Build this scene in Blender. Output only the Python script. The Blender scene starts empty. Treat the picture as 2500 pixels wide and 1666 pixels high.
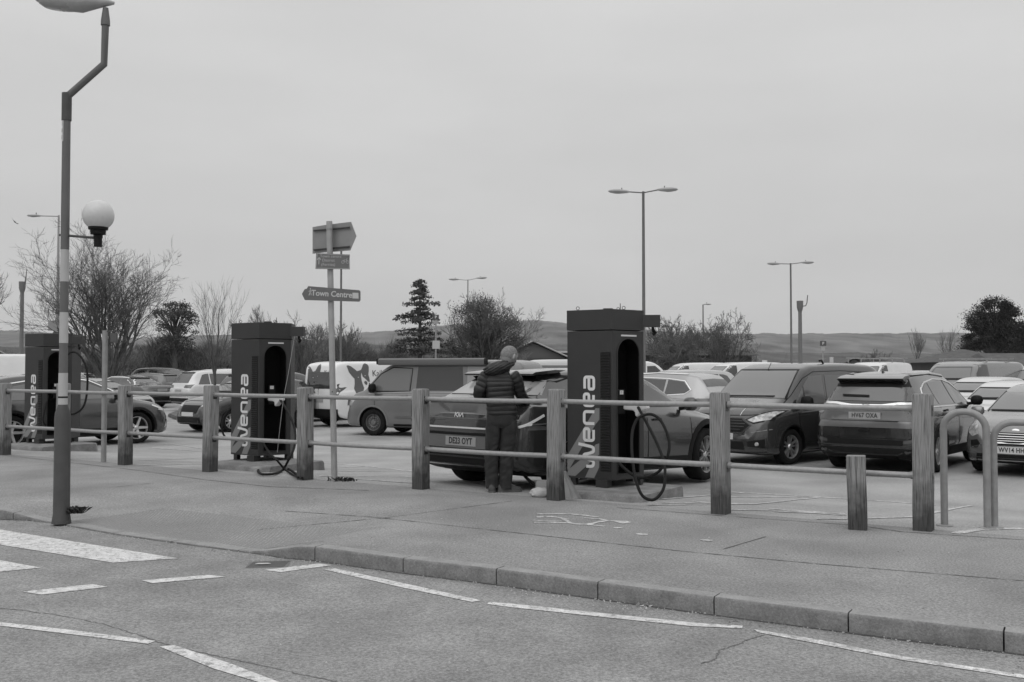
import bpy, bmesh, math, random
from mathutils import Vector, Matrix, noise
from mathutils.bvhtree import BVHTree
R = math.radians
SC = bpy.context.scene
COL = SC.collection
# ------------------------------------------------------------------ camera, sky, sun, exposure
FPX, HOR, PITCH, CAMZ = 2430.0, 903.0, R(1.65), 1.5
cam_d = bpy.data.cameras.new('camera'); cam = bpy.data.objects.new('camera', cam_d); COL.objects.link(cam)
cam_d.sensor_width = 36.0; cam_d.lens = 36.0 * FPX / 2500.0; cam_d.clip_start = 0.1; cam_d.clip_end = 9000
cam.location = (0, 0, CAMZ); cam.rotation_euler = (R(90) + PITCH, 0, 0)
SC.camera = cam
SUN_EL, SUN_AZ = R(48), R(205)          # azimuth clockwise from +Y
wd = bpy.data.worlds.new('World'); SC.world = wd; wd.use_nodes = True
nt = wd.node_tree; nt.nodes.clear()
def N(t, tree=None): return (tree or nt).nodes.new(t)
wo = N('ShaderNodeOutputWorld'); bg = N('ShaderNodeBackground'); bg.inputs['Strength'].default_value = 0.1
sky = N('ShaderNodeTexSky'); sky.sky_type = 'NISHITA'; sky.sun_disc = False; sky.sun_elevation = SUN_EL; sky.sun_rotation = SUN_AZ
sky.dust_density = 4.0; sky.ozone_density = 1.0
bw = N('ShaderNodeRGBToBW'); nt.links.new(sky.outputs[0], bw.inputs[0])
tc = N('ShaderNodeTexCoord'); sp = N('ShaderNodeSeparateXYZ'); nt.links.new(tc.outputs['Generated'], sp.inputs[0])
cr = N('ShaderNodeValToRGB'); nt.links.new(sp.outputs[2], cr.inputs[0])
el = cr.color_ramp.elements; el[0].position = 0.0; el[0].color = (.565,) * 3 + (1,); el[1].position = 1.0; el[1].color = (1.0, 1.0, 1.0, 1); e4 = el.new(0.62); e4.color = (.96,) * 3 + (1,)
e2 = el.new(0.12); e2.color = (.55,) * 3 + (1,); e3 = el.new(0.36); e3.color = (.62,) * 3 + (1,)
mp = N('ShaderNodeMapping'); mp.inputs['Scale'].default_value = (1.2, 1.2, 4.5); nt.links.new(tc.outputs['Generated'], mp.inputs[0])
nz = N('ShaderNodeTexNoise'); nz.inputs['Scale'].default_value = 2.6; nz.inputs['Detail'].default_value = 7; nz.inputs['Roughness'].default_value = .5
nt.links.new(mp.outputs[0], nz.inputs[0])
mr = N('ShaderNodeMapRange'); mr.inputs['From Min'].default_value = .3; mr.inputs['From Max'].default_value = .7
mr.inputs['To Min'].default_value = 9.4; mr.inputs['To Max'].default_value = 10.3; nt.links.new(nz.outputs[0], mr.inputs[0])
mu = N('ShaderNodeMath'); mu.operation = 'MULTIPLY'; nt.links.new(cr.outputs[0], mu.inputs[0]); nt.links.new(mr.outputs[0], mu.inputs[1])
mx = N('ShaderNodeMix'); mx.data_type = 'FLOAT'; mx.inputs[0].default_value = 0.93
nt.links.new(bw.outputs[0], mx.inputs[2]); nt.links.new(mu.outputs[0], mx.inputs[3])
nt.links.new(mx.outputs[0], bg.inputs['Color']); nt.links.new(bg.outputs[0], wo.inputs[0])
sd = bpy.data.lights.new('sun', 'SUN'); sd.energy = 0.6; sd.angle = R(70); sd.color = (1, 1, 1)
so = bpy.data.objects.new('sun', sd); COL.objects.link(so)
_s = Vector((math.sin(SUN_AZ) * math.cos(SUN_EL), math.cos(SUN_AZ) * math.cos(SUN_EL), math.sin(SUN_EL)))
so.rotation_euler = (-_s).to_track_quat('-Z', 'Y').to_euler()
vs = SC.view_settings; vs.view_transform = 'Standard'; vs.look = 'None'; vs.exposure = 0.18; vs.gamma = 1.0

# ------------------------------------------------------------------ helpers
def ray(px, py):
    u = (px - 1250) / FPX; v = (833 - py) / FPX
    return Vector((u, math.cos(PITCH) - v * math.sin(PITCH), math.sin(PITCH) + v * math.cos(PITCH)))
def at(px, py, z=0.0):                 # point of the plane at height z seen at a pixel of the photograph (measuring aid)
    d = ray(px, py); t = (z - CAMZ) / d.z
    return Vector((d.x * t, d.y * t, z))
def atd(px, py, Y):
    d = ray(px, py); t = Y / d.y
    return Vector((d.x * t, Y, CAMZ + d.z * t))
def pt(px, Y, z=0.0): return Vector(((px - 1250) / FPX * Y, Y, z))
FP1, FP2 = at(309, 1135), at(2250, 1294)
FU = (FP2 - FP1).normalized(); FN = Vector((-FU.y, FU.x, 0))
if FN.y < 0: FN = -FN
def fdist(x, y): return (Vector((x, y, 0)) - FP1).dot(FN)
def sm(t): t = max(0, min(1, t)); return t * t * (3 - 2 * t)
PARKZ = -0.22
def gz(x, y):
    d = fdist(x, y)
    return PARKZ * sm((d - .1) / 4.0) + .20 * sm((d - 15) / 14) if d > .1 else 0.0
def atg(px, py, off=0):
    z = 0.0
    for _ in range(30):
        p = at(px, py, z + off); z = gz(p.x, p.y)
    return Vector((p.x, p.y, z + off))

MATS = {}
def mat(name, g=.5, rough=.6, metal=0.0, coat=0.0, spec=.5, noise_amt=0.0, nscale=8.0, bump=0.0, bscale=40.0, ior=1.5,
        stretch=None, emit=0.0, alpha=None, coatr=.05, wear=0.0, speck=0.0, patches=0.0, sheen=0.0):
    if name in MATS: return MATS[name]
    m = bpy.data.materials.new(name); m.use_nodes = True; t = m.node_tree; b = t.nodes['Principled BSDF']
    b.inputs['Base Color'].default_value = (g, g, g, 1); b.inputs['Roughness'].default_value = rough
    b.inputs['Metallic'].default_value = metal; b.inputs['Coat Weight'].default_value = coat; b.inputs['Coat Roughness'].default_value = coatr
    b.inputs['Specular IOR Level'].default_value = spec; b.inputs['IOR'].default_value = ior
    if emit: b.inputs['Emission Color'].default_value = (1, 1, 1, 1); b.inputs['Emission Strength'].default_value = emit
    co = t.nodes.new('ShaderNodeTexCoord'); src = co.outputs['Object']
    if stretch:
        mpn = t.nodes.new('ShaderNodeMapping'); mpn.inputs['Scale'].default_value = stretch; t.links.new(src, mpn.inputs[0]); src = mpn.outputs[0]
    if noise_amt:
        nn = t.nodes.new('ShaderNodeTexNoise'); nn.inputs['Scale'].default_value = nscale; nn.inputs['Detail'].default_value = 6
        t.links.new(src, nn.inputs[0])
        r = t.nodes.new('ShaderNodeMapRange'); r.inputs['From Min'].default_value = .3; r.inputs['From Max'].default_value = .7
        r.inputs['To Min'].default_value = g * (1 - noise_amt); r.inputs['To Max'].default_value = g * (1 + noise_amt)
        t.links.new(nn.outputs[0], r.inputs[0]); out = r.outputs[0]
        if speck:
            n2 = t.nodes.new('ShaderNodeTexNoise'); n2.inputs['Scale'].default_value = 55; n2.inputs['Detail'].default_value = 3; n2.inputs['Roughness'].default_value = .8
            t.links.new(src, n2.inputs[0]); r2 = t.nodes.new('ShaderNodeMapRange'); r2.inputs['From Min'].default_value = .32; r2.inputs['From Max'].default_value = .68
            r2.inputs['To Min'].default_value = 1 - speck; r2.inputs['To Max'].default_value = 1 + speck; t.links.new(n2.outputs[0], r2.inputs[0])
            mm = t.nodes.new('ShaderNodeMath'); mm.operation = 'MULTIPLY'; t.links.new(out, mm.inputs[0]); t.links.new(r2.outputs[0], mm.inputs[1]); out = mm.outputs[0]
            n3 = t.nodes.new('ShaderNodeTexVoronoi'); n3.inputs['Scale'].default_value = 38; t.links.new(src, n3.inputs[0])
            r3 = t.nodes.new('ShaderNodeMapRange'); r3.inputs['From Min'].default_value = .02; r3.inputs['From Max'].default_value = .16
            r3.inputs['To Min'].default_value = 1 + speck * 1.5; r3.inputs['To Max'].default_value = 1.0; t.links.new(n3.outputs['Distance'], r3.inputs[0])
            m3 = t.nodes.new('ShaderNodeMath'); m3.operation = 'MULTIPLY'; t.links.new(out, m3.inputs[0]); t.links.new(r3.outputs[0], m3.inputs[1]); out = m3.outputs[0]
        if patches:
            n4 = t.nodes.new('ShaderNodeTexNoise'); n4.inputs['Scale'].default_value = .55; n4.inputs['Detail'].default_value = 5; n4.inputs['Distortion'].default_value = .6
            t.links.new(src, n4.inputs[0]); r4 = t.nodes.new('ShaderNodeMapRange'); r4.inputs['From Min'].default_value = .35; r4.inputs['From Max'].default_value = .65
            r4.inputs['To Min'].default_value = 1 - patches; r4.inputs['To Max'].default_value = 1 + patches; t.links.new(n4.outputs[0], r4.inputs[0])
            m4 = t.nodes.new('ShaderNodeMath'); m4.operation = 'MULTIPLY'; t.links.new(out, m4.inputs[0]); t.links.new(r4.outputs[0], m4.inputs[1]); out = m4.outputs[0]
        if wear:
            n5 = t.nodes.new('ShaderNodeTexNoise'); n5.inputs['Scale'].default_value = 22; n5.inputs['Detail'].default_value = 8; n5.inputs['Roughness'].default_value = .75; t.links.new(src, n5.inputs[0])
            r5 = t.nodes.new('ShaderNodeMapRange'); r5.inputs['From Min'].default_value = wear - .09; r5.inputs['From Max'].default_value = wear - .03; t.links.new(n5.outputs[0], r5.inputs[0])
            if wear > .55: r5.inputs['From Min'].default_value = .40; r5.inputs['From Max'].default_value = .50
            m5 = t.nodes.new('ShaderNodeMix'); m5.data_type = 'FLOAT'; t.links.new(r5.outputs[0], m5.inputs[0]); m5.inputs[2].default_value = .27; t.links.new(out, m5.inputs[3]); out = m5.outputs[0]
        t.links.new(out, b.inputs['Base Color'])
    if bump:
        nb = t.nodes.new('ShaderNodeTexNoise'); nb.inputs['Scale'].default_value = bscale; nb.inputs['Detail'].default_value = 4; t.links.new(src, nb.inputs[0])
        bp = t.nodes.new('ShaderNodeBump'); bp.inputs['Strength'].default_value = bump; bp.inputs['Distance'].default_value = .01
        t.links.new(nb.outputs[0], bp.inputs['Height']); t.links.new(bp.outputs[0], b.inputs['Normal'])
    MATS[name] = m
    return m

class MB:
    def __init__(s): s.v = []; s.f = []; s.mi = []; s.cur = 0
    def add(s, vs, fs):
        o = len(s.v); s.v += [tuple(v) for v in vs]; s.f += [tuple(i + o for i in f) for f in fs]; s.mi += [s.cur] * len(fs); return s
    def box(s, c, sz, rz=0, M=None):
        hx, hy, hz = sz[0] / 2, sz[1] / 2, sz[2] / 2; vs = []
        for dx, dy, dz in ((-1,-1,-1),(1,-1,-1),(1,1,-1),(-1,1,-1),(-1,-1,1),(1,-1,1),(1,1,1),(-1,1,1)):
            v = Vector((dx * hx, dy * hy, dz * hz))
            if M: v = M @ v
            elif rz: v.rotate(Matrix.Rotation(rz, 3, 'Z'))
            vs.append(v + Vector(c))
        return s.add(vs, [(0,3,2,1),(4,5,6,7),(0,1,5,4),(1,2,6,5),(2,3,7,6),(3,0,4,7)])
    def tube(s, pts, r, n=8, cap=True):
        pts = [Vector(p) for p in pts]; rr = r if isinstance(r, (list, tuple)) else [r] * len(pts)
        rings = []; prev = None
        for i, p in enumerate(pts):
            d = (pts[min(i + 1, len(pts) - 1)] - pts[max(i - 1, 0)])
            if d.length < 1e-9: d = Vector((0, 0, 1))
            d.normalize()
            a = prev - d * prev.dot(d) if prev is not None else (Vector((1, 0, 0)) if abs(d.z) > .8 else Vector((0, 0, 1))).cross(d)
            if a.length < 1e-6: a = Vector((1, 0, 0)).cross(d)
            if a.length < 1e-6: a = Vector((0, 1, 0)).cross(d)
            a.normalize(); b = d.cross(a); prev = a
            rings.append([p + a * (rr[i] * math.cos(2 * math.pi * k / n)) + b * (rr[i] * math.sin(2 * math.pi * k / n)) for k in range(n)])
        vs = [v for ring in rings for v in ring]; fs = []
        for i in range(len(pts) - 1):
            for k in range(n): fs.append((i * n + k, i * n + (k + 1) % n, (i + 1) * n + (k + 1) % n, (i + 1) * n + k))
        if cap: fs.append(tuple(reversed(range(n)))); fs.append(tuple((len(pts) - 1) * n + k for k in range(n)))
        return s.add(vs, fs)
    def lathe(s, prof, n=24, M=None, cap=False):       # prof: (r, h) around +Z
        vs = []; M = M or Matrix.Identity(4)
        for (r, h) in prof:
            for k in range(n): vs.append(M @ Vector((r * math.cos(2 * math.pi * k / n), r * math.sin(2 * math.pi * k / n), h)))
        fs = [(i * n + k, i * n + (k + 1) % n, (i + 1) * n + (k + 1) % n, (i + 1) * n + k) for i in range(len(prof) - 1) for k in range(n)]
        if cap: fs += [tuple(reversed(range(n))), tuple((len(prof) - 1) * n + k for k in range(n))]
        return s.add(vs, fs)
    def prism(s, poly, h, M=None):                      # poly in XY, extruded along +Z by h, then M
        M = M or Matrix.Identity(4); n = len(poly)
        vs = [M @ Vector((p[0], p[1], 0)) for p in poly] + [M @ Vector((p[0], p[1], h)) for p in poly]
        return s.add(vs, [tuple(reversed(range(n))), tuple(range(n, 2 * n))] + [(k, (k + 1) % n, n + (k + 1) % n, n + k) for k in range(n)])
    def build(s, name, m, parent=None, smooth=False, bevel=0, loc=None, ang=40):
        me = bpy.data.meshes.new(name); me.from_pydata(s.v, [], s.f)
        ms = m if isinstance(m, (list, tuple)) else [m]
        for q in ms: me.materials.append(q)
        if len(ms) > 1: me.polygons.foreach_set('material_index', s.mi)
        bm = bmesh.new(); bm.from_mesh(me); bmesh.ops.recalc_face_normals(bm, faces=bm.faces)
        if bevel:
            es = [e for e in bm.edges if len(e.link_faces) == 2 and e.calc_face_angle(0) > R(30)]
            bmesh.ops.bevel(bm, geom=es, offset=bevel, segments=2, affect='EDGES', clamp_overlap=True)
        bm.to_mesh(me); bm.free()
        return link(name, me, parent, smooth or bool(bevel), loc, ang)
def link(name, me, parent=None, smooth=False, loc=None, ang=40):
    if smooth:
        me.polygons.foreach_set('use_smooth', [True] * len(me.polygons)); me.set_sharp_from_angle(angle=R(ang))
    o = bpy.data.objects.new(name, me); COL.objects.link(o)
    if parent: o.parent = parent
    if loc: o.location = loc
    return o
def tag(o, label=None, cat=None, group=None, kind=None):
    if label: o['label'] = label
    if cat: o['category'] = cat
    if group: o['group'] = group
    if kind: o['kind'] = kind
    return o
def thing(name, label, cat, loc=(0, 0, 0), rz=0.0, group=None):
    o = bpy.data.objects.new(name, None); COL.objects.link(o); o.location = loc; o.rotation_euler = (0, 0, rz)
    o.empty_display_size = .2
    return tag(o, label, cat, group)
def copy_tree(o, parent=None):
    c = o.copy(); COL.objects.link(c); c.parent = parent
    for ch in o.children: copy_tree(ch, c)
    return c
def text_mesh(s, size, extrude=0.0, spacing=1.0, bold=0.0):
    cu = bpy.data.curves.new('lettering', 'FONT'); cu.body = s; cu.size = size; cu.extrude = extrude; cu.space_character = spacing
    cu.align_x = 'CENTER'; cu.align_y = 'CENTER'; cu.offset = bold; cu.resolution_u = 3; cu.fill_mode = 'FRONT' if extrude == 0 else 'BOTH'
    o = bpy.data.objects.new('lettering', cu); COL.objects.link(o)
    dg = bpy.context.evaluated_depsgraph_get(); dg.update()
    me = bpy.data.meshes.new_from_object(o.evaluated_get(dg))
    v = [tuple(q.co) for q in me.vertices]; f = [tuple(p.vertices) for p in me.polygons]
    bpy.data.objects.remove(o); bpy.data.curves.remove(cu); bpy.data.meshes.remove(me)
    return v, f
def add_text(mb, s, size, M, extrude=.002, sx=1.0, bold=0.0, spacing=1.0):
    v, f = text_mesh(s, size, extrude, spacing, bold)
    mb.add([M @ Vector((q[0] * sx, q[1], q[2])) for q in v], f); return mb
def basis(o, x, y):                                      # matrix with local X, Y axes given and Z = x cross y
    x = Vector(x).normalized(); y = Vector(y).normalized(); z = x.cross(y).normalized()
    return Matrix(((x.x, y.x, z.x, o[0]), (x.y, y.y, z.y, o[1]), (x.z, y.z, z.z, o[2]), (0, 0, 0, 1)))

ASPH = mat('road_asphalt', .235, .85, noise_amt=.16, nscale=2.2, bump=.9, bscale=60, speck=.48, patches=.08)
PAVE = mat('pavement_asphalt', .238, .88, noise_amt=.12, nscale=1.4, bump=.8, bscale=70, speck=.44, patches=.16)
LOT = mat('car_park_asphalt', .31, .75, noise_amt=.12, nscale=1.0, bump=.4, bscale=50, speck=.45, patches=.14)
LINE = mat('worn_white_paint', .58, .7, wear=.5, noise_amt=.18, nscale=14, speck=.22, patches=.06)
LINE2 = mat('faded_white_paint', .50, .8, wear=.62, noise_amt=.30, nscale=9, speck=.35, patches=.1)
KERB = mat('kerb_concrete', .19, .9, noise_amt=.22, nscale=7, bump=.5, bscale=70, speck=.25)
KERBT = mat('kerb_top_worn_lit', .27, .9, noise_amt=.15, nscale=6, bump=.5, bscale=70, speck=.2)  # same kerb concrete, lightened for top faces: polished wear plus painted-in top light
BLACK = mat('black_plastic', .008, .6, spec=.2)
RUB = mat('tyre_rubber', .010, .9, spec=.2, noise_amt=.3, nscale=9)
GLASS = mat('dark_car_glass', .02, .05, ior=1.9, coat=0)
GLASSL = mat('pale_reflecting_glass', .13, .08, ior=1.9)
CHROME = mat('bright_trim', .75, .18, metal=1.0)
LAMPG = mat('headlight_glass', .4, .2, metal=.3, noise_amt=.5, nscale=14)
TAIL = mat('tail_light_glass', .07, .08, coat=1.0)
RIMD = mat('dark_alloy', .06, .35, metal=.6)
RIML = mat('bright_alloy', .62, .3, metal=.8)
STEEL = mat('steel_wheel_metal', .16, .5, metal=.5, noise_amt=.3)
GALV = mat('galvanised_steel', .30, .5, metal=.35, noise_amt=.15, nscale=10)
PLATEW = mat('plate_white', .55, .4); PLATEY = mat('plate_yellow', .33, .45)
INK = mat('plate_black', .02, .5)
# ------------------------------------------------------------------ ground
def sheet(name, polys, m, kind='structure', parent=None):
    mb = MB()
    for p in polys: mb.add(p, [tuple(range(len(p)))])
    o = mb.build(name, m, parent)
    if kind: o['kind'] = kind
    return o
ROADZ = -0.12
g = MB(); g.add([(-6000, -300, -.45), (6000, -300, -.45), (6000, 6500, -.45), (-6000, 6500, -.45)], [(0, 1, 2, 3)])
tag(g.build('ground', mat('grass_ground', .10, .95, noise_amt=.4, nscale=.05)), kind='structure')
# kerb line on the road, read off the photograph and carried past both edges of the frame
KPX = [(0, 1268), (60, 1271), (122, 1277), (292, 1308), (450, 1330), (600, 1350), (690, 1362), (773, 1370), (976, 1399), (1204, 1427), (1460, 1463), (1752, 1503), (2085, 1547), (2466, 1595)]
KW = [at(a, b, ROADZ) for a, b in KPX]
KW = [KW[0] + Vector((-9.0, 5.5, 0)), KW[0] + Vector((-3.0, 1.9, 0)), KW[0] + Vector((-1.1, .55, 0))] + KW + [KW[-1] + (KW[-1] - KW[-2]) * k for k in (1, 2.2, 4, 8, 14)]
def kerb_h(p):                                            # kerb upstand: dropped at the crossing
    x = p.x
    a, b, c, d = at(30, 1268, ROADZ).x, at(122, 1277, ROADZ).x, at(585, 1349, ROADZ).x, at(773, 1370, ROADZ).x
    if x < b: return .118 - .103 * sm((x - (a - .35)) / (b - a + .35))
    if x < c: return .015
    return .015 + .105 * sm((x - c) / (d - c))
# dense resampling of the kerb line
def resample(P, n):
    d = [0]
    for a, b in zip(P, P[1:]): d.append(d[-1] + (b - a).length)
    out = []
    for i in range(n):
        t = d[-1] * i / (n - 1); k = 0
        while k < len(d) - 2 and d[k + 1] < t: k += 1
        out.append(P[k].lerp(P[k + 1], (t - d[k]) / (d[k + 1] - d[k])))
    return out, d[-1]
KD, KLEN = resample(KW, 340)
def inward(i, P):
    t = (P[min(i + 2, len(P) - 1)] - P[max(i - 2, 0)]).normalized(); n = Vector((-t.y, t.x, 0)); return n if n.y > 0 else -n
KI = [KD[i] + inward(i, KD) * .125 for i in range(len(KD))]
road = MB()
far = [Vector((p.x - 6, -30, ROADZ)) if False else Vector((KD[0].x + (KD[-1].x - KD[0].x) * i / (len(KD) - 1), -30, ROADZ)) for i, p in enumerate(KD)]
road.add([tuple(p + inward(i, KD) * .06) for i, p in enumerate(KD)] + [tuple(p) for p in far], [(i, i + 1, len(KD) + i + 1, len(KD) + i) for i in range(len(KD) - 1)])
tag(road.build('road', ASPH), kind='structure')
# pavement: from the kerb's back to just past the fence line
pv = MB(); rows = 26; vs = []
for i in range(len(KD)):
    a = Vector((KI[i].x, KI[i].y, ROADZ + kerb_h(KD[i]) - .004))
    # where the line from the kerb inwards meets the fence line
    n = inward(i, KD).lerp(FN, .5).normalized()
    t = (.10 - fdist(a.x, a.y)) / n.dot(FN); b = a + n * max(t, .4)
    for j in range(rows):
        f = j / (rows - 1); p = a.lerp(b, f); dd = (p - a).length
        p.z = a.z + (0 - a.z) * sm(dd / 2.6) + .004 * noise.noise((p.x * 1.3, p.y * 1.3, 0)) * min(1, dd)
        vs.append(p)
pv.add(vs, [(i * rows + j, i * rows + j + 1, (i + 1) * rows + j + 1, (i + 1) * rows + j) for i in range(len(KD) - 1) for j in range(rows - 1)])
pave = pv.build('pavement', PAVE, smooth=True); tag(pave, kind='structure')
def pave_bvh():
    bm = bmesh.new(); bm.from_mesh(pave.data); t = BVHTree.FromBMesh(bm); bm.free(); return t
PT = pave_bvh()
def pz(x, y):
    h = PT.ray_cast(Vector((x, y, 5)), Vector((0, 0, -1)))
    return h[0].z if h[0] else gz(x, y)
def atp(px, py):
    z = 0.0
    for _ in range(12): p = at(px, py, z); z = pz(p.x, p.y)
    return Vector((p.x, p.y, z))
# car park: a graded sheet
cp = MB(); nu, dn = 90, [.09, .3, .6, 1, 1.4, 1.8, 2.2, 2.6, 3, 3.4, 3.8, 4.2, 6, 9, 12, 15, 18, 20, 22, 24, 26, 28, 30, 34, 50, 70, 95]; vs = []
for i in range(nu):
    u = -75 + 150 * i / (nu - 1)
    for d in dn:
        p = FP1 + FU * (u + 6) + FN * d; z = gz(p.x, p.y); vs.append((p.x, p.y, z - (.002 if d < .2 else 0)))
cp.add(vs, [(i * len(dn) + j, i * len(dn) + j + 1, (i + 1) * len(dn) + j + 1, (i + 1) * len(dn) + j) for i in range(nu - 1) for j in range(len(dn) - 1)])
tag(cp.build('car_park', LOT, smooth=True), kind='structure')
# kerb stones, one by one
JP = [at(a, b, ROADZ) for a, b in ((773, 1370), (976, 1399), (1204, 1427), (1460, 1463), (1752, 1503), (2085, 1547), (2466, 1595))]
def arc_of(p):
    best = min(range(len(KD)), key=lambda i: (KD[i] - p).length); return best * KLEN / (len(KD) - 1)
js = [arc_of(p) for p in JP]; step = sum(b - a for a, b in zip(js, js[1:])) / (len(js) - 1)
s0 = js[0]; cuts = sorted(set([s0 - step * k for k in range(1, 16) if s0 - step * k > 0] + js + [js[-1] + step * k for k in range(1, 7)]))
def kpos(s):
    f = max(0, min(len(KD) - 1.001, s / KLEN * (len(KD) - 1))); i = int(f); return KD[i].lerp(KD[i + 1], f - i), inward(i, KD)
kn = 0
for a, b in zip(cuts, cuts[1:]):
    mb = MB(); m = 7; prof_n = 7; vs = []
    for i in range(m):
        p, n = kpos(a + .005 + (b - a - .01) * i / (m - 1)); h = kerb_h(p); r = min(.022, h * .8)
        for (o, z) in ((.002, -.03), (.0, h - r), (.004, h - r * .35), (r * .45, h - r * .08), (r, h), (.125, h), (.125, -.03)):
            q = p + n * o; vs.append((q.x, q.y, ROADZ + z))
    fs = [(i * prof_n + j, i * prof_n + (j + 1) % prof_n, (i + 1) * prof_n + (j + 1) % prof_n, (i + 1) * prof_n + j) for i in range(m - 1) for j in range(prof_n)]
    fs += [tuple(range(prof_n)), tuple(reversed(range((m - 1) * prof_n, m * prof_n)))]
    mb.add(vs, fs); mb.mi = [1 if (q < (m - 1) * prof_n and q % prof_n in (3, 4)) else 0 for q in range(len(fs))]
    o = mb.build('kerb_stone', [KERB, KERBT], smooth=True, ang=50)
    tag(o, kind='structure')
# dirt and grit gathered in the gutter
rnd = random.Random(12); vs = []; k_ = 0
for i in range(len(KD)):
    n = inward(i, KD); w = .016 + .030 * max(0, noise.noise(KD[i] * 1.7)) + rnd.uniform(0, .008); z = ROADZ + .003
    w = w if kerb_h(KD[i]) > .06 else .004; a = KD[i] + n * .01; b_ = KD[i] - n * w; vs += [(a.x, a.y, z), (b_.x, b_.y, z)]
mb = MB(); mb.add(vs, [(2 * i, 2 * i + 1, 2 * i + 3, 2 * i + 2) for i in range(len(KD) - 1)]); tag(mb.build('gutter_dirt', mat('gutter_dirt', .085, 1.0, noise_amt=.4, nscale=30)), kind='structure')
mb = MB()
for _ in range(2600):
    s_ = rnd.uniform(0, KLEN); p, n = kpos(s_) if False else (KD[min(len(KD) - 1, int(s_ / KLEN * len(KD)))], inward(min(len(KD) - 1, int(s_ / KLEN * len(KD))), KD))
    q = p - n * abs(rnd.gauss(.02, .10)) + Vector((rnd.uniform(-.05, .05), 0, 0)); r = rnd.uniform(.003, .009); q.z = ROADZ + .002
    mb.add([q + Vector((-r, -r * .7, 0)), q + Vector((r, -r, 0)), q + Vector((0, r, 0)), q + Vector((0, 0, r * 1.1))], [(0, 1, 3), (1, 2, 3), (2, 0, 3)])
for _ in range(1500):
    q = Vector((rnd.uniform(-9, 8), rnd.uniform(5, 14), 0)); 
    if fdist(q.x, q.y) > -.1: continue
    z = PT.ray_cast(Vector((q.x, q.y, 5)), Vector((0, 0, -1)))[0]; q.z = (z.z if z else ROADZ) + .001; r = rnd.uniform(.003, .009)
    mb.add([q + Vector((-r, -r * .7, 0)), q + Vector((r, -r, 0)), q + Vector((0, r, 0)), q + Vector((0, 0, r * 1.1))], [(0, 1, 3), (1, 2, 3), (2, 0, 3)])
tag(mb.build('grit', mat('grit_stone', .30, .9, noise_amt=.5, nscale=3)), kind='stuff')
# painted markings ------------------------------------------------------------
def marking(name, pxpolys, z, m, fn=None):
    mb = MB()
    for poly in pxpolys:
        if fn: P = [fn(a, b) + Vector((0, 0, z)) for a, b in poly]
        else: P = [at(a, b, z) for a, b in poly]
        mb.add(P, [tuple(range(len(P)))])
    return tag(mb.build(name, m), kind='structure')
zr = ROADZ + .004
marking('zebra_stripe', [[(-330, 1244), (0, 1293), (434, 1363.5), (276, 1374), (0, 1330), (-430, 1272)]], zr, LINE)
marking('zebra_stripe', [[(-420, 1309), (0, 1368), (101, 1386), (0, 1396), (-60, 1401), (-500, 1330)]], zr, LINE)
for q in ([(56, 1445), (101, 1452), (263, 1433), (226, 1426)], [(345, 1417), (372, 1424), (550, 1408.5), (510, 1404)], [(645, 1392), (686, 1397), (813, 1380), (778, 1376)]):
    marking('crossing_dash', [q], zr, LINE)
for q in ([(-300, 1490), (0, 1519), (180, 1539), (380, 1565), (361, 1572), (160, 1547), (0, 1528), (-300, 1499)],
          [(390, 1579), (425, 1575), (560, 1619), (683, 1666), (1100, 1836), (1010, 1836), (640, 1668), (520, 1632)],
          [(789, 1390), (818, 1388), (990, 1425), (1174, 1466), (1153, 1470), (980, 1434)],
          [(1192, 1470), (1250, 1474), (1500, 1500), (1700, 1521), (1813, 1528), (1812, 1534), (1690, 1529), (1500, 1509.5), (1250, 1483), (1190, 1475)]):
    marking('zigzag_line', [q], zr, LINE)
P1 = [(1840, 1536), (2000, 1562), (2200, 1602), (2500, 1647), (2760, 1690), (2760, 1702), (2500, 1656), (2200, 1611), (2000, 1572), (1850, 1544)]
marking('zigzag_line', [P1], zr, LINE2)
for L in (([(0, 1485), (60, 1491), (150, 1503), (240, 1521), (330, 1547), (400, 1572), (520, 1600), (640, 1625), (760, 1652), (830, 1666)], .012),
          ([(1713, 1620), (1745, 1610), (1757, 1586), (1800, 1574), (1830, 1560), (1868, 1550)], .016)):
    mb = MB(); rnd = random.Random(3); P = []
    for (a, b), (c, d) in zip(L[0], L[0][1:]):
        for k in range(12): P.append(at(a + (c - a) * k / 12 + rnd.uniform(-4, 4), b + (d - b) * k / 12 + rnd.uniform(-1, 1), ROADZ + .002))
    vs = []
    for i, p in enumerate(P):
        t = (P[min(i + 1, len(P) - 1)] - P[max(i - 1, 0)]).normalized(); n = Vector((-t.y, t.x, 0)); w = L[1] * rnd.uniform(.25, 1)
        vs += [p + n * w * .5, p - n * w * .5]
    mb.add(vs, [(2 * i, 2 * i + 1, 2 * i + 3, 2 * i + 2) for i in range(len(P) - 1)])
    tag(mb.build('road_crack', mat('crack_tar', .12, .9)), kind='structure')
def strokes(name, lines, w, m, fn=atp, zoff=.004, jit=0.0, seed=1):
    mb = MB(); rnd = random.Random(seed)
    for L in lines:
        P = []
        for (a, b), (c, d) in zip(L, L[1:]):
            kk = max(3, int(math.hypot(c - a, d - b) / 14))
            for k in range(kk): P.append(fn(a + (c - a) * k / kk, b + (d - b) * k / kk) + Vector((0, 0, zoff)))
        P.append(fn(*L[-1]) + Vector((0, 0, zoff))); vs = []
        for i, p in enumerate(P):
            t = (P[min(i + 1, len(P) - 1)] - P[max(i - 1, 0)]); t.z = 0; t.normalize(); n = Vector((-t.y, t.x, 0)); ww = w * (1 + rnd.uniform(-jit, jit))
            vs += [p + n * ww * .5, p - n * ww * .5]
        mb.add(vs, [(2 * i, 2 * i + 1, 2 * i + 3, 2 * i + 2) for i in range(len(P) - 1)])
    return tag(mb.build(name, m), kind='structure')
SEAM = mat('tar_seam', .09, .9)
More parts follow.
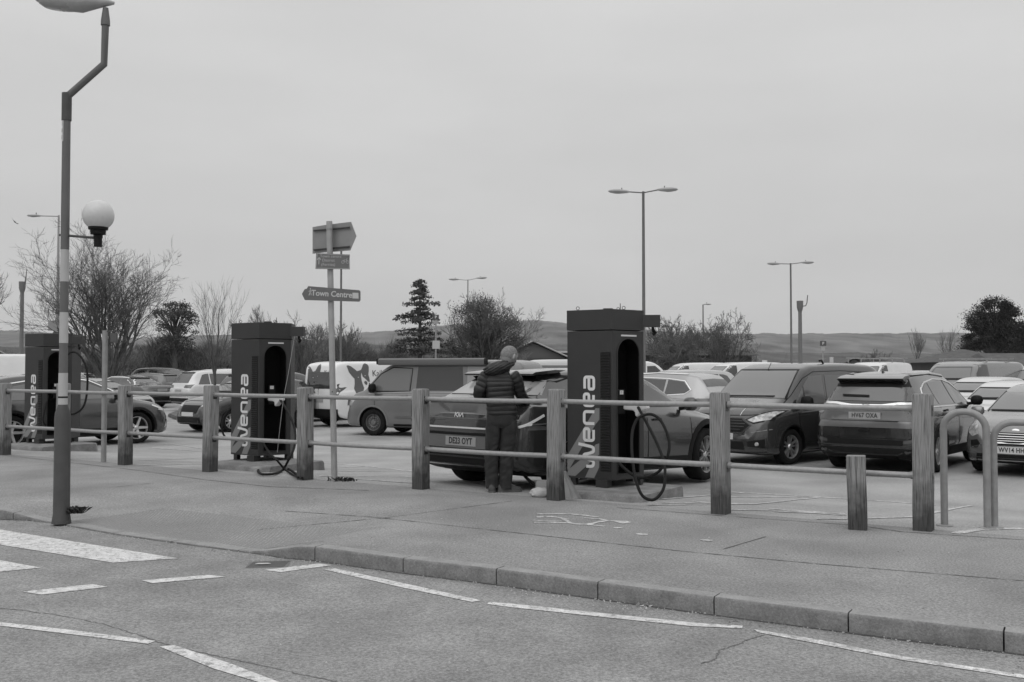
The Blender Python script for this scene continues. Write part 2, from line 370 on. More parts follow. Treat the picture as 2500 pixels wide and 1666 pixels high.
strokes('pavement_seam', [[(0, 1111), (330, 1148), (500, 1172), (660, 1189), (900, 1198)]], .018, SEAM, zoff=.003, jit=.6)
strokes('pavement_seam', [[(1505, 1240), (1790, 1262), (2100, 1284), (2200, 1299), (2500, 1319)]], .014, SEAM, zoff=.003, jit=.6)
strokes('pavement_seam', [[(690, 1248), (920, 1264), (1300, 1306), (1660, 1346), (2000, 1378), (2500, 1419)]], .012, SEAM, zoff=.003, jit=.7)
strokes('pavement_seam', [[(628, 1294), (940, 1265), (1250, 1224)]], .012, SEAM, zoff=.003, jit=.7)
strokes('pavement_seam', [[(644, 1342), (720, 1330), (790, 1322)]], .012, SEAM, zoff=.003, jit=.7)
strokes('pavement_seam', [[(1764, 1342), (1870, 1311)], [(260, 1192), (375, 1180)]], .012, SEAM, zoff=.003, jit=.7)
# charging-bay plug emblem painted on the pavement
cx = lambda q: [(1240 + a * .17, 1120 + b * .17) for a, b in q]
strokes('charging_symbol', [cx([(420, 797), (560, 800), (700, 795), (900, 800), (1100, 818), (1290, 845)]), cx([(445, 852), (480, 832), (620, 838), (740, 850), (860, 875)]),
    cx([(360, 890), (560, 905), (800, 905)]), cx([(380, 920), (600, 922), (870, 930), (1000, 945), (1150, 950), (1300, 915), (1420, 895)]),
    cx([(740, 850), (830, 890), (900, 930), (990, 945)]), cx([(1090, 858), (1300, 868), (1420, 892), (1560, 902), (1650, 935), (1730, 912)]), cx([(1150, 950), (1260, 965), (1390, 978)]),
    cx([(1520, 995), (1640, 1003)]), cx([(1560, 905), (1735, 910)])], .05, LINE2, jit=.5)
strokes('pavement_dash', [cx([(1840, 1086), (2010, 1095)])], .06, LINE2, jit=.3)
strokes('pavement_dash', [[(1710, 1319), (1740, 1321)]], .06, LINE2, jit=.3)
strokes('pavement_dash', [[(2330, 1303), (2400, 1293), (2500, 1291)]], .09, LINE2, fn=atp, jit=.2)
c3 = lambda q: [(1580 + a * .221, 1140 + b * .221) for a, b in q]
strokes('bay_line', [c3([(160, 362), (600, 325), (900, 300), (1080, 290), (2230, 357)]), c3([(0, 425), (500, 420), (1190, 415), (1900, 342), (2230, 357), (3190, 425)]),
    c3([(160, 400), (700, 405), (1190, 413)]), c3([(500, 385), (690, 400)]), c3([(900, 337), (1900, 342)]), c3([(640, 262), (1080, 290)]), c3([(900, 480), (1500, 487), (1990, 515)]),
    c3([(1340, 465), (1700, 490), (2190, 525)]), c3([(1400, 497), (1800, 512), (2200, 540)]), c3([(1870, 577), (2300, 577), (2900, 560), (3500, 445), (3590, 430)])], .055, LINE2, fn=atg, zoff=.006, jit=.3)
strokes('bay_line', [[(330, 1083), (420, 1085), (500, 1097)], [(330, 1092), (500, 1103)], [(330, 1110), (500, 1112)], [(330, 1125), (480, 1120)], [(350, 1136), (500, 1133)],
    [(765, 1128), (900, 1140), (1010, 1152)], [(790, 1152), (1010, 1150)], [(780, 1163), (1010, 1165)], [(860, 1170), (1010, 1180)], [(770, 1144), (900, 1140)], [(1045, 1160), (1110, 1163)], [(760, 1049), (880, 1048)]], .05, LINE2, fn=atg, zoff=.006, jit=.3)
# tactile paving at the crossing: a field of raised blisters
tp = MB(); rnd = random.Random(5)
A, B = at(135, 1279, ROADZ), at(615, 1352, ROADZ); _d = (B - A).normalized(); _n = Vector((-_d.y, _d.x, 0)); A, B = A + _n * .14, B + _n * .14; C, D = B + _n * 1.1 + _d * .5, A + _n * 1.0 + _d * .25
nU, nV = 66, 24
for i in range(nU):
    for j in range(nV):
        u, v = (i + .5) / nU, (j + .5) / nV
        p = A.lerp(B, u).lerp(D.lerp(C, u), v); hh = PT.ray_cast(Vector((p.x, p.y, 5)), Vector((0, 0, -1)))
        if not hh[0]: continue
        z = hh[0].z - .001
        c = (p.x, p.y, z); r = .013
        tp.add([(c[0] - r, c[1] - r, z), (c[0] + r, c[1] - r, z), (c[0] + r, c[1] + r, z), (c[0] - r, c[1] + r, z), (c[0] - r * .6, c[1] - r * .6, z + .006), (c[0] + r * .6, c[1] - r * .6, z + .006), (c[0] + r * .6, c[1] + r * .6, z + .006), (c[0] - r * .6, c[1] + r * .6, z + .006)],
               [(4, 5, 6, 7), (0, 1, 5, 4), (1, 2, 6, 5), (2, 3, 7, 6), (3, 0, 4, 7)])
tag(tp.build('tactile_paving', mat('tactile_concrete', .24, .9)), kind='structure')
# drain grating by the end of the kerb
dg_ = MB(); q = at(655, 1379, ROADZ)
for k in range(6): dg_.box((q.x, q.y + (k - 2.5) * .042, ROADZ + .003), (.30, .012, .010), rz=.12)
dg_.box((q.x, q.y, ROADZ - .002), (.34, .27, .008), rz=.12)
tag(dg_.build('drain_grating', mat('cast_iron', .15, .8)), 'dark iron drain grating in the road at the dropped kerb', 'drain')
# far hills
def ridge(name, pts, Y, m, depth, seed):
    mb = MB(); n = 1400; vs = []; rows_ = 7
    for i in range(n):
        px = -900 + 4300 * i / (n - 1); k = 0
        while k < len(pts) - 2 and pts[k + 1][0] < px: k += 1
        a, b = pts[k], pts[k + 1]; t = max(0, min(1, (px - a[0]) / (b[0] - a[0]))); py = a[1] + (b[1] - a[1]) * sm(t)
        zt = atd(px, py, Y).z + noise.fractal((px * .02, seed, 0), 1, 2, 4) * Y * .0011 + noise.noise((px * .35, seed, 3)) * Y * .00045 + noise.noise((px * .9, seed, 5)) * Y * .00035
        for j in range(rows_):
            f = j / (rows_ - 1); y = Y - depth * (1 - f); z = -.5 + (zt + .5) * (math.sin(f * math.pi / 2) ** 1.2)
            vs.append(((px - 1250) / FPX * y, y, z))
        vs.append(((px - 1250) / FPX * (Y + depth), Y + depth, -.5))
    r = rows_ + 1
    mb.add(vs, [(i * r + j, i * r + j + 1, (i + 1) * r + j + 1, (i + 1) * r + j) for i in range(n - 1) for j in range(r - 1)])
    return tag(mb.build(name, m, smooth=True), kind='structure')
HILL = mat('far_hill_fields', .095, 1.0, noise_amt=.75, nscale=.022, stretch=(1, .12, 3))
HILL2 = mat('mid_hill_woods', .065, 1.0, noise_amt=.7, nscale=.05, stretch=(1, .15, 3))
ridge('hills', [(-900, 805), (0, 812), (300, 830), (560, 822), (760, 835), (900, 816), (1100, 800), (1285, 789), (1500, 806), (1700, 818), (1830, 820), (2100, 819), (2370, 818), (2600, 812), (3400, 800)], 2600, HILL, 1500, 3.1)
ridge('low_hills', [(-900, 860), (0, 850), (300, 852), (560, 850), (900, 845), (1285, 842), (1500, 850), (1800, 858), (2000, 864), (2300, 866), (2600, 850), (3400, 850)], 900, HILL2, 500, 7.7)
# ------------------------------------------------------------------ vehicles
def interp(K, x):
    if x <= K[0][0]: return K[0][1]
    for i in range(len(K) - 1):
        if x <= K[i + 1][0]:
            x0, y0 = K[i]; x1, y1 = K[i + 1]; h = x1 - x0; t = (x - x0) / h
            def sl(j):
                if j <= 0 or j >= len(K) - 1: return 0 if len(K) < 3 else ((K[1][1] - K[0][1]) / (K[1][0] - K[0][0]) if j <= 0 else (K[-1][1] - K[-2][1]) / (K[-1][0] - K[-2][0]))
                a = (K[j][1] - K[j - 1][1]) / (K[j][0] - K[j - 1][0]); b = (K[j + 1][1] - K[j][1]) / (K[j + 1][0] - K[j][0])
                return 0 if a * b <= 0 else 2 * a * b / (a + b)
            m0, m1 = sl(i) * h, sl(i + 1) * h
            return (2 * t**3 - 3 * t**2 + 1) * y0 + (t**3 - 2 * t**2 + t) * m0 + (-2 * t**3 + 3 * t**2) * y1 + (t**3 - t**2) * m1
    return K[-1][1]
def chaikin(P, n):
    for _ in range(n):
        Q = [P[0]]
        for a, b in zip(P, P[1:]):
            Q.append((a[0] * .75 + b[0] * .25, a[1] * .75 + b[1] * .25)); Q.append((a[0] * .25 + b[0] * .75, a[1] * .25 + b[1] * .75))
        Q.append(P[-1]); P = Q
    return P
class Car:
    def __init__(s, name, label, cat, S, paint, group=None):
        s.S = S; s.L, s.W = S['L'], S['W']; s.paint = paint; s.hw0 = s.W / 2
        s.ar = S['ro']; s.af = S['ro'] + S['wb']; s.cx = s.ar + S['wb'] / 2
        s.root = thing(name, label, cat, group=group); s._body()
    def ring(s, x):
        S = s.S; hw = s.hw0 * interp(S['plan'], x / s.L); top = interp(S['top'], x); bot = interp(S['bot'], x); belt = min(interp(S['belt'], x), top - .05)
        rw = min(hw * interp(S['roofw'], x), hw * .93); tall = top - belt; k = min(1, tall / .45)
        dz = min(.10, tall * .45); yb = hw * .945; cr = min(.035, tall * .5)
        P = [(0, bot), (hw * .78, bot), (hw * .93, bot + .015), (hw * .985, bot + .11), (hw, bot + (belt - bot) * .42), (hw * 1.0, bot + (belt - bot) * .66), (hw * .985, belt - .085), (hw * .965, belt - .02), (yb, belt + .012 * k),
             (yb + (rw - yb) * .5, belt + (tall - dz) * .5), (rw + (yb - rw) * .06, top - dz), (rw * .94, top - cr * .75), (rw * .72, top - cr * .2), (rw * .3, top), (0, top)]
        return chaikin(P, 2)
    def _body(s):
        S = s.S; xs = sorted(set([0, .015, .04, .08, .13] + [round(.2 + i * .085, 3) for i in range(int((s.L - .4) / .085))] + [s.L - .2, s.L - .13, s.L - .08, s.L - .04, s.L - .015, s.L] + [k[0] for k in S['top']]))
        rings = []
        for x in xs: rings.append([(x - s.cx, p[0], p[1]) for p in s.ring(x)])
        n = len(rings[0]); vs = []; full = 2 * n - 2
        def fullring(rg): return [v for v in rg] + [(v[0], -v[1], v[2]) for v in reversed(rg[1:-1])]
        R_ = [fullring(r) for r in rings]
        for end, sg in ((0, -1), (-1, 1)):
            base = R_[end]; zc = sum(v[2] for v in base) / len(base)
            for f, dx in ((.93, .018), (.5, .03)):
                rr = [(base[0][0] + sg * dx, v[1] * f, zc + (v[2] - zc) * f) for v in base]
                if end == 0: R_.insert(0, rr); end = 0
                else: R_.append(rr)
        for r in R_: vs += r
        m = len(R_); fs = [(i * full + k, i * full + (k + 1) % full, (i + 1) * full + (k + 1) % full, (i + 1) * full + k) for i in range(m - 1) for k in range(full)]
        fs += [tuple(reversed(range(full))), tuple(range((m - 1) * full, m * full))]
        me = bpy.data.meshes.new('body'); me.from_pydata(vs, [], fs)
        bm = bmesh.new(); bm.from_mesh(me); bmesh.ops.recalc_face_normals(bm, faces=bm.faces); bm.to_mesh(me)
        s.bvh = BVHTree.FromBMesh(bm); bm.free(); s.zmax = max(v[2] for v in vs)
        me.materials.append(s.paint); me.materials.append(BLACK)
        body = bpy.data.objects.new('body', me); COL.objects.link(body)
        # wheel arches
        Rw = S['R']; cut = MB()
        for ax in (s.ar, s.af):
            for sy in (-1, 1):
                M = Matrix.Translation((ax - s.cx, sy * s.hw0 * 1.1, Rw)) @ Matrix.Rotation(R(90) * sy, 4, 'X')
                cut.lathe([(Rw + .055, 0), (Rw + .055, .42)], 36, M, cap=True)
        co = cut.build('cut', BLACK)
        md = body.modifiers.new('b', 'BOOLEAN'); md.operation = 'DIFFERENCE'; md.object = co; md.solver = 'EXACT'
        dg = bpy.context.evaluated_depsgraph_get(); dg.update()
        m2 = bpy.data.meshes.new_from_object(body.evaluated_get(dg)); bpy.data.objects.remove(co); bpy.data.objects.remove(body)
        bot = interp(S['bot'], s.L / 2)
        for p in m2.polygons:
            c = p.center; inside = any(math.hypot(c.x - (ax - s.cx), c.z - Rw) < Rw + .058 and abs(c.y) < s.hw0 * 1.2 for ax in (s.ar, s.af)) and abs(p.normal.y) < .9 or (any(math.hypot(c.x - (ax - s.cx), c.z - Rw) < Rw + .04 for ax in (s.ar, s.af)))
            under = p.normal.z < -.8 and c.z < bot + .1
            p.material_index = 1 if (inside or under) else 0
        if len(m2.materials) < 2: m2.materials.append(BLACK)
        m2.name = 'body'; s.body = link('body', m2, s.root, True, ang=38)
        s._wheels()
    def _wheels(s):
        S = s.S; Rw, w = S['R'], S.get('tw', .235); r = S.get('rim', Rw * .68)
        for ax in (s.ar, s.af):
            for sy in (1, -1):
                hub = MB(); hub.lathe([(.01, -.05), (r * .99, -.05), (r * .99, .02), (.01, .02)], 24)
                h = hub.build('wheel', BLACK, s.root, smooth=True)
                h.location = (ax - s.cx, sy * (s.hw0 - w / 2 - .025), Rw); h.rotation_euler = (R(-90) * sy, 0, 0)
                if ax == s.af and S.get('steer'): h.rotation_euler = (R(-90) * sy, 0, S['steer'])
                ty = MB(); hw_ = w / 2
                ty.lathe([(r, -hw_ + .02), (r + .02, -hw_), (Rw - .03, -hw_ + .004), (Rw - .006, -hw_ + .03), (Rw, -hw_ + .06), (Rw, hw_ - .06), (Rw - .006, hw_ - .03), (Rw - .03, hw_ - .004), (Rw - .055, hw_), (r + .03, hw_ - .002), (r + .006, hw_ - .012), (r, hw_ - .03), (r, -hw_ + .02)], 40)
                ty.build('tyre', RUB, h, smooth=True, ang=50)
                rm = MB(); st = S.get('rimstyle', 'multi'); f = hw_ - .025
                rm.lathe([(r * .99, 0), (r * .99, f - .008), (r * 1.0, f), (r * .955, f), (r * .93, f - .02), (r * .93, 0)], 32)
                if st == 'steel':
                    rm.lathe([(r * .93, f - .06), (r * .8, f - .05), (r * .68, f - .02), (r * .56, f - .02), (r * .40, f - .055), (r * .34, f - .05), (r * .32, f - .01), (.001, f)], 32)
                    hs = MB()
                    for k in range(14):
                        a = k * 2 * math.pi / 14; M = Matrix.Translation((math.cos(a) * r * .62, math.sin(a) * r * .62, f - .021))
                        hs.lathe([(.012, 0), (.012, .003), (.001, .003)], 8, M)
                else:
                    ns = {'five': 5, 'multi': 10, 'aero': 5}[st]; five = st == 'five'; rm.lathe([(.001, f - .005), (.035, f - .01), (.055, f - .03), (.06, f - .07)], 16)
                    if five:
                        ns = 0; dk = MB()
                        for k in range(5):
                            M = Matrix.Rotation(2 * math.pi * k / 5, 4, 'Z')
                            for sy2 in (-1, 1):
                                q = [(.05, sy2 * .010), (r * .50, sy2 * r * .13), (r * .90, sy2 * r * .26), (r * .955, sy2 * r * .14), (r * .97, 0)]
                                for (u0, v0), (u1, v1) in zip(q, q[1:]):
                                    ww = .0085; vs = [M @ Vector(z) for z in ((u0, v0 - ww, f - .01), (u1, v1 - ww, f - .006), (u1, v1 + ww, f - .006), (u0, v0 + ww, f - .01), (u0, v0 - ww, f - .05), (u1, v1 - ww, f - .05), (u1, v1 + ww, f - .05), (u0, v0 + ww, f - .05))]
                                    rm.add(vs, [(0, 1, 2, 3), (0, 4, 5, 1), (2, 6, 7, 3), (1, 5, 6, 2), (3, 7, 4, 0)])
                            vs = [M @ Vector(z) for z in ((.04, -.012, f - .035), (r * .9, -r * .24, f - .03), (r * .9, r * .24, f - .03), (.04, .012, f - .035), (.04, -.012, f - .06), (r * .9, -r * .24, f - .06), (r * .9, r * .24, f - .06), (.04, .012, f - .06))]
                            dk.add(vs, [(0, 1, 2, 3), (0, 4, 5, 1), (2, 6, 7, 3), (1, 5, 6, 2)])
                    for k in range(ns):
                        a = 2 * math.pi * (k + (.12 if st == 'multi' and k % 2 else -.12 if st == 'multi' else 0)) / ns
                        wd_ = .5 * r * (.16 if st == 'multi' else .30 if st == 'aero' else .26)
                        M = Matrix.Rotation(a, 4, 'Z')
                        vs = [M @ Vector(v) for v in ((.03, -wd_ * .8, f - .03), (r * .95, -wd_ * .62, f - .008), (r * .95, wd_ * .62, f - .008), (.03, wd_ * .8, f - .03), (.03, -wd_ * .8, f - .07), (r * .95, -wd_ * .7, f - .05), (r * .95, wd_ * .7, f - .05), (.03, wd_ * .8, f - .07))]
                        rm.add(vs, [(0, 1, 2, 3), (0, 4, 5, 1), (2, 6, 7, 3), (1, 5, 6, 2)])
                o = rm.build('rim', S.get('rimmat', RIML), h)
                if st == 'steel': hs.build('rim_hole', BLACK, o)
                if st == 'five': dk.build('rim_spoke', RIMD, o)
    def hit(s, view, u, v):
        if view in 'RL': o, d = Vector((u, -3 if view == 'R' else 3, v)), Vector((0, 1 if view == 'R' else -1, 0))
        elif view == 'F': o, d = Vector((5, u, v)), Vector((-1, 0, 0))
        elif view == 'B': o, d = Vector((-5, u, v)), Vector((1, 0, 0))
        else: o, d = Vector((u, v, 4)), Vector((0, 0, -1))
        h = s.bvh.ray_cast(o, d)
        if h[0] is None: 
            q = o + d * (3 - s.hw0 * .9 if view in 'RL' else 5 - s.L / 2 if view in 'FB' else 3); h = s.bvh.find_nearest(q)
        return h[0], h[1], d
    def panel(s, name, m, view, poly=None, off=.006, thick=.018, res=.07, parent=None, mesh2d=None, smooth=True):
        """drapes a flat outline on the body; side views take x from the rear bumper"""
        bm = bmesh.new()
        if mesh2d:
            vv = [bm.verts.new((p[0], p[1], 0)) for p in mesh2d[0]]
            for f in mesh2d[1]:
                try: bm.faces.new([vv[i] for i in f])
                except ValueError: pass
        else:
            vv = [bm.verts.new((p[0], p[1], 0)) for p in poly]; bm.faces.new(vv)
        bmesh.ops.triangulate(bm, faces=bm.faces)
        for ax in (0, 1):
            lo = min(v.co[ax] for v in bm.verts); hi = max(v.co[ax] for v in bm.verts); k = int(lo / res) * res
            while k < hi:
                if k > lo + 1e-4:
                    co = Vector((k, 0, 0)) if ax == 0 else Vector((0, k, 0)); no = Vector((1, 0, 0)) if ax == 0 else Vector((0, 1, 0))
                    bmesh.ops.bisect_plane(bm, geom=bm.verts[:] + bm.edges[:] + bm.faces[:], plane_co=co, plane_no=no)
                k += res
        bmesh.ops.dissolve_degenerate(bm, dist=1e-5, edges=bm.edges)
        dd = None; sh = s.cx if view in 'RLT' else 0
        for v in bm.verts:
            p, n, d = s.hit(view, v.co.x - sh, v.co.y); dd = d
            v.co = p + (n if n.dot(d) < 0 else -n) * off
        edges = [e for e in bm.edges if len(e.link_faces) == 1]
        if thick:
            r = bmesh.ops.extrude_edge_only(bm, edges=edges)
            for v in r['geom']:
                if isinstance(v, bmesh.types.BMVert): v.co += dd * thick
        bmesh.ops.recalc_face_normals(bm, faces=bm.faces)
        me = bpy.data.meshes.new(name); bm.to_mesh(me); bm.free(); me.materials.append(m)
        # face normals towards the viewer side
        return link(name, me, parent or s.root, smooth, ang=35)
    def line(s, name, m, view, pts, w, off=.006, parent=None, thick=.012):
        P = [Vector((p[0], p[1])) for p in pts]; Lf, Rt = [], []
        for i, p in enumerate(P):
            t = (P[min(i + 1, len(P) - 1)] - P[max(i - 1, 0)]).normalized(); n = Vector((-t.y, t.x)) * w / 2; Lf.append(p + n); Rt.append(p - n)
        vs = []; fs = []
        for a, b in zip(Lf, Rt): vs += [(a.x, a.y), (b.x, b.y)]
        for i in range(len(P) - 1): fs.append((2 * i, 2 * i + 1, 2 * i + 3, 2 * i + 2))
        return s.panel(name, m, view, off=off, thick=thick, mesh2d=(vs, fs), parent=parent, res=.09)
    def both(s, name, m, poly, **k): return [s.panel(name, m, v, poly, **k) for v in 'RL']
    def bline(s, name, m, pts, w, **k): return [s.line(name, m, v, pts, w, **k) for v in 'RL']
    def plate(s, view, z, txt, m, h=.111, w=.52, off=.012):
        p, n, d = s.hit(view, 0, z); sg = 1 if view == 'F' else -1
        x0 = max(abs(s.hit(view, y, zz)[0].x) for y in (-w / 2, 0, w / 2) for zz in (z - .05, z + .05))
        M = basis((sg * (x0 + off), 0, z), (0, sg, 0), (0, 0, 1))
        mb = MB(); mb.add([M @ Vector(q) for q in ((-w/2, -h/2, 0), (w/2, -h/2, 0), (w/2, h/2, 0), (-w/2, h/2, 0), (-w/2, -h/2, -.02), (w/2, -h/2, -.02), (w/2, h/2, -.02), (-w/2, h/2, -.02))],
                          [(0,1,2,3),(0,4,5,1),(1,5,6,2),(2,6,7,3),(3,7,4,0)])
        o = mb.build('number_plate', m, s.root)
        if txt:
            t = MB(); add_text(t, txt, .108, M @ Matrix.Translation((0, 0, .002)), extrude=.0012, sx=.78 if len(txt) > 7 else .9, bold=.0022, spacing=1.06); t.build('plate_lettering', INK, o)
        return o
    def mirrors(s, x, z, m=None, size=1.0):
        for sy in (1, -1):
            mb = MB(); y = sy * (s.hw0 * .95 + .10 * size)
            mb.lathe([(.001, -.1), (.05, -.098), (.085, -.07), (.1, 0), (.085, .07), (.05, .095), (.001, .1)], 14, Matrix.Translation((x - s.cx, y, z)) @ Matrix.Diagonal((.72 * size, 1.15 * size, .95 * size, 1)))
            o = mb.build('door_mirror', m or BLACK, s.root, smooth=True)
            a = MB(); a.tube([(x - s.cx + .02, sy * s.hw0 * .86, z - .07), (x - s.cx, y - sy * .05, z - .05)], .028, 8); a.build('mirror_arm', BLACK, o)
    def glazing(s, side, screen, rear, gm=None, gs=None, grear=None):
        s.win = []
        for poly in side: s.win += s.both('side_window', gm or GLASS, poly)
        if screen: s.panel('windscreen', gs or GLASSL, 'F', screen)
        if rear: s.panel('rear_window', grear or GLASS, 'B', rear)
    def cladding(s, m=None, w=.07, sill=True):
        Rw = s.S['R']; m = m or BLACK; S = s.S
        for ax in (s.ar, s.af):
            pts = []
            for k in range(19):
                a = R(-8 + 196 * k / 18); pts.append((ax + (Rw + .055 + w / 2) * math.cos(a), max(interp(S['bot'], ax) + .03, Rw + (Rw + .055 + w / 2) * math.sin(a))))
            s.bline('arch_trim', m, pts, w, off=.008)
        if sill: s.bline('sill_trim', m, [(s.ar + Rw + .12, S['bot'][1][1] + .10), (s.af - Rw - .12, S['bot'][1][1] + .10)], .15, off=.008)
    def place(s, anchor, p, yaw, pitch=0.0, roll=0.0):
        a = Vector((anchor[0] - s.cx, anchor[1], 0)); a.rotate(Matrix.Rotation(yaw, 3, 'Z'))
        x, y = p[0] - a.x, p[1] - a.y; s.root.location = (x, y, p[2] if len(p) > 2 else gz(x, y)); s.root.rotation_euler = (roll, -pitch, yaw)
        return s
def paintm(name, g, metal=.35, rough=.35, coat=1.0): return mat(name, g, rough * .6, metal=metal, coat=coat, noise_amt=.05, nscale=2)
PLAN = [(0, .80), (.012, .86), (.04, .93), (.10, .98), (.25, 1), (.75, 1), (.88, .975), (.94, .92), (.975, .82), (.99, .72), (1, .60)]
PLANV = [(0, .90), (.01, .94), (.03, .97), (.08, 1), (.8, 1), (.90, .97), (.95, .91), (.98, .80), (1, .64)]
def BOT(L, b=.20): return [(0, b + .12), (.35, b + .02), (.6, b), (L - .5, b), (L - .2, b + .02), (L, b + .06)]
EV = dict(L=4.68, W=1.88, wb=2.90, ro=.95, R=.378, rim=.266, tw=.265, plan=[(0, .88), (.012, .92), (.03, .955)] + PLAN[3:], rimstyle='five', steer=R(8),
    top=[(0, .95), (.015, 1.06), (.08, 1.13), (.20, 1.15), (.42, 1.25), (.72, 1.41), (.95, 1.475), (1.3, 1.52), (1.8, 1.55), (2.4, 1.545), (2.85, 1.45), (3.3, 1.24), (3.68, 1.05), (4.2, .95), (4.5, .83), (4.62, .70), (4.68, .58)],
    belt=[(0, .84), (.3, 1.05), (1.0, 1.02), (2.5, .96), (3.6, .92), (4.3, .78), (4.68, .5)], bot=BOT(4.68, .19), roofw=[(0, .84), (.4, .68), (.8, .62), (1.4, .60), (2.6, .61), (3.3, .70), (3.8, .84), (4.68, .85)])
CRV = dict(L=4.60, W=1.855, wb=2.66, ro=1.04, R=.355, rim=.235, plan=PLAN, rimstyle='five',
    top=[(0, .92), (.02, 1.0), (.06, 1.12), (.14, 1.22), (.34, 1.50), (.46, 1.60), (.9, 1.665), (1.6, 1.69), (2.3, 1.67), (2.75, 1.56), (3.15, 1.36), (3.5, 1.17), (4.1, 1.06), (4.4, .95), (4.55, .78), (4.60, .6)],
    belt=[(0, .86), (.3, 1.08), (1.0, 1.07), (2.5, 1.03), (3.5, 1.0), (4.2, .88), (4.6, .5)], bot=BOT(4.6, .22), roofw=[(0, .84), (.25, .70), (.45, .62), (1.0, .63), (2.5, .65), (3.1, .76), (3.6, .86), (4.6, .86)])
CONN = dict(L=4.42, W=1.84, wb=2.66, ro=.86, R=.325, rim=.215, plan=PLANV, rimstyle='multi', steer=R(-6),
    top=[(0, 1.2), (.02, 1.5), (.06, 1.68), (.15, 1.78), (.5, 1.84), (1.5, 1.86), (2.5, 1.84), (2.82, 1.77), (3.05, 1.63), (3.35, 1.40), (3.62, 1.20), (3.95, 1.10), (4.2, .99), (4.33, .86), (4.40, .70), (4.42, .58)],
    belt=[(0, 1.04), (1.0, 1.06), (2.5, 1.04), (3.3, 1.02), (3.9, .93), (4.25, .80), (4.42, .5)], bot=BOT(4.42, .18), roofw=[(0, .82), (2.4, .80), (3.0, .80), (3.5, .84), (4.42, .86)])
HATCH = dict(L=3.97, W=1.72, wb=2.49, ro=.66, R=.30, rim=.2, plan=PLAN, rimstyle='multi',
    top=[(0, .85), (.02, .95), (.08, 1.05), (.25, 1.30), (.4, 1.41), (.9, 1.465), (1.5, 1.48), (2.05, 1.45), (2.5, 1.30), (2.9, 1.11), (3.12, 1.0), (3.5, .92), (3.78, .80), (3.92, .66), (3.97, .55)],
    belt=[(0, .8), (.3, 1.0), (1.0, .97), (2.2, .93), (3.0, .90), (3.6, .76), (3.97, .45)], bot=BOT(3.97, .18), roofw=[(0, .82), (.4, .68), (2.0, .67), (2.6, .76), (3.1, .85), (3.97, .86)])
SUV = dict(L=4.65, W=1.88, wb=2.78, ro=.96, R=.36, rim=.25, plan=PLAN, rimstyle='five',
    top=[(0, .92), (.02, 1.0), (.06, 1.12), (.14, 1.22), (.36, 1.48), (.5, 1.58), (.9, 1.64), (1.6, 1.66), (2.3, 1.64), (2.75, 1.53), (3.2, 1.31), (3.55, 1.13), (4.15, 1.03), (4.45, .92), (4.60, .76), (4.65, .6)],
    belt=[(0, .86), (.3, 1.04), (1.0, 1.03), (2.5, 1.0), (3.5, .97), (4.2, .86), (4.65, .5)], bot=BOT(4.65, .21), roofw=[(0, .84), (.4, .70), (1.0, .68), (2.5, .68), (3.1, .76), (3.6, .86), (4.65, .86)])
ID = dict(SUV, L=4.58, W=1.85, wb=2.77, ro=.93, R=.37, rim=.26, rimstyle='aero',
    top=[(0, .90), (.02, .98), (.06, 1.08), (.16, 1.16), (.45, 1.38), (.7, 1.52), (1.2, 1.60), (1.9, 1.63), (2.4, 1.60), (2.8, 1.49), (3.3, 1.25), (3.7, 1.06), (4.15, .97), (4.4, .85), (4.53, .72), (4.58, .58)], bot=BOT(4.58, .20))
SALOON = dict(L=4.75, W=1.84, wb=2.8, ro=1.05, R=.33, rim=.23, plan=PLAN, rimstyle='multi',
    top=[(0, .82), (.02, .92), (.1, 1.0), (.7, 1.06), (1.0, 1.15), (1.5, 1.36), (1.9, 1.43), (2.4, 1.44), (2.8, 1.38), (3.2, 1.22), (3.6, 1.02), (4.2, .92), (4.55, .8), (4.7, .66), (4.75, .55)],
    belt=[(0, .78), (.4, .96), (1.5, .95), (2.8, .92), (3.6, .89), (4.3, .78), (4.75, .45)], bot=BOT(4.75, .17), roofw=[(0, .82), (.8, .74), (1.6, .63), (2.5, .64), (3.1, .74), (3.7, .85), (4.75, .86)])
VAN = dict(L=4.9, W=1.90, wb=3.0, ro=.97, R=.345, rim=.215, plan=PLANV, rimstyle='steel', rimmat=STEEL,
    top=[(0, 1.3), (.02, 1.68), (.06, 1.84), (.15, 1.92), (.5, 1.97), (2.0, 1.98), (3.2, 1.96), (3.5, 1.89), (3.75, 1.75), (4.05, 1.46), (4.28, 1.22), (4.6, 1.11), (4.78, .96), (4.86, .78), (4.90, .6)],
    belt=[(0, 1.08), (1.0, 1.10), (3.0, 1.10), (4.0, 1.06), (4.5, .95), (4.9, .5)], bot=BOT(4.9, .21), roofw=[(0, .83), (3.2, .82), (3.8, .82), (4.4, .86), (4.9, .86)])
BIGVAN = dict(VAN, L=5.5, wb=3.4, ro=1.1, top=[(0, 1.5), (.02, 2.1), (.06, 2.3), (.15, 2.38), (.5, 2.42), (3.6, 2.4), (3.95, 2.28), (4.3, 1.95), (4.65, 1.45), (4.85, 1.22), (5.2, 1.1), (5.38, .95), (5.46, .78), (5.5, .6)],
    belt=[(0, 1.15), (3.6, 1.15), (4.6, 1.08), (5.1, .95), (5.5, .5)], bot=BOT(5.5, .22), roofw=[(0, .86), (3.8, .84), (4.5, .82), (5.5, .86)])
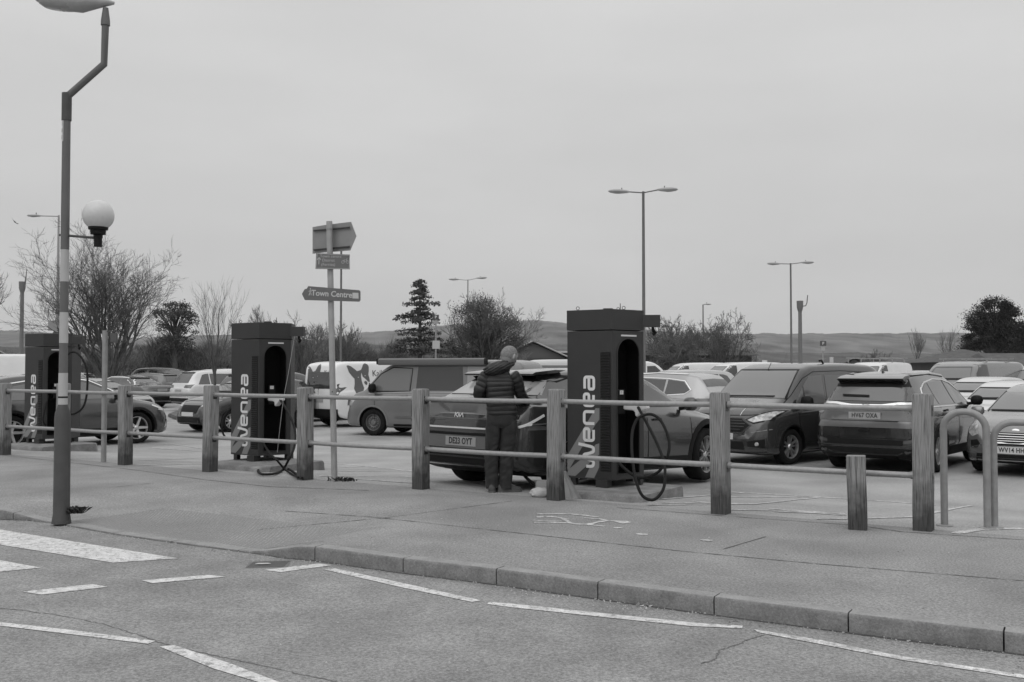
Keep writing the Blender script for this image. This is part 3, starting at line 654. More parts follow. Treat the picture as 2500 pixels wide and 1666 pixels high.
def side_glass(S, x0, x1, x2, x3, zlo, zhi, rear_drop=.0, gap=.05, splits=()):
    """one outline cut into panes at the pillars: x0 rear bottom, x1 rear top, x2 front top, x3 front bottom"""
    edges = [None] + list(splits) + [None]; out = []
    lo = lambda x: zlo + .0 * x; 
    for i in range(len(edges) - 1):
        a, b = edges[i], edges[i + 1]
        L_ = [(x0, zlo + rear_drop), (x1 - (x1 - x0) * .25, zhi - .05), (x1 + .06, zhi - .008)] if a is None else [(a + gap / 2, zlo), (a + gap / 2 + .01, zhi)]
        R_ = [(x2 - .05, zhi), (x2 + (x3 - x2) * .12, zhi - (zhi - zlo) * .10), (x3, zlo)] if b is None else [(b - gap / 2 + .01, zhi), (b - gap / 2, zlo)]
        out.append(L_ + R_)
    return out
def dress(c, kind, ptxt='', tail=True, detail=True):
    # seals, shut lines and wipers are parts too
    """common trim for the cars that stand farther off"""
    S = c.S; L, W = c.L, c.W; hw = c.hw0
    zr = max(v[1] for v in S['top'])
    if kind == 'van':
        c.glazing([[(L - 1.80, 1.16), (L - 1.78, 1.70), (L - 1.35, 1.72), (L - 1.02, 1.42), (L - .88, 1.14)]], [(-hw * .74, 1.23), (-hw * .66, zr - .22), (hw * .66, zr - .22), (hw * .74, 1.23)], [(-hw * .68, 1.15), (-hw * .62, 1.65), (hw * .62, 1.65), (hw * .68, 1.15)])
    else:
        f = {'suv': (.42, .75, 2.65, 3.42, 1.06, 1.50), 'hatch': (.45, .6, 2.05, 2.92, .98, 1.33), 'saloon': (.95, 1.45, 2.65, 3.45, .965, 1.31)}[kind]
        c.glazing(side_glass(S, *f, splits=(f[0] + .55 + (.4 if kind == 'saloon' else 0), (f[0] + f[3]) / 2 + .25) if kind != 'hatch' else (1.3,)), 
                  [(-hw * .72, f[4] + .10), (-hw * .60, zr - .17), (hw * .60, zr - .17), (hw * .72, f[4] + .10)],
                  [(-hw * .66, f[4] + .06 + (.06 if kind == 'saloon' else 0)), (-hw * .54, zr - .17), (hw * .54, zr - .17), (hw * .66, f[4] + .06 + (.06 if kind == 'saloon' else 0))])
    zl = {'van': 1.0, 'suv': .92, 'hatch': .88, 'saloon': .84}[kind]
    for sy in (1, -1):
        if kind == 'van': c.panel('tail_light', TAIL, 'B', [(sy * hw * .80, .85), (sy * hw * .93, .85), (sy * hw * .93, 1.3), (sy * hw * .80, 1.3)])
        else: c.panel('tail_light', TAIL, 'B', [(sy * hw * .45, zl), (sy * hw * .86, zl - .02), (sy * hw * .88, zl + .14), (sy * hw * .5, zl + .11)])
        c.panel('headlight', LAMPG, 'F', [(sy * hw * .50, .70), (sy * hw * .84, .74), (sy * hw * .86, .88), (sy * hw * .55, .80)])
    c.panel('grille', BLACK, 'F', [(-hw * .42, .52), (-hw * .46, .74), (hw * .46, .74), (hw * .42, .52)])
    c.panel('lower_bumper', BLACK, 'B', [(-hw * .78, .34), (-hw * .80, .50), (hw * .80, .50), (hw * .78, .34)])
    c.panel('lower_bumper', BLACK, 'F', [(-hw * .62, .27), (-hw * .60, .42), (hw * .60, .42), (hw * .62, .27)])
    c.plate('B', .80 if kind != 'hatch' else .68, ptxt, PLATEY); c.plate('F', .50, ptxt, PLATEW)
    c.mirrors(L - 1.20 if kind != 'van' else L - .95, zl + .14 if kind != 'van' else 1.22, c.paint, .9)
    zt = {'van': zr - .22, 'suv': zr - .17, 'hatch': zr - .17, 'saloon': zr - .17}[kind]; zb = {'van': 1.23, 'suv': 1.16, 'hatch': 1.08, 'saloon': 1.065}[kind]
    c.line('windscreen_seal', BLACK, 'F', [(-hw * .73, zb), (-hw * .61, zt + .01), (hw * .61, zt + .01), (hw * .73, zb), (-hw * .73, zb)], .02, off=.009)
    c.line('wiper', BLACK, 'F', [(-hw * .60, zb + .02), (hw * .5, zb + .03)], .02, off=.014)
    c.line('bonnet_gap', BLACK, 'F', [(-hw * .8, .80), (-hw * .4, .86), (hw * .4, .86), (hw * .8, .80)], .012, off=.003, thick=.004)
    if kind != 'van': c.line('spoiler_lip', BLACK, 'B', [(-hw * .56, zr - .13), (hw * .56, zr - .13)], .05, off=.02); c.line('tailgate_gap', BLACK, 'B', [(-hw * .80, zl - .2), (-hw * .80, .56), (hw * .80, .56), (hw * .80, zl - .2)], .012, off=.003, thick=.004)
    if detail: c.bline('door_gap', BLACK, [(L * .5, S['bot'][2][1] + .15), (L * .5 + .02, zl + .08)], .012, off=.003, thick=.004)
    return c
# ---- the dark crossover on charge
P_EV = paintm('anthracite_metallic', .032, metal=.15, rough=.4)
BADGE = mat('badge_silver', .70, .4)
ev = Car('charging_car', 'dark crossover on charge behind the man, number plate DE23 OYT', 'car', EV, P_EV)
ev.glazing([[(.50, 1.14), (.80, 1.34), (1.15, 1.42), (1.43, 1.43), (1.40, 1.07), (.70, 1.08)], [(1.46, 1.06), (1.49, 1.42), (2.25, 1.45), (2.37, 1.05)], [(2.43, 1.05), (2.32, 1.45), (2.62, 1.42), (3.0, 1.25), (3.38, 1.06)]],
    [(-.72, 1.10), (-.60, 1.40), (-.3, 1.43), (.3, 1.43), (.60, 1.40), (.72, 1.10)], None)
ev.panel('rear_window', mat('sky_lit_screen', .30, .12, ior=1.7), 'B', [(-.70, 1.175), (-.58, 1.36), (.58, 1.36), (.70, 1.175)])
ev.panel('roof_trim', BLACK, 'B', [(-.62, 1.34), (-.58, 1.43), (.58, 1.43), (.62, 1.34)], off=.012)
sp_ = MB(); sp_.prism([(0, 0), (.42, .045), (.60, .085), (.40, .085), (.05, .045), (-.01, .02)], 1.20, basis((.56 - ev.cx, .60, 1.415), (1, 0, 0), (0, 0, 1)))
sp_.build('roof_spoiler', P_EV, ev.root, bevel=.008)
sp_ = MB(); sp_.prism([(.10, -.004), (.50, .04), (.52, -.06), (.20, -.075)], 1.08, basis((.56 - ev.cx, .54, 1.412), (1, 0, 0), (0, 0, 1))); sp_.build('spoiler_gap_shade', BLACK, ev.root)  # added black filler: the shadow in the gap under the spoiler, built as shape
ev.panel('brake_light', RIML, 'B', [(-.36, 1.395), (-.36, 1.41), (-.10, 1.41), (-.10, 1.395)], off=.03)
ev.panel('brake_light', RIML, 'B', [(.36, 1.395), (.36, 1.41), (.10, 1.41), (.10, 1.395)], off=.03)
ev.line('tailgate_edge', CHROME, 'B', [(-.86, 1.095), (-.4, 1.112), (.4, 1.112), (.86, 1.095)], .012)
ev.line('tailgate_edge', BLACK, 'B', [(-.84, 1.065), (-.4, 1.081), (.4, 1.081), (.84, 1.065)], .035, off=.004)
ev.line('light_bar', BADGE, 'B', [(-.93, .845), (-.80, .775), (-.5, .765), (.5, .765), (.80, .775), (.93, .845)], .02, off=.012)
ev.line('light_bar', TAIL, 'B', [(-.92, .80), (-.78, .735), (.78, .735), (.92, .80)], .05, off=.006)
for v in 'RL': ev.line('light_bar', BADGE, v, [(.06, .80), (.18, .84), (.42, .94)], .026, off=.012)
ev.panel('lower_bumper', mat('mid_plastic', .13, .5), 'B', [(-.62, .52), (-.70, .68), (.70, .68), (.62, .52)], off=.008)
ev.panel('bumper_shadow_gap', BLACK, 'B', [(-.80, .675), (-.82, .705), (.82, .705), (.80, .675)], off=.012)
ev.panel('diffuser', BLACK, 'B', [(-.78, .33), (-.82, .50), (.82, .50), (.78, .33)], off=.01)
ev.line('bumper_strip', RIMD, 'B', [(-.80, .415), (.80, .415)], .018, off=.018)
ev.panel('rear_skirt', BLACK, 'B', [(-.70, .20), (-.78, .33), (.78, .33), (.70, .20)], off=.004)
for sy in (1, -1): ev.line('tailgate_gap', BLACK, 'B', [(sy * .80, 1.08), (sy * .83, .90), (sy * .80, .70)], .012, off=.004, thick=.004)
ev.line('waist_crease', mat('ev_crease', .10, .35, metal=.3, coat=1), 'B', [(-.84, .88), (.84, .88)], .014, off=.004)
ev.plate('B', .60, 'DE23 OYT', PLATEY)
x0 = -(max(abs(ev.hit('B', y, z_)[0].x) for y in (-.12, 0, .12) for z_ in (.87, .92, .97)) + .010); M = basis((x0, .02, .92), (0, -1, 0), (0, 0, 1)); lg = MB()
def letter_stroke(mb, pts, w, M, h=.004):
    for (a, b) in zip(pts, pts[1:]):
        a, b = Vector(a), Vector(b); t = (b - a).normalized(); n = Vector((-t.y, t.x)) * w / 2; a2, b2 = a - t * w * .35, b + t * w * .35
        mb.prism([a2 - n, b2 - n, b2 + n, a2 + n], h, M)
for L_ in ([(-.095, -.026), (-.078, .026)], [(-.086, -.004), (-.038, .026)], [(-.074, .002), (-.046, -.026)], [(-.036, -.026), (-.018, .026)], [(-.018, .022), (-.004, -.026), (.040, .026), (.052, -.026)]):
    letter_stroke(lg, L_, .010, M)
lg.build('tailgate_badge', BADGE, ev.root)
b2 = MB(); p_, n_, d_ = ev.hit('B', .55, .815); add_text(b2, 'EV6', .05, basis((p_.x - .008, .60, .815), (0, -1, 0), (0, 0, 1)), extrude=.002); b2.build('model_badge', CHROME, ev.root)
ev.cladding(BLACK, .075); ev.mirrors(3.28, 1.10, P_EV)
ev.bline('door_gap', BLACK, [(1.48, .45), (1.45, 1.04)], .012, off=.003, thick=.004); ev.bline('door_gap', BLACK, [(2.42, .38), (2.40, 1.03)], .012, off=.003, thick=.004); ev.bline('door_gap', BLACK, [(3.42, .45), (3.40, .98)], .012, off=.003, thick=.004)
ev.bline('door_handle', BLACK, [(1.56, .90), (1.74, .905)], .025, off=.02); ev.bline('door_handle', BLACK, [(2.52, .88), (2.70, .885)], .025, off=.02)
ev.panel('charge_port', BLACK, 'R', [(.52, .80), (.52, .96), (.68, .96), (.68, .80)], off=.008)
for sy in (1, -1): ev.panel('headlight', LAMPG, 'F', [(sy * .42, .70), (sy * .80, .74), (sy * .82, .84), (sy * .46, .76)])
ev.panel('grille', BLACK, 'F', [(-.6, .28), (-.62, .45), (.62, .45), (.6, .28)])
EVYAW = R(44); ev.place((.95, -.82), (.75, 13.16, -.14), R(46), pitch=R(-1.8)); ev.root.scale = (1.09, 1.09, 1.06)
# ---- silver-grey people carrier / van
P_CO = paintm('graphite_grey', .045, metal=.2, rough=.3)
co = Car('grey_van', 'dark grey van facing left with bonnet stripes, left of the dark SUV', 'van', CONN, P_CO)
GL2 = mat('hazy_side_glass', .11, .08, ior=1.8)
co.glazing([[(.35, 1.14), (.38, 1.60), (1.35, 1.62), (1.38, 1.12)], [(1.46, 1.12), (1.44, 1.62), (2.22, 1.62), (2.25, 1.12)], [(2.34, 1.10), (2.33, 1.62), (2.75, 1.60), (2.98, 1.42), (2.98, 1.09)], [(3.03, 1.09), (3.03, 1.37), (3.30, 1.12), (3.30, 1.09)]],
   [(-.74, 1.20), (-.70, 1.45), (-.62, 1.70), (.62, 1.70), (.70, 1.45), (.74, 1.20)], [(-.62, 1.15), (-.58, 1.62), (.58, 1.62), (.62, 1.15)], gm=GL2)
co.line('windscreen_seal', BLACK, 'F', [(-.76, 1.18), (-.64, 1.715), (.64, 1.715), (.76, 1.18)], .018, off=.007)
for y in (.22, -.22):
    co.panel('bonnet_stripe', mat('stripe_dark', .04, .3, coat=1), 'T', [(3.72, y - .10), (4.30, y - .08), (4.30, y + .08), (3.72, y + .10)], off=.003, thick=0)
    co.line('stripe_edge', CHROME, 'T', [(3.72, y + .115), (4.30, y + .095)], .012, off=.004, thick=0)
hexg = lambda w0, w1, z0, z1, zm: [(-w0, z0), (-w1, zm), (-w0 * .93, z1), (w0 * .93, z1), (w1, zm), (w0, z0)]
gr = co.panel('grille', BLACK, 'F', hexg(.40, .56, .60, .83, .73), off=.008)
for z in (.65, .70, .75, .80): co.line('grille_bar', RIMD, 'F', [(-.50 + abs(z - .73) * 1.4, z), (.50 - abs(z - .73) * 1.4, z)], .014, off=.016, parent=gr)
co.line('grille_frame', RIMD, 'F', hexg(.42, .585, .585, .845, .73) + [(-.42, .585)], .018, off=.012)
for sy in (1, -1):
    co.panel('headlight', LAMPG, 'F', [(sy * .50, .82), (sy * .62, .78), (sy * .83, .83), (sy * .865, .965), (sy * .80, .97), (sy * .60, .87)], off=.010)
    co.panel('light_surround', BLACK, 'F', [(sy * .46, .825), (sy * .62, .755), (sy * .86, .81), (sy * .875, .985), (sy * .78, .985), (sy * .58, .885)], off=.005)
    fg = co.panel('fog_recess', BLACK, 'F', [(sy * .56, .36), (sy * .55, .44), (sy * .80, .49), (sy * .80, .33)], off=.006)
    p, n, d = co.hit('F', sy * .70, .40); mb = MB(); mb.lathe([(.001, .03), (.03, .028), (.038, 0)], 14, Matrix.Translation(p) @ Matrix.Rotation(R(90), 4, 'Y')); mb.build('fog_lamp', LAMPG, fg, smooth=True)
    co.line('fog_trim', RIMD, 'F', [(sy * .54, .455), (sy * .82, .51), (sy * .82, .32), (sy * .56, .34)], .012, off=.012)
    co.panel('tail_light', TAIL, 'B', [(sy * .74, .9), (sy * .86, .9), (sy * .84, 1.4), (sy * .76, 1.4)])
co.panel('lower_grille', BLACK, 'F', [(-.50, .30), (-.47, .44), (.47, .44), (.50, .30)], off=.008)
co.line('front_lip', RIMD, 'F', [(-.80, .255), (-.3, .235), (.3, .235), (.80, .255)], .016, off=.012)
co.line('bonnet_gap', BLACK, 'F', [(-.80, .93), (-.5, .905), (0, .89), (.5, .905), (.80, .93)], .012, off=.003, thick=.004)
co.line('wiper', BLACK, 'F', [(-.62, 1.215), (.55, 1.225)], .022, off=.016)
for sy in (1, -1): co.line('bumper_crease', mat('crease', .2), 'F', [(sy * .60, .60), (sy * .86, .66)], .014, off=.005)
co.plate('F', .525, 'WN69 ZCS', PLATEW, off=.01); co.plate('B', .75, '', PLATEY)
co.mirrors(3.18, 1.13, BLACK, 1.15); co.cladding(BLACK, .03, sill=False)
co.bline('sill_trim', BLACK, [(1.35, .22), (3.0, .22)], .07)
for x in (1.41, 2.30, 3.30): co.bline('door_gap', BLACK, [(x, .36), (x + .01, 1.06)], .012, off=.003, thick=.004)
co.bline('door_gap', BLACK, [(.2, 1.66), (1.6, 1.70), (2.6, 1.68), (2.95, 1.56), (3.4, 1.24), (3.7, 1.06)], .012, off=.003, thick=.004)
co.bline('door_handle', P_CO, [(2.42, .96), (2.60, .965)], .03, off=.025)
co.bline('side_crease', mat('crease', .2, .3, metal=.5, coat=1), [(.3, 1.02), (2.0, .99), (3.2, .94)], .02, off=.006)
mb = MB(); mb.tube([(2.95 - co.cx, 0, 1.70), (2.83 - co.cx, 0, 1.85)], .006, 6); mb.build('aerial', BLACK, co.root)
mb = MB(); mb.tube([(2.0 - co.cx, .62, 1.84), (2.06 - co.cx, .62, 1.90), (2.14 - co.cx, .62, 1.89)], .02, 6); mb.build('roof_fitting', BLACK, co.root)
co.place((CONN['ro'] + 2.66, .77), (*at(1921, 1134, PARKZ)[:2], PARKZ), R(222))
# ---- dark SUV seen from behind
P_CR = paintm('dark_blue_metallic', .028, metal=.2, rough=.3)
cr_ = Car('dark_suv', 'dark SUV seen from behind, chrome strip across its tailgate, plate HV67 OXA', 'car', CRV, P_CR)
cr_.glazing([[(.62, 1.20), (.80, 1.38), (1.05, 1.47), (1.18, 1.49), (1.20, 1.13), (.75, 1.12)], [(1.24, 1.13), (1.22, 1.49), (1.9, 1.53), (2.12, 1.52), (2.2, 1.12)], [(2.27, 1.12), (2.18, 1.52), (2.6, 1.46), (3.05, 1.28), (3.30, 1.12)]],
   [(-.72, 1.20), (-.60, 1.53), (.60, 1.53), (.72, 1.20)], [(-.70, 1.20), (-.58, 1.49), (.58, 1.49), (.70, 1.20)], gm=GL2, grear=mat('rear_glass_mid', .07, .08, ior=1.8))
cr_.bline('window_chrome', CHROME, [(.74, 1.10), (.585, 1.19), (.77, 1.40), (1.05, 1.50), (1.6, 1.555), (2.15, 1.545), (2.62, 1.485), (3.08, 1.295), (3.34, 1.10)], .018, off=.010)
cr_.bline('window_chrome', CHROME, [(.74, 1.10), (3.34, 1.085)], .016, off=.010)
cr_.bline('roof_rail', P_CR, [(.7, 1.625), (1.6, 1.655), (2.5, 1.60)], .03, off=.02)
mb = MB(); mb.prism([(0, .0), (.16, -.05), (.36, .05), (.42, .10), (.12, .075), (-.03, .035)], 1.10, basis((.26 - cr_.cx, .55, 1.535), (1, 0, 0), (0, 0, 1))); mb.build('roof_spoiler', P_CR, cr_.root, bevel=.012)
mb = MB(); mb.prism([(.0, -.012), (.16, -.10), (.20, -.06), (.16, -.035)], 1.04, basis((.27 - cr_.cx, .52, 1.535), (1, 0, 0), (0, 0, 1))); mb.build('spoiler_underside', BLACK, cr_.root)
cr_.panel('window_frame', BLACK, 'B', [(-.62, 1.43), (-.55, 1.56), (.55, 1.56), (.62, 1.43)], off=.009)
cr_.line('wiper', BLACK, 'B', [(-.02, 1.275), (.42, 1.285)], .028, off=.025)
cr_.line('tailgate_chrome', CHROME, 'B', [(-.86, 1.165), (-.50, 1.16), (-.25, 1.125), (.25, 1.125), (.50, 1.16), (.86, 1.165)], .036, off=.012)
mb = MB(); p, n, d = cr_.hit('B', 0, 1.13); M = basis((p.x - .02, 0, 1.13), (0, -1, 0), (0, 0, 1))
for L_ in ([(-.05, .035), (-.038, -.035), (.038, -.035), (.05, .035), (-.05, .035)], [(-.028, .022), (-.022, -.022)], [(.028, .022), (.022, -.022)], [(-.022, .0), (.022, .0)]): letter_stroke(mb, L_, .009, M, .01)
mb.build('tailgate_badge', CHROME, cr_.root)
for sy in (1, -1):
    cr_.panel('tail_light', TAIL, 'B', [(sy * .36, 1.07), (sy * .50, 1.145), (sy * .87, 1.15), (sy * .90, 1.06), (sy * .50, 1.05)], off=.009)
    cr_.panel('tail_light', LAMPG, 'B', [(sy * .74, 1.12), (sy * .86, 1.13), (sy * .88, 1.07), (sy * .74, 1.06)], off=.014)
    cr_.panel('rear_reflector', TAIL, 'B', [(sy * .62, .52), (sy * .86, .55), (sy * .86, .60), (sy * .62, .57)], off=.010)
    cr_.panel('tail_light', TAIL, 'RL'[sy > 0], [(.10, 1.09), (.42, 1.30), (.50, 1.24), (.36, 1.02), (.10, .98)], off=.008)
    cr_.panel('headlight', LAMPG, 'F', [(sy * .45, .80), (sy * .82, .84), (sy * .84, .94), (sy * .48, .86)])
cr_.panel('plate_recess', mat('dark_recess', .03, .4, coat=1), 'B', [(-.72, .89), (-.72, 1.04), (.72, 1.04), (.72, .89)], off=.004)
for sy in (1, -1): cr_.line('tailgate_gap', BLACK, 'B', [(sy * .77, 1.10), (sy * .80, .85), (sy * .74, .60)], .012, off=.004, thick=.004)
cr_.line('tailgate_gap', BLACK, 'B', [(-.74, .60), (.74, .60)], .012, off=.004, thick=.004)
cr_.plate('B', .965, 'HV67 OXA', PLATEY)
cr_.panel('tailgate_panel', mat('tailgate_lower', .16, .35, metal=.5, coat=1), 'B', [(-.80, .77), (-.74, .87), (.74, .87), (.80, .77)], off=.007)
cr_.panel('bumper_recess', BLACK, 'B', [(-.60, .49), (-.68, .58), (.68, .58), (.60, .49)], off=.006)
cr_.line('bumper_strip', RIMD, 'B', [(-.86, .475), (.86, .475)], .022, off=.016)
cr_.panel('lower_bumper', BLACK, 'B', [(-.76, .22), (-.80, .44), (.80, .44), (.76, .22)], off=.008)
cr_.line('exhaust_trim', RIMD, 'B', [(-.60, .375), (-.52, .345), (.52, .345), (.60, .375)], .016, off=.014)
cr_.panel('tow_cover', BLACK, 'B', [(-.09, .71), (-.09, .735), (.09, .735), (.09, .71)], off=.012)
cr_.mirrors(3.24, 1.16, BLACK, .95); cr_.cladding(BLACK, .07)
for x in (1.22, 2.22, 3.32): cr_.bline('door_gap', BLACK, [(x, .45), (x, 1.09)], .012, off=.003, thick=.004)
cr_.bline('door_handle', BLACK, [(1.34, 1.02), (1.54, 1.025)], .03, off=.022); cr_.bline('door_handle', BLACK, [(2.36, 1.0), (2.56, 1.005)], .03, off=.022)
cr_.bline('side_crease', mat('crease', .2), [(.3, .92), (2.0, .94), (3.4, .90)], .018, off=.006)
mb = MB(); mb.prism([(0, 0), (.14, 0), (.03, .04), (0, .038)], .03, basis((.95 - cr_.cx, .02, 1.66), (1, 0, 0), (0, 0, 1))); mb.build('shark_fin_aerial', P_CR, cr_.root, bevel=.006)
cr_.place((1.04, .8), (*at(2050, 1139, PARKZ)[:2], PARKZ), R(52))
# ---- small hatchback at the right edge
P_FI = paintm('light_silver', .21, metal=.55, rough=.3)
fi = Car('silver_hatchback', 'silver hatchback facing the cycle hoops at the right edge, plate WV14 HHF', 'car', HATCH, P_FI)
fi.glazing(side_glass(HATCH, .45, .6, 2.05, 2.92, .98, 1.33, splits=(1.35,)), [(-.64, 1.03), (-.54, 1.33), (.54, 1.33), (.64, 1.03)], [(-.55, 1.04), (-.45, 1.32), (.45, 1.32), (.55, 1.04)])
fi.line('windscreen_seal', BLACK, 'F', [(-.655, 1.01), (-.55, 1.345)], .016, off=.007); fi.line('windscreen_seal', BLACK, 'F', [(.655, 1.01), (.55, 1.345)], .016, off=.007)
fi.line('wiper', BLACK, 'F', [(-.60, 1.03), (.50, 1.035)], .018, off=.012)
g2 = fi.panel('grille', BLACK, 'F', [(-.36, .50), (-.46, .56), (-.44, .70), (.44, .70), (.46, .56), (.36, .50)], off=.010)
for z in (.535, .57, .605, .64, .675): fi.line('grille_bar', RIML, 'F', [(-.40, z), (.40, z)], .010, off=.018, parent=g2)
mb = MB(); p, n, d = fi.hit('F', 0, .745); mb.lathe([(.001, .008), (.055, .006), (.06, 0)], 24, Matrix.Translation((p.x, 0, .745)) @ Matrix.Rotation(R(75), 4, 'Y') @ Matrix.Diagonal((.42, 1, 1, 1))); mb.build('bonnet_badge', CHROME, fi.root, smooth=True)
for sy in (1, -1):
    fi.panel('headlight', LAMPG, 'F', [(sy * .56, .66), (sy * .60, .80), (sy * .70, .86), (sy * .77, .80), (sy * .75, .68), (sy * .66, .62)], off=.010)
    fi.panel('fog_recess', BLACK, 'F', [(sy * .50, .50), (sy * .56, .58), (sy * .68, .56), (sy * .66, .46)], off=.008)
    fi.line('fog_trim', CHROME, 'F', [(sy * .49, .52), (sy * .55, .46), (sy * .66, .45)], .012, off=.014)
    fi.panel('tail_light', TAIL, 'B', [(sy * .60, .85), (sy * .72, .85), (sy * .70, 1.1), (sy * .60, 1.1)])
fi.panel('lower_grille', BLACK, 'F', [(-.58, .235), (-.56, .36), (.56, .36), (.58, .235)], off=.008)
fi.line('front_lip', RIMD, 'F', [(-.58, .30), (.58, .30)], .012, off=.016)
fi.plate('F', .43, 'WV14 HHF', PLATEW); fi.mirrors(2.72, 1.0, P_FI)
fi.place((HATCH['ro'] + 2.49, -.74), (*at(2396, 1149, PARKZ)[:2], PARKZ), R(228))
# ---- electric SUV behind the left charger
P_ID = paintm('mid_grey_metallic', .06, metal=.3, rough=.32)
idc = Car('grey_electric_suv', 'mid grey SUV facing right behind the leftmost charger, pale spoked wheels', 'car', ID, P_ID)
idc.glazing([[(.75, 1.12), (1.0, 1.36), (1.35, 1.42), (1.38, 1.07), (.85, 1.06)], [(1.43, 1.07), (1.40, 1.43), (2.15, 1.47), (2.25, 1.06)], [(2.31, 1.06), (2.22, 1.47), (2.6, 1.42), (3.05, 1.24), (3.38, 1.06)]],
   [(-.70, 1.14), (-.60, 1.48), (.60, 1.48), (.70, 1.14)], [(-.60, 1.12), (-.52, 1.42), (.52, 1.42), (.60, 1.12)], gm=GL2)
idc.bline('roof_strip', CHROME, [(.62, 1.22), (.95, 1.42), (1.4, 1.49), (2.2, 1.53), (2.65, 1.47), (3.1, 1.27), (3.46, 1.07)], .022, off=.012)
idc.bline('headlight', RIML, [(4.06, .885), (4.30, .80), (4.36, .76), (4.22, .79)], .03, off=.01)
idc.panel('front_corner', RIML, 'R', [(4.40, .36), (4.46, .50), (4.52, .50), (4.50, .38)], off=.008, thick=.006)
for sy in (1, -1): idc.panel('headlight', LAMPG, 'F', [(sy * .45, .74), (sy * .80, .76), (sy * .80, .84), (sy * .50, .80)])
idc.panel('lower_bumper', BLACK, 'F', [(-.6, .27), (-.62, .45), (.62, .45), (.6, .27)])
idc.cladding(BLACK, .06); idc.mirrors(3.18, 1.12, BLACK, .95)
for x in (1.40, 2.28, 3.38): idc.bline('door_gap', BLACK, [(x, .45), (x, 1.02)], .012, off=.003, thick=.004)
idc.plate('F', .50, '', PLATEW); idc.plate('B', .7, '', PLATEY)
idc.place((ID['ro'] + 2.77, -.80), (*at(331, 1083, PARKZ)[:2], PARKZ), R(46))
# ---- white grooming van with the dog emblem
P_WH = paintm('van_white', .72, metal=0, rough=.4)
kv = Car('white_van_with_dog', "white van with a dark dog's head and Kai's Canines lettering, left of the camper", 'van', VAN, P_WH)
dress(kv, 'van', detail=False)
DOG = mat('dog_vinyl', .10, .5); WV = mat('van_vinyl_white', .62, .5)
def dog(c, view, fx, fy, s, flip=1, sy=None):
    # outline measured on the van's side: x to the right of the picture, y up, in units of the head
    def T(P): return [(fx + flip * x * s, fy + y * (sy or s)) for x, y in P]
    head = [(930, 205), (960, 195), (1010, 215), (1070, 265), (1115, 310), (1150, 300), (1190, 285), (1215, 240), (1240, 180), (1280, 150), (1325, 175), (1345, 220), (1340, 300), (1325, 380), (1340, 450), (1345, 520), (1310, 520), (1260, 460), (1215, 420), (1195, 340), (1185, 420), (1190, 500), (1205, 570), (1225, 640), (1200, 700), (1240, 742), (1060, 742), (1035, 650), (1055, 560), (1060, 460), (1010, 400), (965, 330)]
    q = lambda P: T([((x - 1150) / 300, (450 - y) / 300) for x, y in P])
    o = c.panel('dog_emblem', DOG, view, q(head), off=.003, thick=0, res=.12)
    c.panel('dog_emblem_nose', DOG, view, q([(1240, 510), (1265, 500), (1290, 520), (1295, 560), (1275, 585), (1250, 570), (1232, 540)]), off=.004, thick=0, parent=o)
    c.panel('dog_emblem_jaw', DOG, view, q([(1320, 540), (1345, 540), (1340, 690), (1325, 660)]), off=.004, thick=0, parent=o)
    for e in ((1130, 430), (1260, 400)): c.panel('dog_emblem_eye', WV, view, q([(e[0] - 12, e[1]), (e[0], e[1] - 9), (e[0] + 14, e[1]), (e[0], e[1] + 9)]), off=.006, thick=0, parent=o)
def vtext(c, view, s, u, v, size, m, flip=1):
    vv, ff = text_mesh(s, size, bold=.004); c.panel('van_lettering', m, view, off=.004, thick=0, mesh2d=([(u + flip * p[0], v + p[1]) for p in vv], ff), res=.15)
dog(kv, 'R', .86, 1.46, .60, sy=.46); vtext(kv, 'R', "Kai's", 1.60, 1.60, .26, DOG); vtext(kv, 'R', 'Canines', 1.90, 1.39, .26, DOG)
dog(kv, 'B', .28, 1.45, .50, -1, sy=.44); vtext(kv, 'B', "Kai's", -.42, 1.62, .20, DOG, -1); vtext(kv, 'B', 'Canines', -.36, 1.42, .20, DOG, -1)
for P in ([(.35, .66), (.38, .90), (.60, .90), (.64, .76), (.52, .66)], [(.70, .68), (.74, .94), (.84, .84), (.90, .68)]): kv.panel('dog_emblem_paw', DOG, 'R', P, off=.003, thick=0)
kv.line('door_gap', BLACK, 'B', [(0, .5), (0, 1.78)], .012, off=.003, thick=.004); kv.cladding(P_WH, .05, sill=False)
kv.bline('sill_trim', BLACK, [(1.5, .36), (3.4, .36)], .30, off=.006)
kv.panel('rear_bumper', BLACK, 'B', [(-.86, .30), (-.88, .55), (.88, .55), (.86, .30)], off=.03)
kv.place((.06, -.88), (*pt(826, 29.4)[:2], PARKZ), R(46))
# ---- grey camper van with roof awning
P_CA = paintm('camper_grey', .15, metal=.1, rough=.45, coat=.5)
cv = Car('camper_van', 'grey camper van facing left with a rolled awning along its roof', 'van', dict(VAN, L=5.1, wb=3.1, ro=1.06, top=[(a + (.2 if a > 1 else 0), b) for a, b in VAN['top']], belt=[(a + (.2 if a > 1 else 0), b) for a, b in VAN['belt']], bot=BOT(5.1, .21), R=.35), P_CA)
cv.glazing([[(3.12, 1.19), (3.10, 1.72), (3.60, 1.74), (3.95, 1.58), (4.22, 1.30), (4.20, 1.18)]], [(-.72, 1.27), (-.64, 1.74), (.64, 1.74), (.72, 1.27)], [(-.65, 1.15), (-.60, 1.65), (.60, 1.65), (.65, 1.15)], gm=mat('cab_glass', .13, .08, ior=1.7))
cv.bline('window_seal', BLACK, [(3.10, 1.16), (3.06, 1.75), (3.62, 1.78), (3.98, 1.61), (4.27, 1.30), (4.24, 1.15), (3.10, 1.16)], .028, off=.004)
cv.both('side_window', mat('tinted_pane', .04, .12, ior=1.6), [(1.60, 1.19), (1.66, 1.80), (2.90, 1.80), (2.93, 1.19)], off=.007)
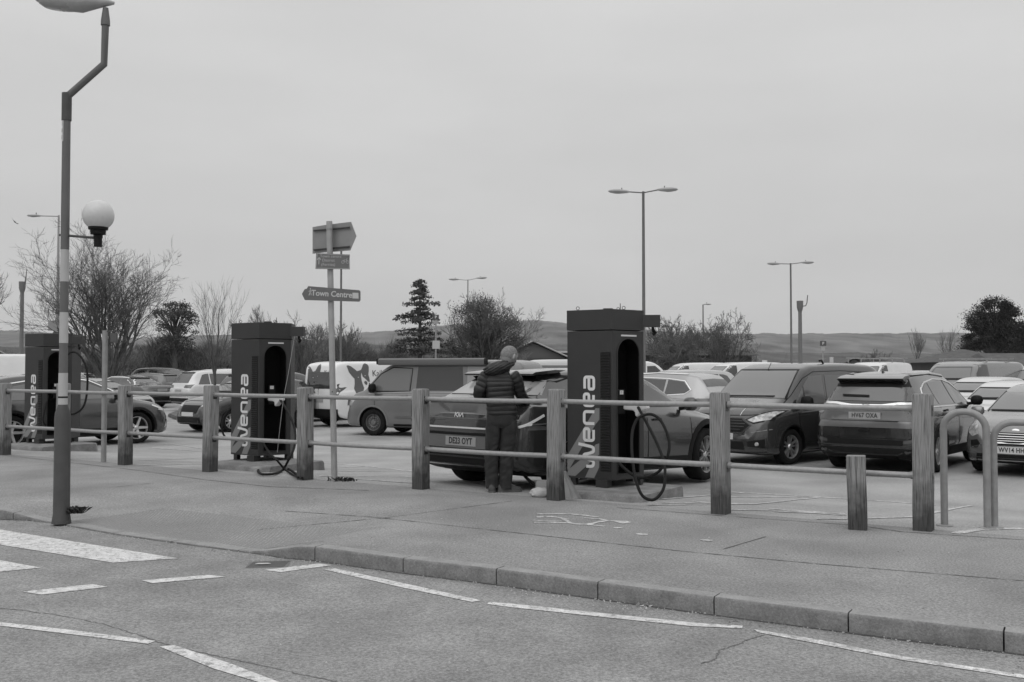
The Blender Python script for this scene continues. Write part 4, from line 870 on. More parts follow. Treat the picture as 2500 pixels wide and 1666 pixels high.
cv.both('side_window', mat('pale_pane', .27, .2), [(.30, 1.19), (.34, 1.78), (1.52, 1.80), (1.50, 1.19)], off=.007)
for x in (3.02, 4.10): cv.bline('door_gap', BLACK, [(x, .40), (x, 1.14)], .014, off=.003, thick=.004)
cv.bline('waist_line', mat('waist_highlight', .3, .4, metal=.2), [(.2, 1.145), (3.0, 1.145), (4.3, 1.10)], .03, off=.012)
cv.bline('side_rub_strip', mat('rub_strip', .10, .6), [(1.5, .50), (3.5, .50)], .05, off=.015); cv.bline('sill_trim', BLACK, [(1.5, .27), (3.55, .27)], .10)
cv.bline('door_handle', P_CA, [(3.16, 1.06), (3.36, 1.065)], .04, off=.03); cv.cladding(mat('arch_lip', .17, .4, metal=.2, coat=.6), .05, sill=False)
cv.mirrors(4.12, 1.24, BLACK, 1.3)
mb = MB()
for sy in (1,):
    y = sy * .80; P = [(-.07, -.085), (.06, -.09), (.085, -.04), (.08, .05), (.02, .085), (-.06, .07)]
    mb.prism(P, 3.0, basis((1.0 - cv.cx, y + .07, 1.93), (0, 1, 0), (0, 0, 1)))
mb.build('awning_case', mat('awning_grey', .12, .5), cv.root, smooth=True, ang=50)
for x in (.97, 4.0):
    mb = MB(); mb.prism([(-.07, -.075), (.08, -.075), (.095, .0), (.08, .075), (-.06, .08)], .04, basis((x - cv.cx, .87, 1.93), (0, 1, 0), (0, 0, 1))); mb.build('awning_end_cap', BLACK, cv.root)
mb = MB()
for x in (1.3, 2.5, 3.6): mb.box((x - cv.cx, 0, 2.0), (.05, 1.4, .03))
mb.build('roof_bar', BLACK, cv.root)
for sy in (1, -1): cv.panel('headlight', LAMPG, 'F', [(sy * .55, .74), (sy * .85, .78), (sy * .86, .95), (sy * .6, .9)]); cv.panel('tail_light', TAIL, 'B', [(sy * .78, .85), (sy * .9, .85), (sy * .9, 1.25), (sy * .78, 1.25)])
cv.place((1.06 + 3.1, .83), (*at(914, 1064, PARKZ)[:2], PARKZ), R(159))
# ---- light SUV behind the nearest charger, seen from rear left
P_SI = paintm('pale_silver', .34, metal=.5, rough=.3)
si = Car('silver_suv', 'pale silver SUV with chrome window line and black rear screen, right of the nearest charger', 'car', SUV, P_SI)
si.glazing([[(.72, 1.14), (.60, 1.22), (.80, 1.42), (1.25, 1.47), (1.28, 1.10)], [(1.33, 1.09), (1.32, 1.47), (2.1, 1.50), (2.25, 1.06)], [(2.32, 1.06), (2.2, 1.50), (2.65, 1.45), (3.35, 1.08)]], [(-.7, 1.16), (-.6, 1.5), (.6, 1.5), (.7, 1.16)],
   [(-.60, 1.30), (-.56, 1.47), (0, 1.495), (.56, 1.47), (.60, 1.30), (0, 1.315)], gm=GLASS)
si.bline('window_chrome', CHROME, [(3.38, 1.08), (2.3, 1.045), (1.3, 1.08), (.72, 1.12), (.565, 1.22), (.78, 1.44), (1.25, 1.495), (2.1, 1.525), (2.66, 1.475), (3.40, 1.09)], .018, off=.010)
si.bline('roof_rail', CHROME, [(.75, 1.60), (1.6, 1.63), (2.5, 1.58)], .02, off=.015)
for sy in (1, -1):
    si.panel('tail_light', TAIL, 'B', [(sy * .45, .93), (sy * .90, .93), (sy * .90, 1.02), (sy * .5, 1.02)]); si.panel('tail_light', TAIL, 'RL'[sy > 0], [(.06, .93), (.06, 1.02), (.42, 1.02), (.36, .94)])
si.plate('B', .75, '', PLATEY); si.mirrors(3.3, 1.1, P_SI); si.cladding(BLACK, .06)
for x in (1.30, 2.27): si.bline('door_gap', BLACK, [(x, .5), (x, 1.05)], .012, off=.003, thick=.004)
si.place((.1, .9), (*pt(1722, 24.0)[:2], PARKZ), R(140))
# ---- the rest of the car park
G = 'cars parked in the farther rows'
def far(name, kind, S, g, label, px, Y, yaw, cat='car', extra=None, metal=.4):
    c = Car(name, label, cat, S, paintm('paint_%03d_%d' % (round(g * 1000), round(metal * 10)), g, metal=metal), group=G)
    dress(c, kind, detail=False)
    if extra: extra(c)
    p = pt(px, Y); c.place((c.cx, 0), (p.x, p.y, gz(p.x, p.y)), R(yaw)); return c
def chromeline(c): c.bline('window_chrome', CHROME, [(.85, 1.0), (1.35, 1.33), (1.9, 1.36), (2.6, 1.36), (3.5, .97), (.85, .95)], .03, off=.012)
far('white_suv', 'suv', SUV, .62, 'white SUV seen from behind beside the middle charger, nearer of the two white ones', 560, 43, 47, metal=.1)
far('white_suv', 'suv', dict(SUV, L=4.5, top=[(a, b) for a, b in SUV['top'] if a < 4.5] + [(4.5, .7)], bot=BOT(4.5)), .62, 'white SUV half hidden behind the left edge of the middle charger', 585, 46.5, 50, metal=.1)
far('estate_car', 'suv', SUV, .10, 'dark grey SUV in side view behind the white SUV, light roof edge', 425, 55, 8)
far('dark_saloon', 'saloon', SALOON, .10, 'dark saloon with chrome window outline, rear to the right, behind the grey electric SUV', 305, 45, 150, extra=chromeline)
far('dark_hatchback', 'hatch', HATCH, .11, 'dark hatchback just beyond the dark saloon, rear to the right', 352, 49, 160)
far('grey_hatchback', 'hatch', HATCH, .20, 'grey hatchback whose pale windscreen shows above the grey electric SUV', 222, 33, 350)
far('black_hatchback', 'hatch', HATCH, .035, 'black hatchback facing left, mostly hidden by the middle charger', 612, 29, 232)
far('black_suv', 'suv', SUV, .05, 'dark SUV showing between the middle charger and the van with the dog', 700, 33, 52)
far('tall_white_van', 'van', BIGVAN, .70, 'tall white van at the left edge of the photo, above the grey electric SUV', -5, 44, 200, cat='van', metal=0)
mh = far('motorhome', 'van', VAN, .50, 'long pale motorhome with a grey window band, behind the roof of the charging car', 1345, 44, 182, cat='van', metal=0, extra=lambda c: c.bline('side_window', GL2, [(.5, 1.5), (3.2, 1.5)], .42, off=.008))
far('white_high_van', 'van', VAN, .68, 'high white van whose sloping front shows just right of the nearest charger', 1540, 52, 8, cat='van', metal=0)
def band(c): c.bline('side_window', GL2, [(1.3, 1.75), (3.7, 1.75)], .5, off=.008)
far('white_van', 'van', CONN, .66, 'low white van seen from its side beyond the silver SUV, left one of a pair', 1690, 47, 190, cat='van', metal=0)
far('white_van', 'van', CONN, .66, 'low white van, right one of a pair seen over the dark grey van', 1800, 44, 196, cat='van', metal=0)
def rack(c):
    mb = MB()
    for x in (.8, 2.0, 3.2):
        mb.box((x - c.cx, 0, c.zmax + .14), (.04, 1.5, .03))
        for y in (-.7, .7): mb.box((x - c.cx, y, c.zmax + .05), (.04, .04, .18))
    for y in (-.74, .74): mb.tube([(.6 - c.cx, y, c.zmax + .16), (3.3 - c.cx, y, c.zmax + .16)], .02, 6)
    mb.build('roof_rack', GALV, c.root)
far('white_rack_van', 'van', CONN, .66, 'white van with a ladder rack on its roof, beyond the dark SUV', 2135, 43, 225, cat='van', extra=rack, metal=0)
def bars(c):
    mb = MB()
    for x in (1.2, 2.9): mb.box((x - c.cx, 0, c.zmax + .07), (.06, 1.7, .035)); mb.box((x - c.cx, .7, c.zmax + .02), (.05, .05, .1)); mb.box((x - c.cx, -.7, c.zmax + .02), (.05, .05, .1))
    mb.build('roof_bar', GALV, c.root)
far('silver_rack_van', 'van', dict(VAN, top=[(a_, b_ * .925) for a_, b_ in VAN['top']]), .17, 'silver grey van with roof bars in front of the tiled bungalow', 2370, 33, 222, cat='van', extra=bars)
far('white_hatchback', 'hatch', HATCH, .55, 'white hatchback directly behind the silver hatchback, nose towards us', 2470, 22.2, 228, metal=.1)
far('white_saloon', 'hatch', HATCH, .50, 'white hatchback farther back, its roof just below the silver van', 2400, 27, 225, metal=.1)
far('silver_people_carrier', 'suv', SUV, .36, 'silver people carrier at the right edge below the bungalow roof', 2515, 34, 230)
far('pale_estate', 'suv', SUV, .40, 'pale estate showing over the rear of the silver SUV', 1640, 33, 200)
for k, (px, Y, yaw, g, lab) in enumerate(((700, 60, 20, .12, 'dark car far off right of the middle charger'), (1150, 62, 180, .35, 'grey car far off above the camper van roof'), (1990, 62, 180, .5, 'pale car far off above the grey van roof'), (2230, 55, 185, .45, 'pale car far off between the rack van and the silver van'), (150, 55, 175, .3, 'grey car far off behind the leftmost charger'))):
    far('distant_car', 'hatch', HATCH, g, lab, px, Y, yaw)
# ------------------------------------------------------------------ timber post and rail fence
def woodmat():
    m = bpy.data.materials.new('weathered_timber'); m.use_nodes = True; t = m.node_tree; b = t.nodes['Principled BSDF']; b.inputs['Roughness'].default_value = .85
    co = t.nodes.new('ShaderNodeTexCoord'); oi = t.nodes.new('ShaderNodeObjectInfo')
    va = t.nodes.new('ShaderNodeVectorMath'); va.operation = 'ADD'; t.links.new(co.outputs['Object'], va.inputs[0])
    vm = t.nodes.new('ShaderNodeVectorMath'); vm.operation = 'SCALE'; vm.inputs[0].default_value = (7, 3, 0); t.links.new(oi.outputs['Random'], vm.inputs['Scale']); t.links.new(vm.outputs[0], va.inputs[1])
    mpn = t.nodes.new('ShaderNodeMapping'); mpn.inputs['Scale'].default_value = (75, 75, 3); t.links.new(va.outputs[0], mpn.inputs[0])
    n1 = t.nodes.new('ShaderNodeTexNoise'); n1.inputs['Scale'].default_value = 1.5; n1.inputs['Detail'].default_value = 7; t.links.new(mpn.outputs[0], n1.inputs[0])
    r1 = t.nodes.new('ShaderNodeValToRGB'); e = r1.color_ramp.elements; e[0].position = .34; e[0].color = (.09,) * 3 + (1,); e[1].position = .64; e[1].color = (.29,) * 3 + (1,); t.links.new(n1.outputs[0], r1.inputs[0])
    e = r1.color_ramp.elements.new(.46); e.color = (.20,) * 3 + (1,)
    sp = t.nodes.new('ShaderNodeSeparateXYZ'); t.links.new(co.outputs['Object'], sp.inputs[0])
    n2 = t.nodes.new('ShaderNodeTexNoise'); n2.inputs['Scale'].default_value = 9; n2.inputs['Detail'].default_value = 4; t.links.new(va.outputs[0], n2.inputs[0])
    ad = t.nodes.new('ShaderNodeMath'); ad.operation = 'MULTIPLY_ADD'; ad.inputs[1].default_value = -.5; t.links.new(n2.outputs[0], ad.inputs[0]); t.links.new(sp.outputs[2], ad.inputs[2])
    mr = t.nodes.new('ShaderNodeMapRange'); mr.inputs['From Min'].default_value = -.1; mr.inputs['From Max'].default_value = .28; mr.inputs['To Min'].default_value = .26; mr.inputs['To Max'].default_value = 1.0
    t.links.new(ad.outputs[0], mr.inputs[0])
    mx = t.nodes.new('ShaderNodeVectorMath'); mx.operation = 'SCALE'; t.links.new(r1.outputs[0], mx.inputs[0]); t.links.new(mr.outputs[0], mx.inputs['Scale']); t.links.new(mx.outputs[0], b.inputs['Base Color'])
    bp = t.nodes.new('ShaderNodeBump'); bp.inputs['Strength'].default_value = .7; bp.inputs['Distance'].default_value = .006; t.links.new(n1.outputs[0], bp.inputs['Height']); t.links.new(bp.outputs[0], b.inputs['Normal'])
    return m
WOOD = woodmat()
RAIL = mat('rail_steel', .30, .45, metal=.3, noise_amt=.12, nscale=30, bump=.2, bscale=120)
FROT = math.atan2(FU.y, FU.x)
def post_mesh(h, w, seed, cham=.022):
    rnd = random.Random(seed); mb = MB(); vs = []; zs = [-.1, 0, .25, .5, .75, 1.0, h - cham, h]; zs = [z for z in zs if z < h - cham - .02] + [h - cham, h - .004, h]
    for z in zs:
        ww = w / 2 - (cham if z > h - .003 else cham * .35 if z > h - cham * .6 and z > h - .005 else 0); dx, dy = rnd.uniform(-.002, .002), rnd.uniform(-.002, .002); c = .006
        for (a, b) in ((-ww + c, -ww), (ww - c, -ww), (ww, -ww + c), (ww, ww - c), (ww - c, ww), (-ww + c, ww), (-ww, ww - c), (-ww, -ww + c)): vs.append((a + dx, b + dy, z))
    n = 8; m = len(zs); fs = [(i * n + k, i * n + (k + 1) % n, (i + 1) * n + (k + 1) % n, (i + 1) * n + k) for i in range(m - 1) for k in range(n)] + [tuple(range((m - 1) * n, m * n))]
    return mb.add(vs, fs)
posts_px = [14, 155, 309, 515, 747, 1028, 1357, 1758, 2250]
plab = ['leftmost timber fence post at the photo edge', 'timber fence post hidden behind the striped beacon pole', 'timber fence post in front of the grey SUV wheel', 'timber fence post just left of the middle charger', 'timber fence post with a strap, between middle charger and sign pole', 'timber fence post left of the charging car', 'timber fence post left of the nearest charger with a rag at its foot', 'timber fence post in front of the dark grey van', 'end post of the timber fence, beside the cycle hoop']
posts = []
for i, px in enumerate(posts_px):
    k = (px - 1250) / FPX; t = (k * FP1.y - FP1.x) / (FU.x - k * FU.y); p = FP1 + FU * t
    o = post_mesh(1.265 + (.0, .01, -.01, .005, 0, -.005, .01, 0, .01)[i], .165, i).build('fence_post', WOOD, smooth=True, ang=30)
    o.location = (p.x, p.y, pz(p.x, p.y)); o.rotation_euler = (R((.3, -.4, .5, -.3, .2, .4, -.2, .3, -.4)[i]), R((.2, .3, -.3, .4, -.2, .1, .3, -.2, .2)[i]), FROT)
    tag(o, plab[i], 'fence post', 'timber fence posts'); posts.append(p)
    # bolt heads and drilled socket plates on the face towards the bays
    for z in (1.13, .50):
        bb = MB(); bb.lathe([(.001, .008), (.016, .006), (.02, 0)], 8, Matrix.Translation((.083, 0, z)) @ Matrix.Rotation(R(90), 4, 'Y')); bb.box((.084, 0, z - .012), (.004, .07, .10))
        bb.build('rail_bracket', RIMD, o)
allp = [FP1 + FU * (-4.2 - .0)] + posts
names_l = ['runs out of the left edge of the photo', 'behind the striped beacon pole, leftmost whole span', 'from the beacon pole to the post before the SUV wheel', 'from the SUV wheel to the middle charger', 'passing in front of the middle charger', 'passing in front of the sign pole and the white van', 'passing behind nothing but the man and charging car', 'passing in front of the nearest charger', 'last span, in front of the grey van and dark SUV']
names_l[6] = 'span where the man stands behind it'
allp[0] = posts[0] - FU * 2.2
for i in range(len(allp) - 1):
    a, b = allp[i], allp[i + 1]
    for z, nm in ((1.135, 'upper'), (.505, 'lower')):
        mb = MB(); A = a + FU * .078; B = b - FU * .078; rnd = random.Random(i); sag = rnd.uniform(.002, .010)
        P = [A.lerp(B, t) + Vector((0, 0, z + pz(a.x, a.y) * (1 - t) + pz(b.x, b.y) * t - sag * 4 * t * (1 - t))) for t in (0, .12, .25, .5, .75, .88, 1)]
        mb.tube(P, .029, 14); mb.tube([P[0], P[0] + FU * .035], .037, 12); mb.tube([P[-1] - FU * .03, P[-1]], .036, 12)
        tag(mb.build('fence_rail', RAIL, smooth=True), '%s tubular steel rail, %s' % (nm, names_l[i]), 'rail', 'tubular rails of the timber fence')
q = at(2095, 1292)
o = post_mesh(.69, .165, 40, .004).build('timber_bollard', WOOD, smooth=True, ang=30); o.location = (q.x, q.y, 0); o.rotation_euler = (0, R(-1.2), FROT + R(10)); tag(o, 'short square timber bollard in front of the lower rail, left of the end post', 'bollard')
# cycle hoops
HOOP = mat('painted_hoop', .27, .5, metal=.2, noise_amt=.12, nscale=12)
def hoop(a, b, h, label, rr=.17):
    mb = MB(); d = (b - a).normalized(); P = [a + Vector((0, 0, 0)), a + Vector((0, 0, h - rr))]
    for k in range(1, 8): t = R(90 * k / 8); P.append(a + d * rr * (1 - math.cos(t)) + Vector((0, 0, h - rr + rr * math.sin(t))))
    P += [a + d * rr + Vector((0, 0, h)), b - d * rr + Vector((0, 0, h))]
    for k in range(1, 8): t = R(90 * k / 8); P.append(b - d * rr * (1 - math.sin(t)) + Vector((0, 0, h - rr + rr * math.cos(t))))
    P += [b + Vector((0, 0, h - rr)), b]
    o = mb.tube(P, .034, 14).build('cycle_hoop', HOOP, smooth=True)
    for p in (a, b): f = MB(); f.lathe([(.034, .012), (.075, .008), (.08, 0)], 16, Matrix.Translation(p)); f.build('base_flange', HOOP, o, smooth=True)
    return tag(o, label, 'cycle stand', 'cycle hoops')
ha = at(2306, 1283); hb = at(2411, 1290)
hoop(ha, hb, 1.095, 'steel cycle hoop beside the end fence post')
h2 = at(2428, 1287); hoop(h2, h2 + (hb - ha).normalized() * .75, 1.0, 'steel cycle hoop cut by the right edge, before the silver hatchback')
# ------------------------------------------------------------------ chargers
CH = mat('charger_charcoal', .027, .5, noise_amt=.08, nscale=5, bump=.15, bscale=200)
CHD = mat('charger_recess', .003, .9, spec=.1); CHG = mat('charger_stripe', .20, .5); CHW = mat('charger_letter', .68, .5)
VA, VB = Vector((-.525, .345)), Vector((.42, .327))
def arch(w, z0, z1, n=12):
    r = w / 2; return [(-r, z0), (r, z0)] + [(r * math.cos(math.pi * k / n), z1 - r + r * math.sin(math.pi * k / n)) for k in range(n + 1)]
def frame_poly(outer, inner):             # returns triangulated ring between rectangle and arch via bmesh fill
    bm = bmesh.new(); es = []
    for P in (outer, inner):
        v = [bm.verts.new((p[0], p[1], 0)) for p in P]
        es += [bm.edges.new((v[i], v[(i + 1) % len(v)])) for i in range(len(v))]
    bmesh.ops.triangle_fill(bm, use_beauty=True, edges=es)
    bm.verts.index_update(); vs = [tuple(v.co) for v in bm.verts]; fs = [tuple(v.index for v in f.verts) for f in bm.faces]; bm.free(); return vs, fs
def charger(label, loc, plinth_h):
    t = thing('ev_charger', label, 'charger', loc, group='electric car chargers'); H0, H1, H2 = .09, 1.90, 2.16
    A, B = VA, VB; nA = Vector((-A.y, A.x)).normalized() * -1     # outward normal of the lettered face (towards the camera)
    nB = Vector((B.y, -B.x)).normalized()
    D = Vector((A.x + .42, A.y + .78)); E = Vector((B.x - .06, B.y + .55))
    plan = [A, Vector((0, 0)), B, E, D]
    def ins(s): c = sum(plan, Vector((0, 0))) / 5; return [c + (p - c) * s for p in plan]
    # cabinet shell with the front-right face cut open by the arch
    mb = MB(); n = 5
    vs = [(p.x, p.y, z) for z in (H0, H1) for p in plan]
    mb.add(vs, [(0, 1, 6, 5), (2, 3, 8, 7), (3, 4, 9, 8), (4, 0, 5, 9), (5, 6, 7, 8, 9), (4, 3, 2, 1, 0)])
    LB = B.length; MBf = basis((B.x / 2, B.y / 2, 0), (B.x, B.y, 0), (0, 0, 1)); zb, zt = .16, 1.80
    v2, f2 = frame_poly([(-LB / 2, H0), (LB / 2, H0), (LB / 2, H1), (-LB / 2, H1)], arch(.36, zb, zt))
    mb.add([MBf @ Vector(q) for q in v2], f2)
    mb.build('cabinet', CH, t)
    rc = MB(); ar = arch(.36, zb, zt); k = len(ar)
    rc.add([MBf @ Vector((x, y, 0)) for x, y in ar] + [MBf @ Vector((x, y, -.22)) for x, y in ar], [(i, (i + 1) % k, k + (i + 1) % k, k + i) for i in range(k)] + [tuple(range(k, 2 * k))])
    rc.build('recess', CHD, t)
    rim = MB(); P = [MBf @ Vector((x, y, .004)) for x, y in arch(.375, zb - .0, zt + .008)]; rim.tube(P + [P[0]], .007, 5, cap=False); rim.build('recess_rim', mat('recess_rim', .022, .4), t, smooth=True)
    cap = MB(); cc = sum(plan, Vector((0, 0))) / 5; P = [cc + (p - cc) * 1.012 for p in plan]
    cap.add([(p.x, p.y, H1 + .012) for p in P] + [(p.x, p.y, H2) for p in P] + [(cc.x, cc.y, H2 + .02)], [(0, 1, 6, 5), (1, 2, 7, 6), (2, 3, 8, 7), (3, 4, 9, 8), (4, 0, 5, 9), (4, 3, 2, 1, 0), (5, 6, 10), (6, 7, 10), (7, 8, 10), (8, 9, 10), (9, 5, 10)])
    cap.build('cap', CH, t)
    # lifting eyes, aerial, arm
    for i, p in enumerate((plan[0] * .9 + plan[1] * .1 + Vector((.08, .06)), plan[1] * .5 + plan[2] * .5 + Vector((-.04, .12)), cc + Vector((.1, 0)))):
        e = MB(); e.tube([(p.x + .02 * math.cos(a), p.y, H2 + .03 + .02 * math.sin(a)) for a in [R(40 * j) for j in range(10)]], .004, 5, cap=False); e.build('lifting_eye', CH, t)
    e = MB(); e.tube([(cc.x + .12, cc.y - .05, H2), (cc.x + .12, cc.y - .05, H2 + .10)], .005, 5); e.box((cc.x - .03, cc.y, H2 + .03), (.12, .05, .02)); e.build('aerial', CH, t)
    arm = MB(); d = Vector((B.x, B.y)).normalized(); d2 = Vector((1, -.10)).normalized(); M = basis((B.x - .06, B.y + .02, H2 - .085), (d2.x, d2.y, 0), (0, 0, 1))
    arm.box((B.x + .04, B.y + .03, H2 - .13), (.34, .10, .15), rz=math.atan2(d2.y, d2.x)); ao = arm.build('cable_arm', CH, t)
    e = MB(); hx, hy = B.x + .12, B.y + .02; e.tube([(hx, hy, H2 - .20), (hx, hy, H2 - .25)], .018, 8); e.tube([(hx, hy - .01, H2 - .25), (hx + .03, hy, H2 - .27), (hx, hy + .01, H2 - .30)], .022, 8); e.build('cable_hook', BLACK, ao, smooth=True)
    # louvre strip beside the corner, on the lettered face
    LA = A.length; MA = basis((0, 0, 0), (-A.x, -A.y, 0), (0, 0, 1)) ; MA = basis((A.x, A.y, 0), (-A.x, -A.y, 0), (0, 0, 1))   # x from A to C
    lv = MB(); zz = .20
    while zz < 1.62:
        lv.add([MA @ Vector(q) for q in ((LA - .155, zz, .002), (LA - .03, zz, .002), (LA - .03, zz + .018, .016), (LA - .155, zz + .018, .016), (LA - .155, zz + .020, .002), (LA - .03, zz + .020, .002))], [(0, 1, 2, 3), (3, 2, 5, 4)])
        zz += .033
    lv.build('louvre_grille', CH, t)
    lb = MB(); lb.add([MA @ Vector(q) for q in ((LA - .165, .19, .0015), (LA - .02, .19, .0015), (LA - .02, 1.63, .0015), (LA - .165, 1.63, .0015))], [(0, 1, 2, 3)]); lb.build('louvre_backing', mat('louvre_back', .012, .8), t)
    # bright strip and connector label on the recess
    e = MB(); e.add([MBf @ Vector(q) for q in ((-.12, 1.832, .005), (.14, 1.832, .005), (.14, 1.852, .005), (-.12, 1.852, .005), (-.12, 1.832, -.01), (.14, 1.832, -.01), (.14, 1.852, -.01), (-.12, 1.852, -.01))], [(0, 1, 2, 3), (0, 4, 5, 1), (3, 2, 6, 7), (1, 5, 6, 2), (0, 3, 7, 4)]); e.build('light_strip', mat('light_strip', .6, .4), t)
    e = MB(); e.box((0, 0, 0), (.12, .26, .08)); e = MB()
    e.add([MBf @ Vector(q) for q in ((-.05, .88, -.12), (.06, .88, -.12), (.06, 1.18, -.12), (-.05, 1.18, -.12), (-.05, .88, -.21), (.06, .88, -.21), (.06, 1.18, -.21), (-.05, 1.18, -.21))], [(0, 1, 2, 3), (0, 4, 5, 1), (1, 5, 6, 2), (2, 6, 7, 3), (3, 7, 4, 0)]); ho = e.build('connector_holder', BLACK, t)
    e = MB(); e.add([MBf @ Vector(q) for q in ((-.03, 1.12, -.116), (.03, 1.12, -.116), (.03, 1.17, -.116), (-.03, 1.17, -.116))], [(0, 1, 2, 3)]); lbo = e.build('connector_label', CHW, ho)
    e = MB(); add_text(e, '2', .035, MBf @ Matrix.Translation((0, 1.145, -.114)), extrude=.0005); e.build('label_lettering', INK, lbo)
    # lettering, vertical, reading upwards; measured grid: x across the face (0 at A), z up
    sX = lambda px: (px - 88) / (620.0 - 88) * LA; kx = LA / 532.; z_of = lambda py: H0 + .02 + (1415 - py) * (1.80 - .16) / (1415 + 330) 
    def S(P): return [(sX(a), z_of(b)) for a, b in P]
    st = MB()
    for poly in ([(88, 1360), (88, 1145), (425, 515), (468, 515), (468, 660), (425, 720), (98, 1345)], [(88, 1405), (88, 1340), (330, 1115), (425, 985), (465, 970), (465, 1110), (182, 1410)], [(300, 1418), (375, 1235), (465, 1160), (465, 1275), (405, 1420)]):
        st.prism(S(poly), .0022, MA)
    st.build('stripe', CHG, t)
    lt = MB(); w = .037
    def ls(P): letter_strokes(lt, S(P), w, MA, .0065)
    def letter_strokes(mb, pts, w, M, h):
        pts = chaikin(pts, 2)
        vs = []; Q = [Vector(p) for p in pts]
        for i, p in enumerate(Q):
            tt = (Q[min(i + 1, len(Q) - 1)] - Q[max(i - 1, 0)]).normalized(); n = Vector((-tt.y, tt.x)) * w / 2
            vs += [M @ Vector((p.x + n.x, p.y + n.y, h)), M @ Vector((p.x - n.x, p.y - n.y, h))]
        mb.add(vs, [(2 * i, 2 * i + 1, 2 * i + 3, 2 * i + 2) for i in range(len(Q) - 1)])
    ls([(298, 262), (298, 190), (298, 112), (345, 112), (406, 112), (406, 200), (406, 268), (375, 268), (348, 268), (348, 200), (348, 118)])       # a
    def e_(o): ls([(345, 330 + o), (345, 470 + o - 10), ]) if False else None
    for o in (0, 452):
        ls([(402, 345 + o), (402, 420 + o), (402, 482 + o), (345, 484 + o), (292, 482 + o), (292, 410 + o), (292, 336 + o), (325, 332 + o), (348, 336 + o), (348, 410 + o), (348, 480 + o)])
    ls([(412, 562), (350, 562), (292, 562), (292, 640), (292, 716), (350, 716), (412, 716)])                                                          # n
    ls([(222, 985), (300, 1000), (400, 1020), (402, 1060), (400, 1085), (330, 1110), (285, 1120), (285, 1160), (330, 1180), (400, 1200), (402, 1240), (390, 1272), (315, 1272)])   # w
    lt.build('lettering', CHW, t)
    # feet
    for p, sz in ((Vector((-.10, .10)), (.15, .14)), (plan[0] + Vector((.09, .03)), (.07, .08)), (plan[2] + Vector((-.05, .03)), (.06, .08)), (plan[4] * .85, (.1, .1)), (plan[3] * .85, (.1, .1))):
        e = MB(); e.box((p.x, p.y, H0 / 2 - .01), (sz[0], sz[1], H0 + .02), rz=R(-30)); e.build('foot', CH, t)
    return t
def plinth(base, h, label, x0=-.62, x1=.72, zlow=None):
    zl = base.z - .02 if zlow is None else zlow; d = FU; n = FN; mb = MB(); vs = []; prof = [(-.02, 0), (0, .86), (.03, 1.0), (.90, 1.0), (.93, .86), (.95, 0)]; m = 14
    rnd = random.Random(h * 100)
    for i in range(m):
        f = i / (m - 1); u = x0 + (x1 - x0) * f; end = .10 * (1 - math.sqrt(max(0, 1 - (max(0, abs(f - .5) * 2 - .86) / .14) ** 2)))
        for (a, z) in prof: 
            p = base + d * u + n * (a + (-.56 if a < .5 else -.16) + (end if a < .5 else -end)); vs.append((p.x, p.y, zl + (base.z + h - zl) * z + rnd.uniform(-.004, .004)))
    k = len(prof); fs = [(i * k + j, i * k + j + 1, (i + 1) * k + j + 1, (i + 1) * k + j) for i in range(m - 1) for j in range(k - 1)] + [tuple(range(k)), tuple(reversed(range((m - 1) * k, m * k)))]
    o = mb.add(vs, fs).build('concrete_plinth', mat('plinth_concrete', .20, .9, noise_amt=.3, nscale=5, bump=.6, bscale=40, speck=.2), smooth=True, ang=45)
    return tag(o, label, 'plinth', 'concrete charger plinths')
CABLE = mat('cable_rubber', .010, .7, spec=.25)
chs = []
for (px, py, zt, lab, pl) in ((1496, 1192, .075, 'nearest and largest dark charger, right of the man, cable hanging in a big loop', 'worn concrete plinth under the nearest charger'),
                              (631, 1128, .075, 'middle dark charger, its cable coiled on the ground, left of the signpost', 'concrete plinth under the middle charger'),
                              (103, 1084, .05, 'leftmost dark charger with white lettering, behind the striped beacon pole', 'concrete plinth under the leftmost charger')):
    p = at(px, py, zt); g0 = gz(p.x, p.y); chs.append(charger(lab, (p.x, p.y, zt), 0)); plinth(Vector((p.x, p.y, g0)), zt - g0, pl, x0=-.66 if px < 1000 else -.75, x1=.62 if px > 1000 else .74, zlow=min(g0 - .08, -.10))
def cable(pts, label, r=.0175, name='charging_cable', m=None):
    P = [Vector(p) for p in pts]; Q = []
    for i in range(len(P) - 1):
        p0, p1, p2, p3 = P[max(i - 1, 0)], P[i], P[i + 1], P[min(i + 2, len(P) - 1)]
        for k in range(8):
            t = k / 8; Q.append(.5 * ((2 * p1) + (p2 - p0) * t + (2 * p0 - 5 * p1 + 4 * p2 - p3) * t * t + (3 * p1 - p0 - 3 * p2 + p3) * t ** 3))
    Q.append(P[-1]); mb = MB(); mb.tube(Q, r, 10); return tag(mb.build(name, m or CABLE, smooth=True), label, 'cable')
def near(c, dx, dy, z): p = c.location; return (p.x + dx, p.y + dy, p.z + z)
C3, C2, C1 = chs
def cpx(px, py, Y): return atd(px, py, Y)
Y3 = C3.location.y
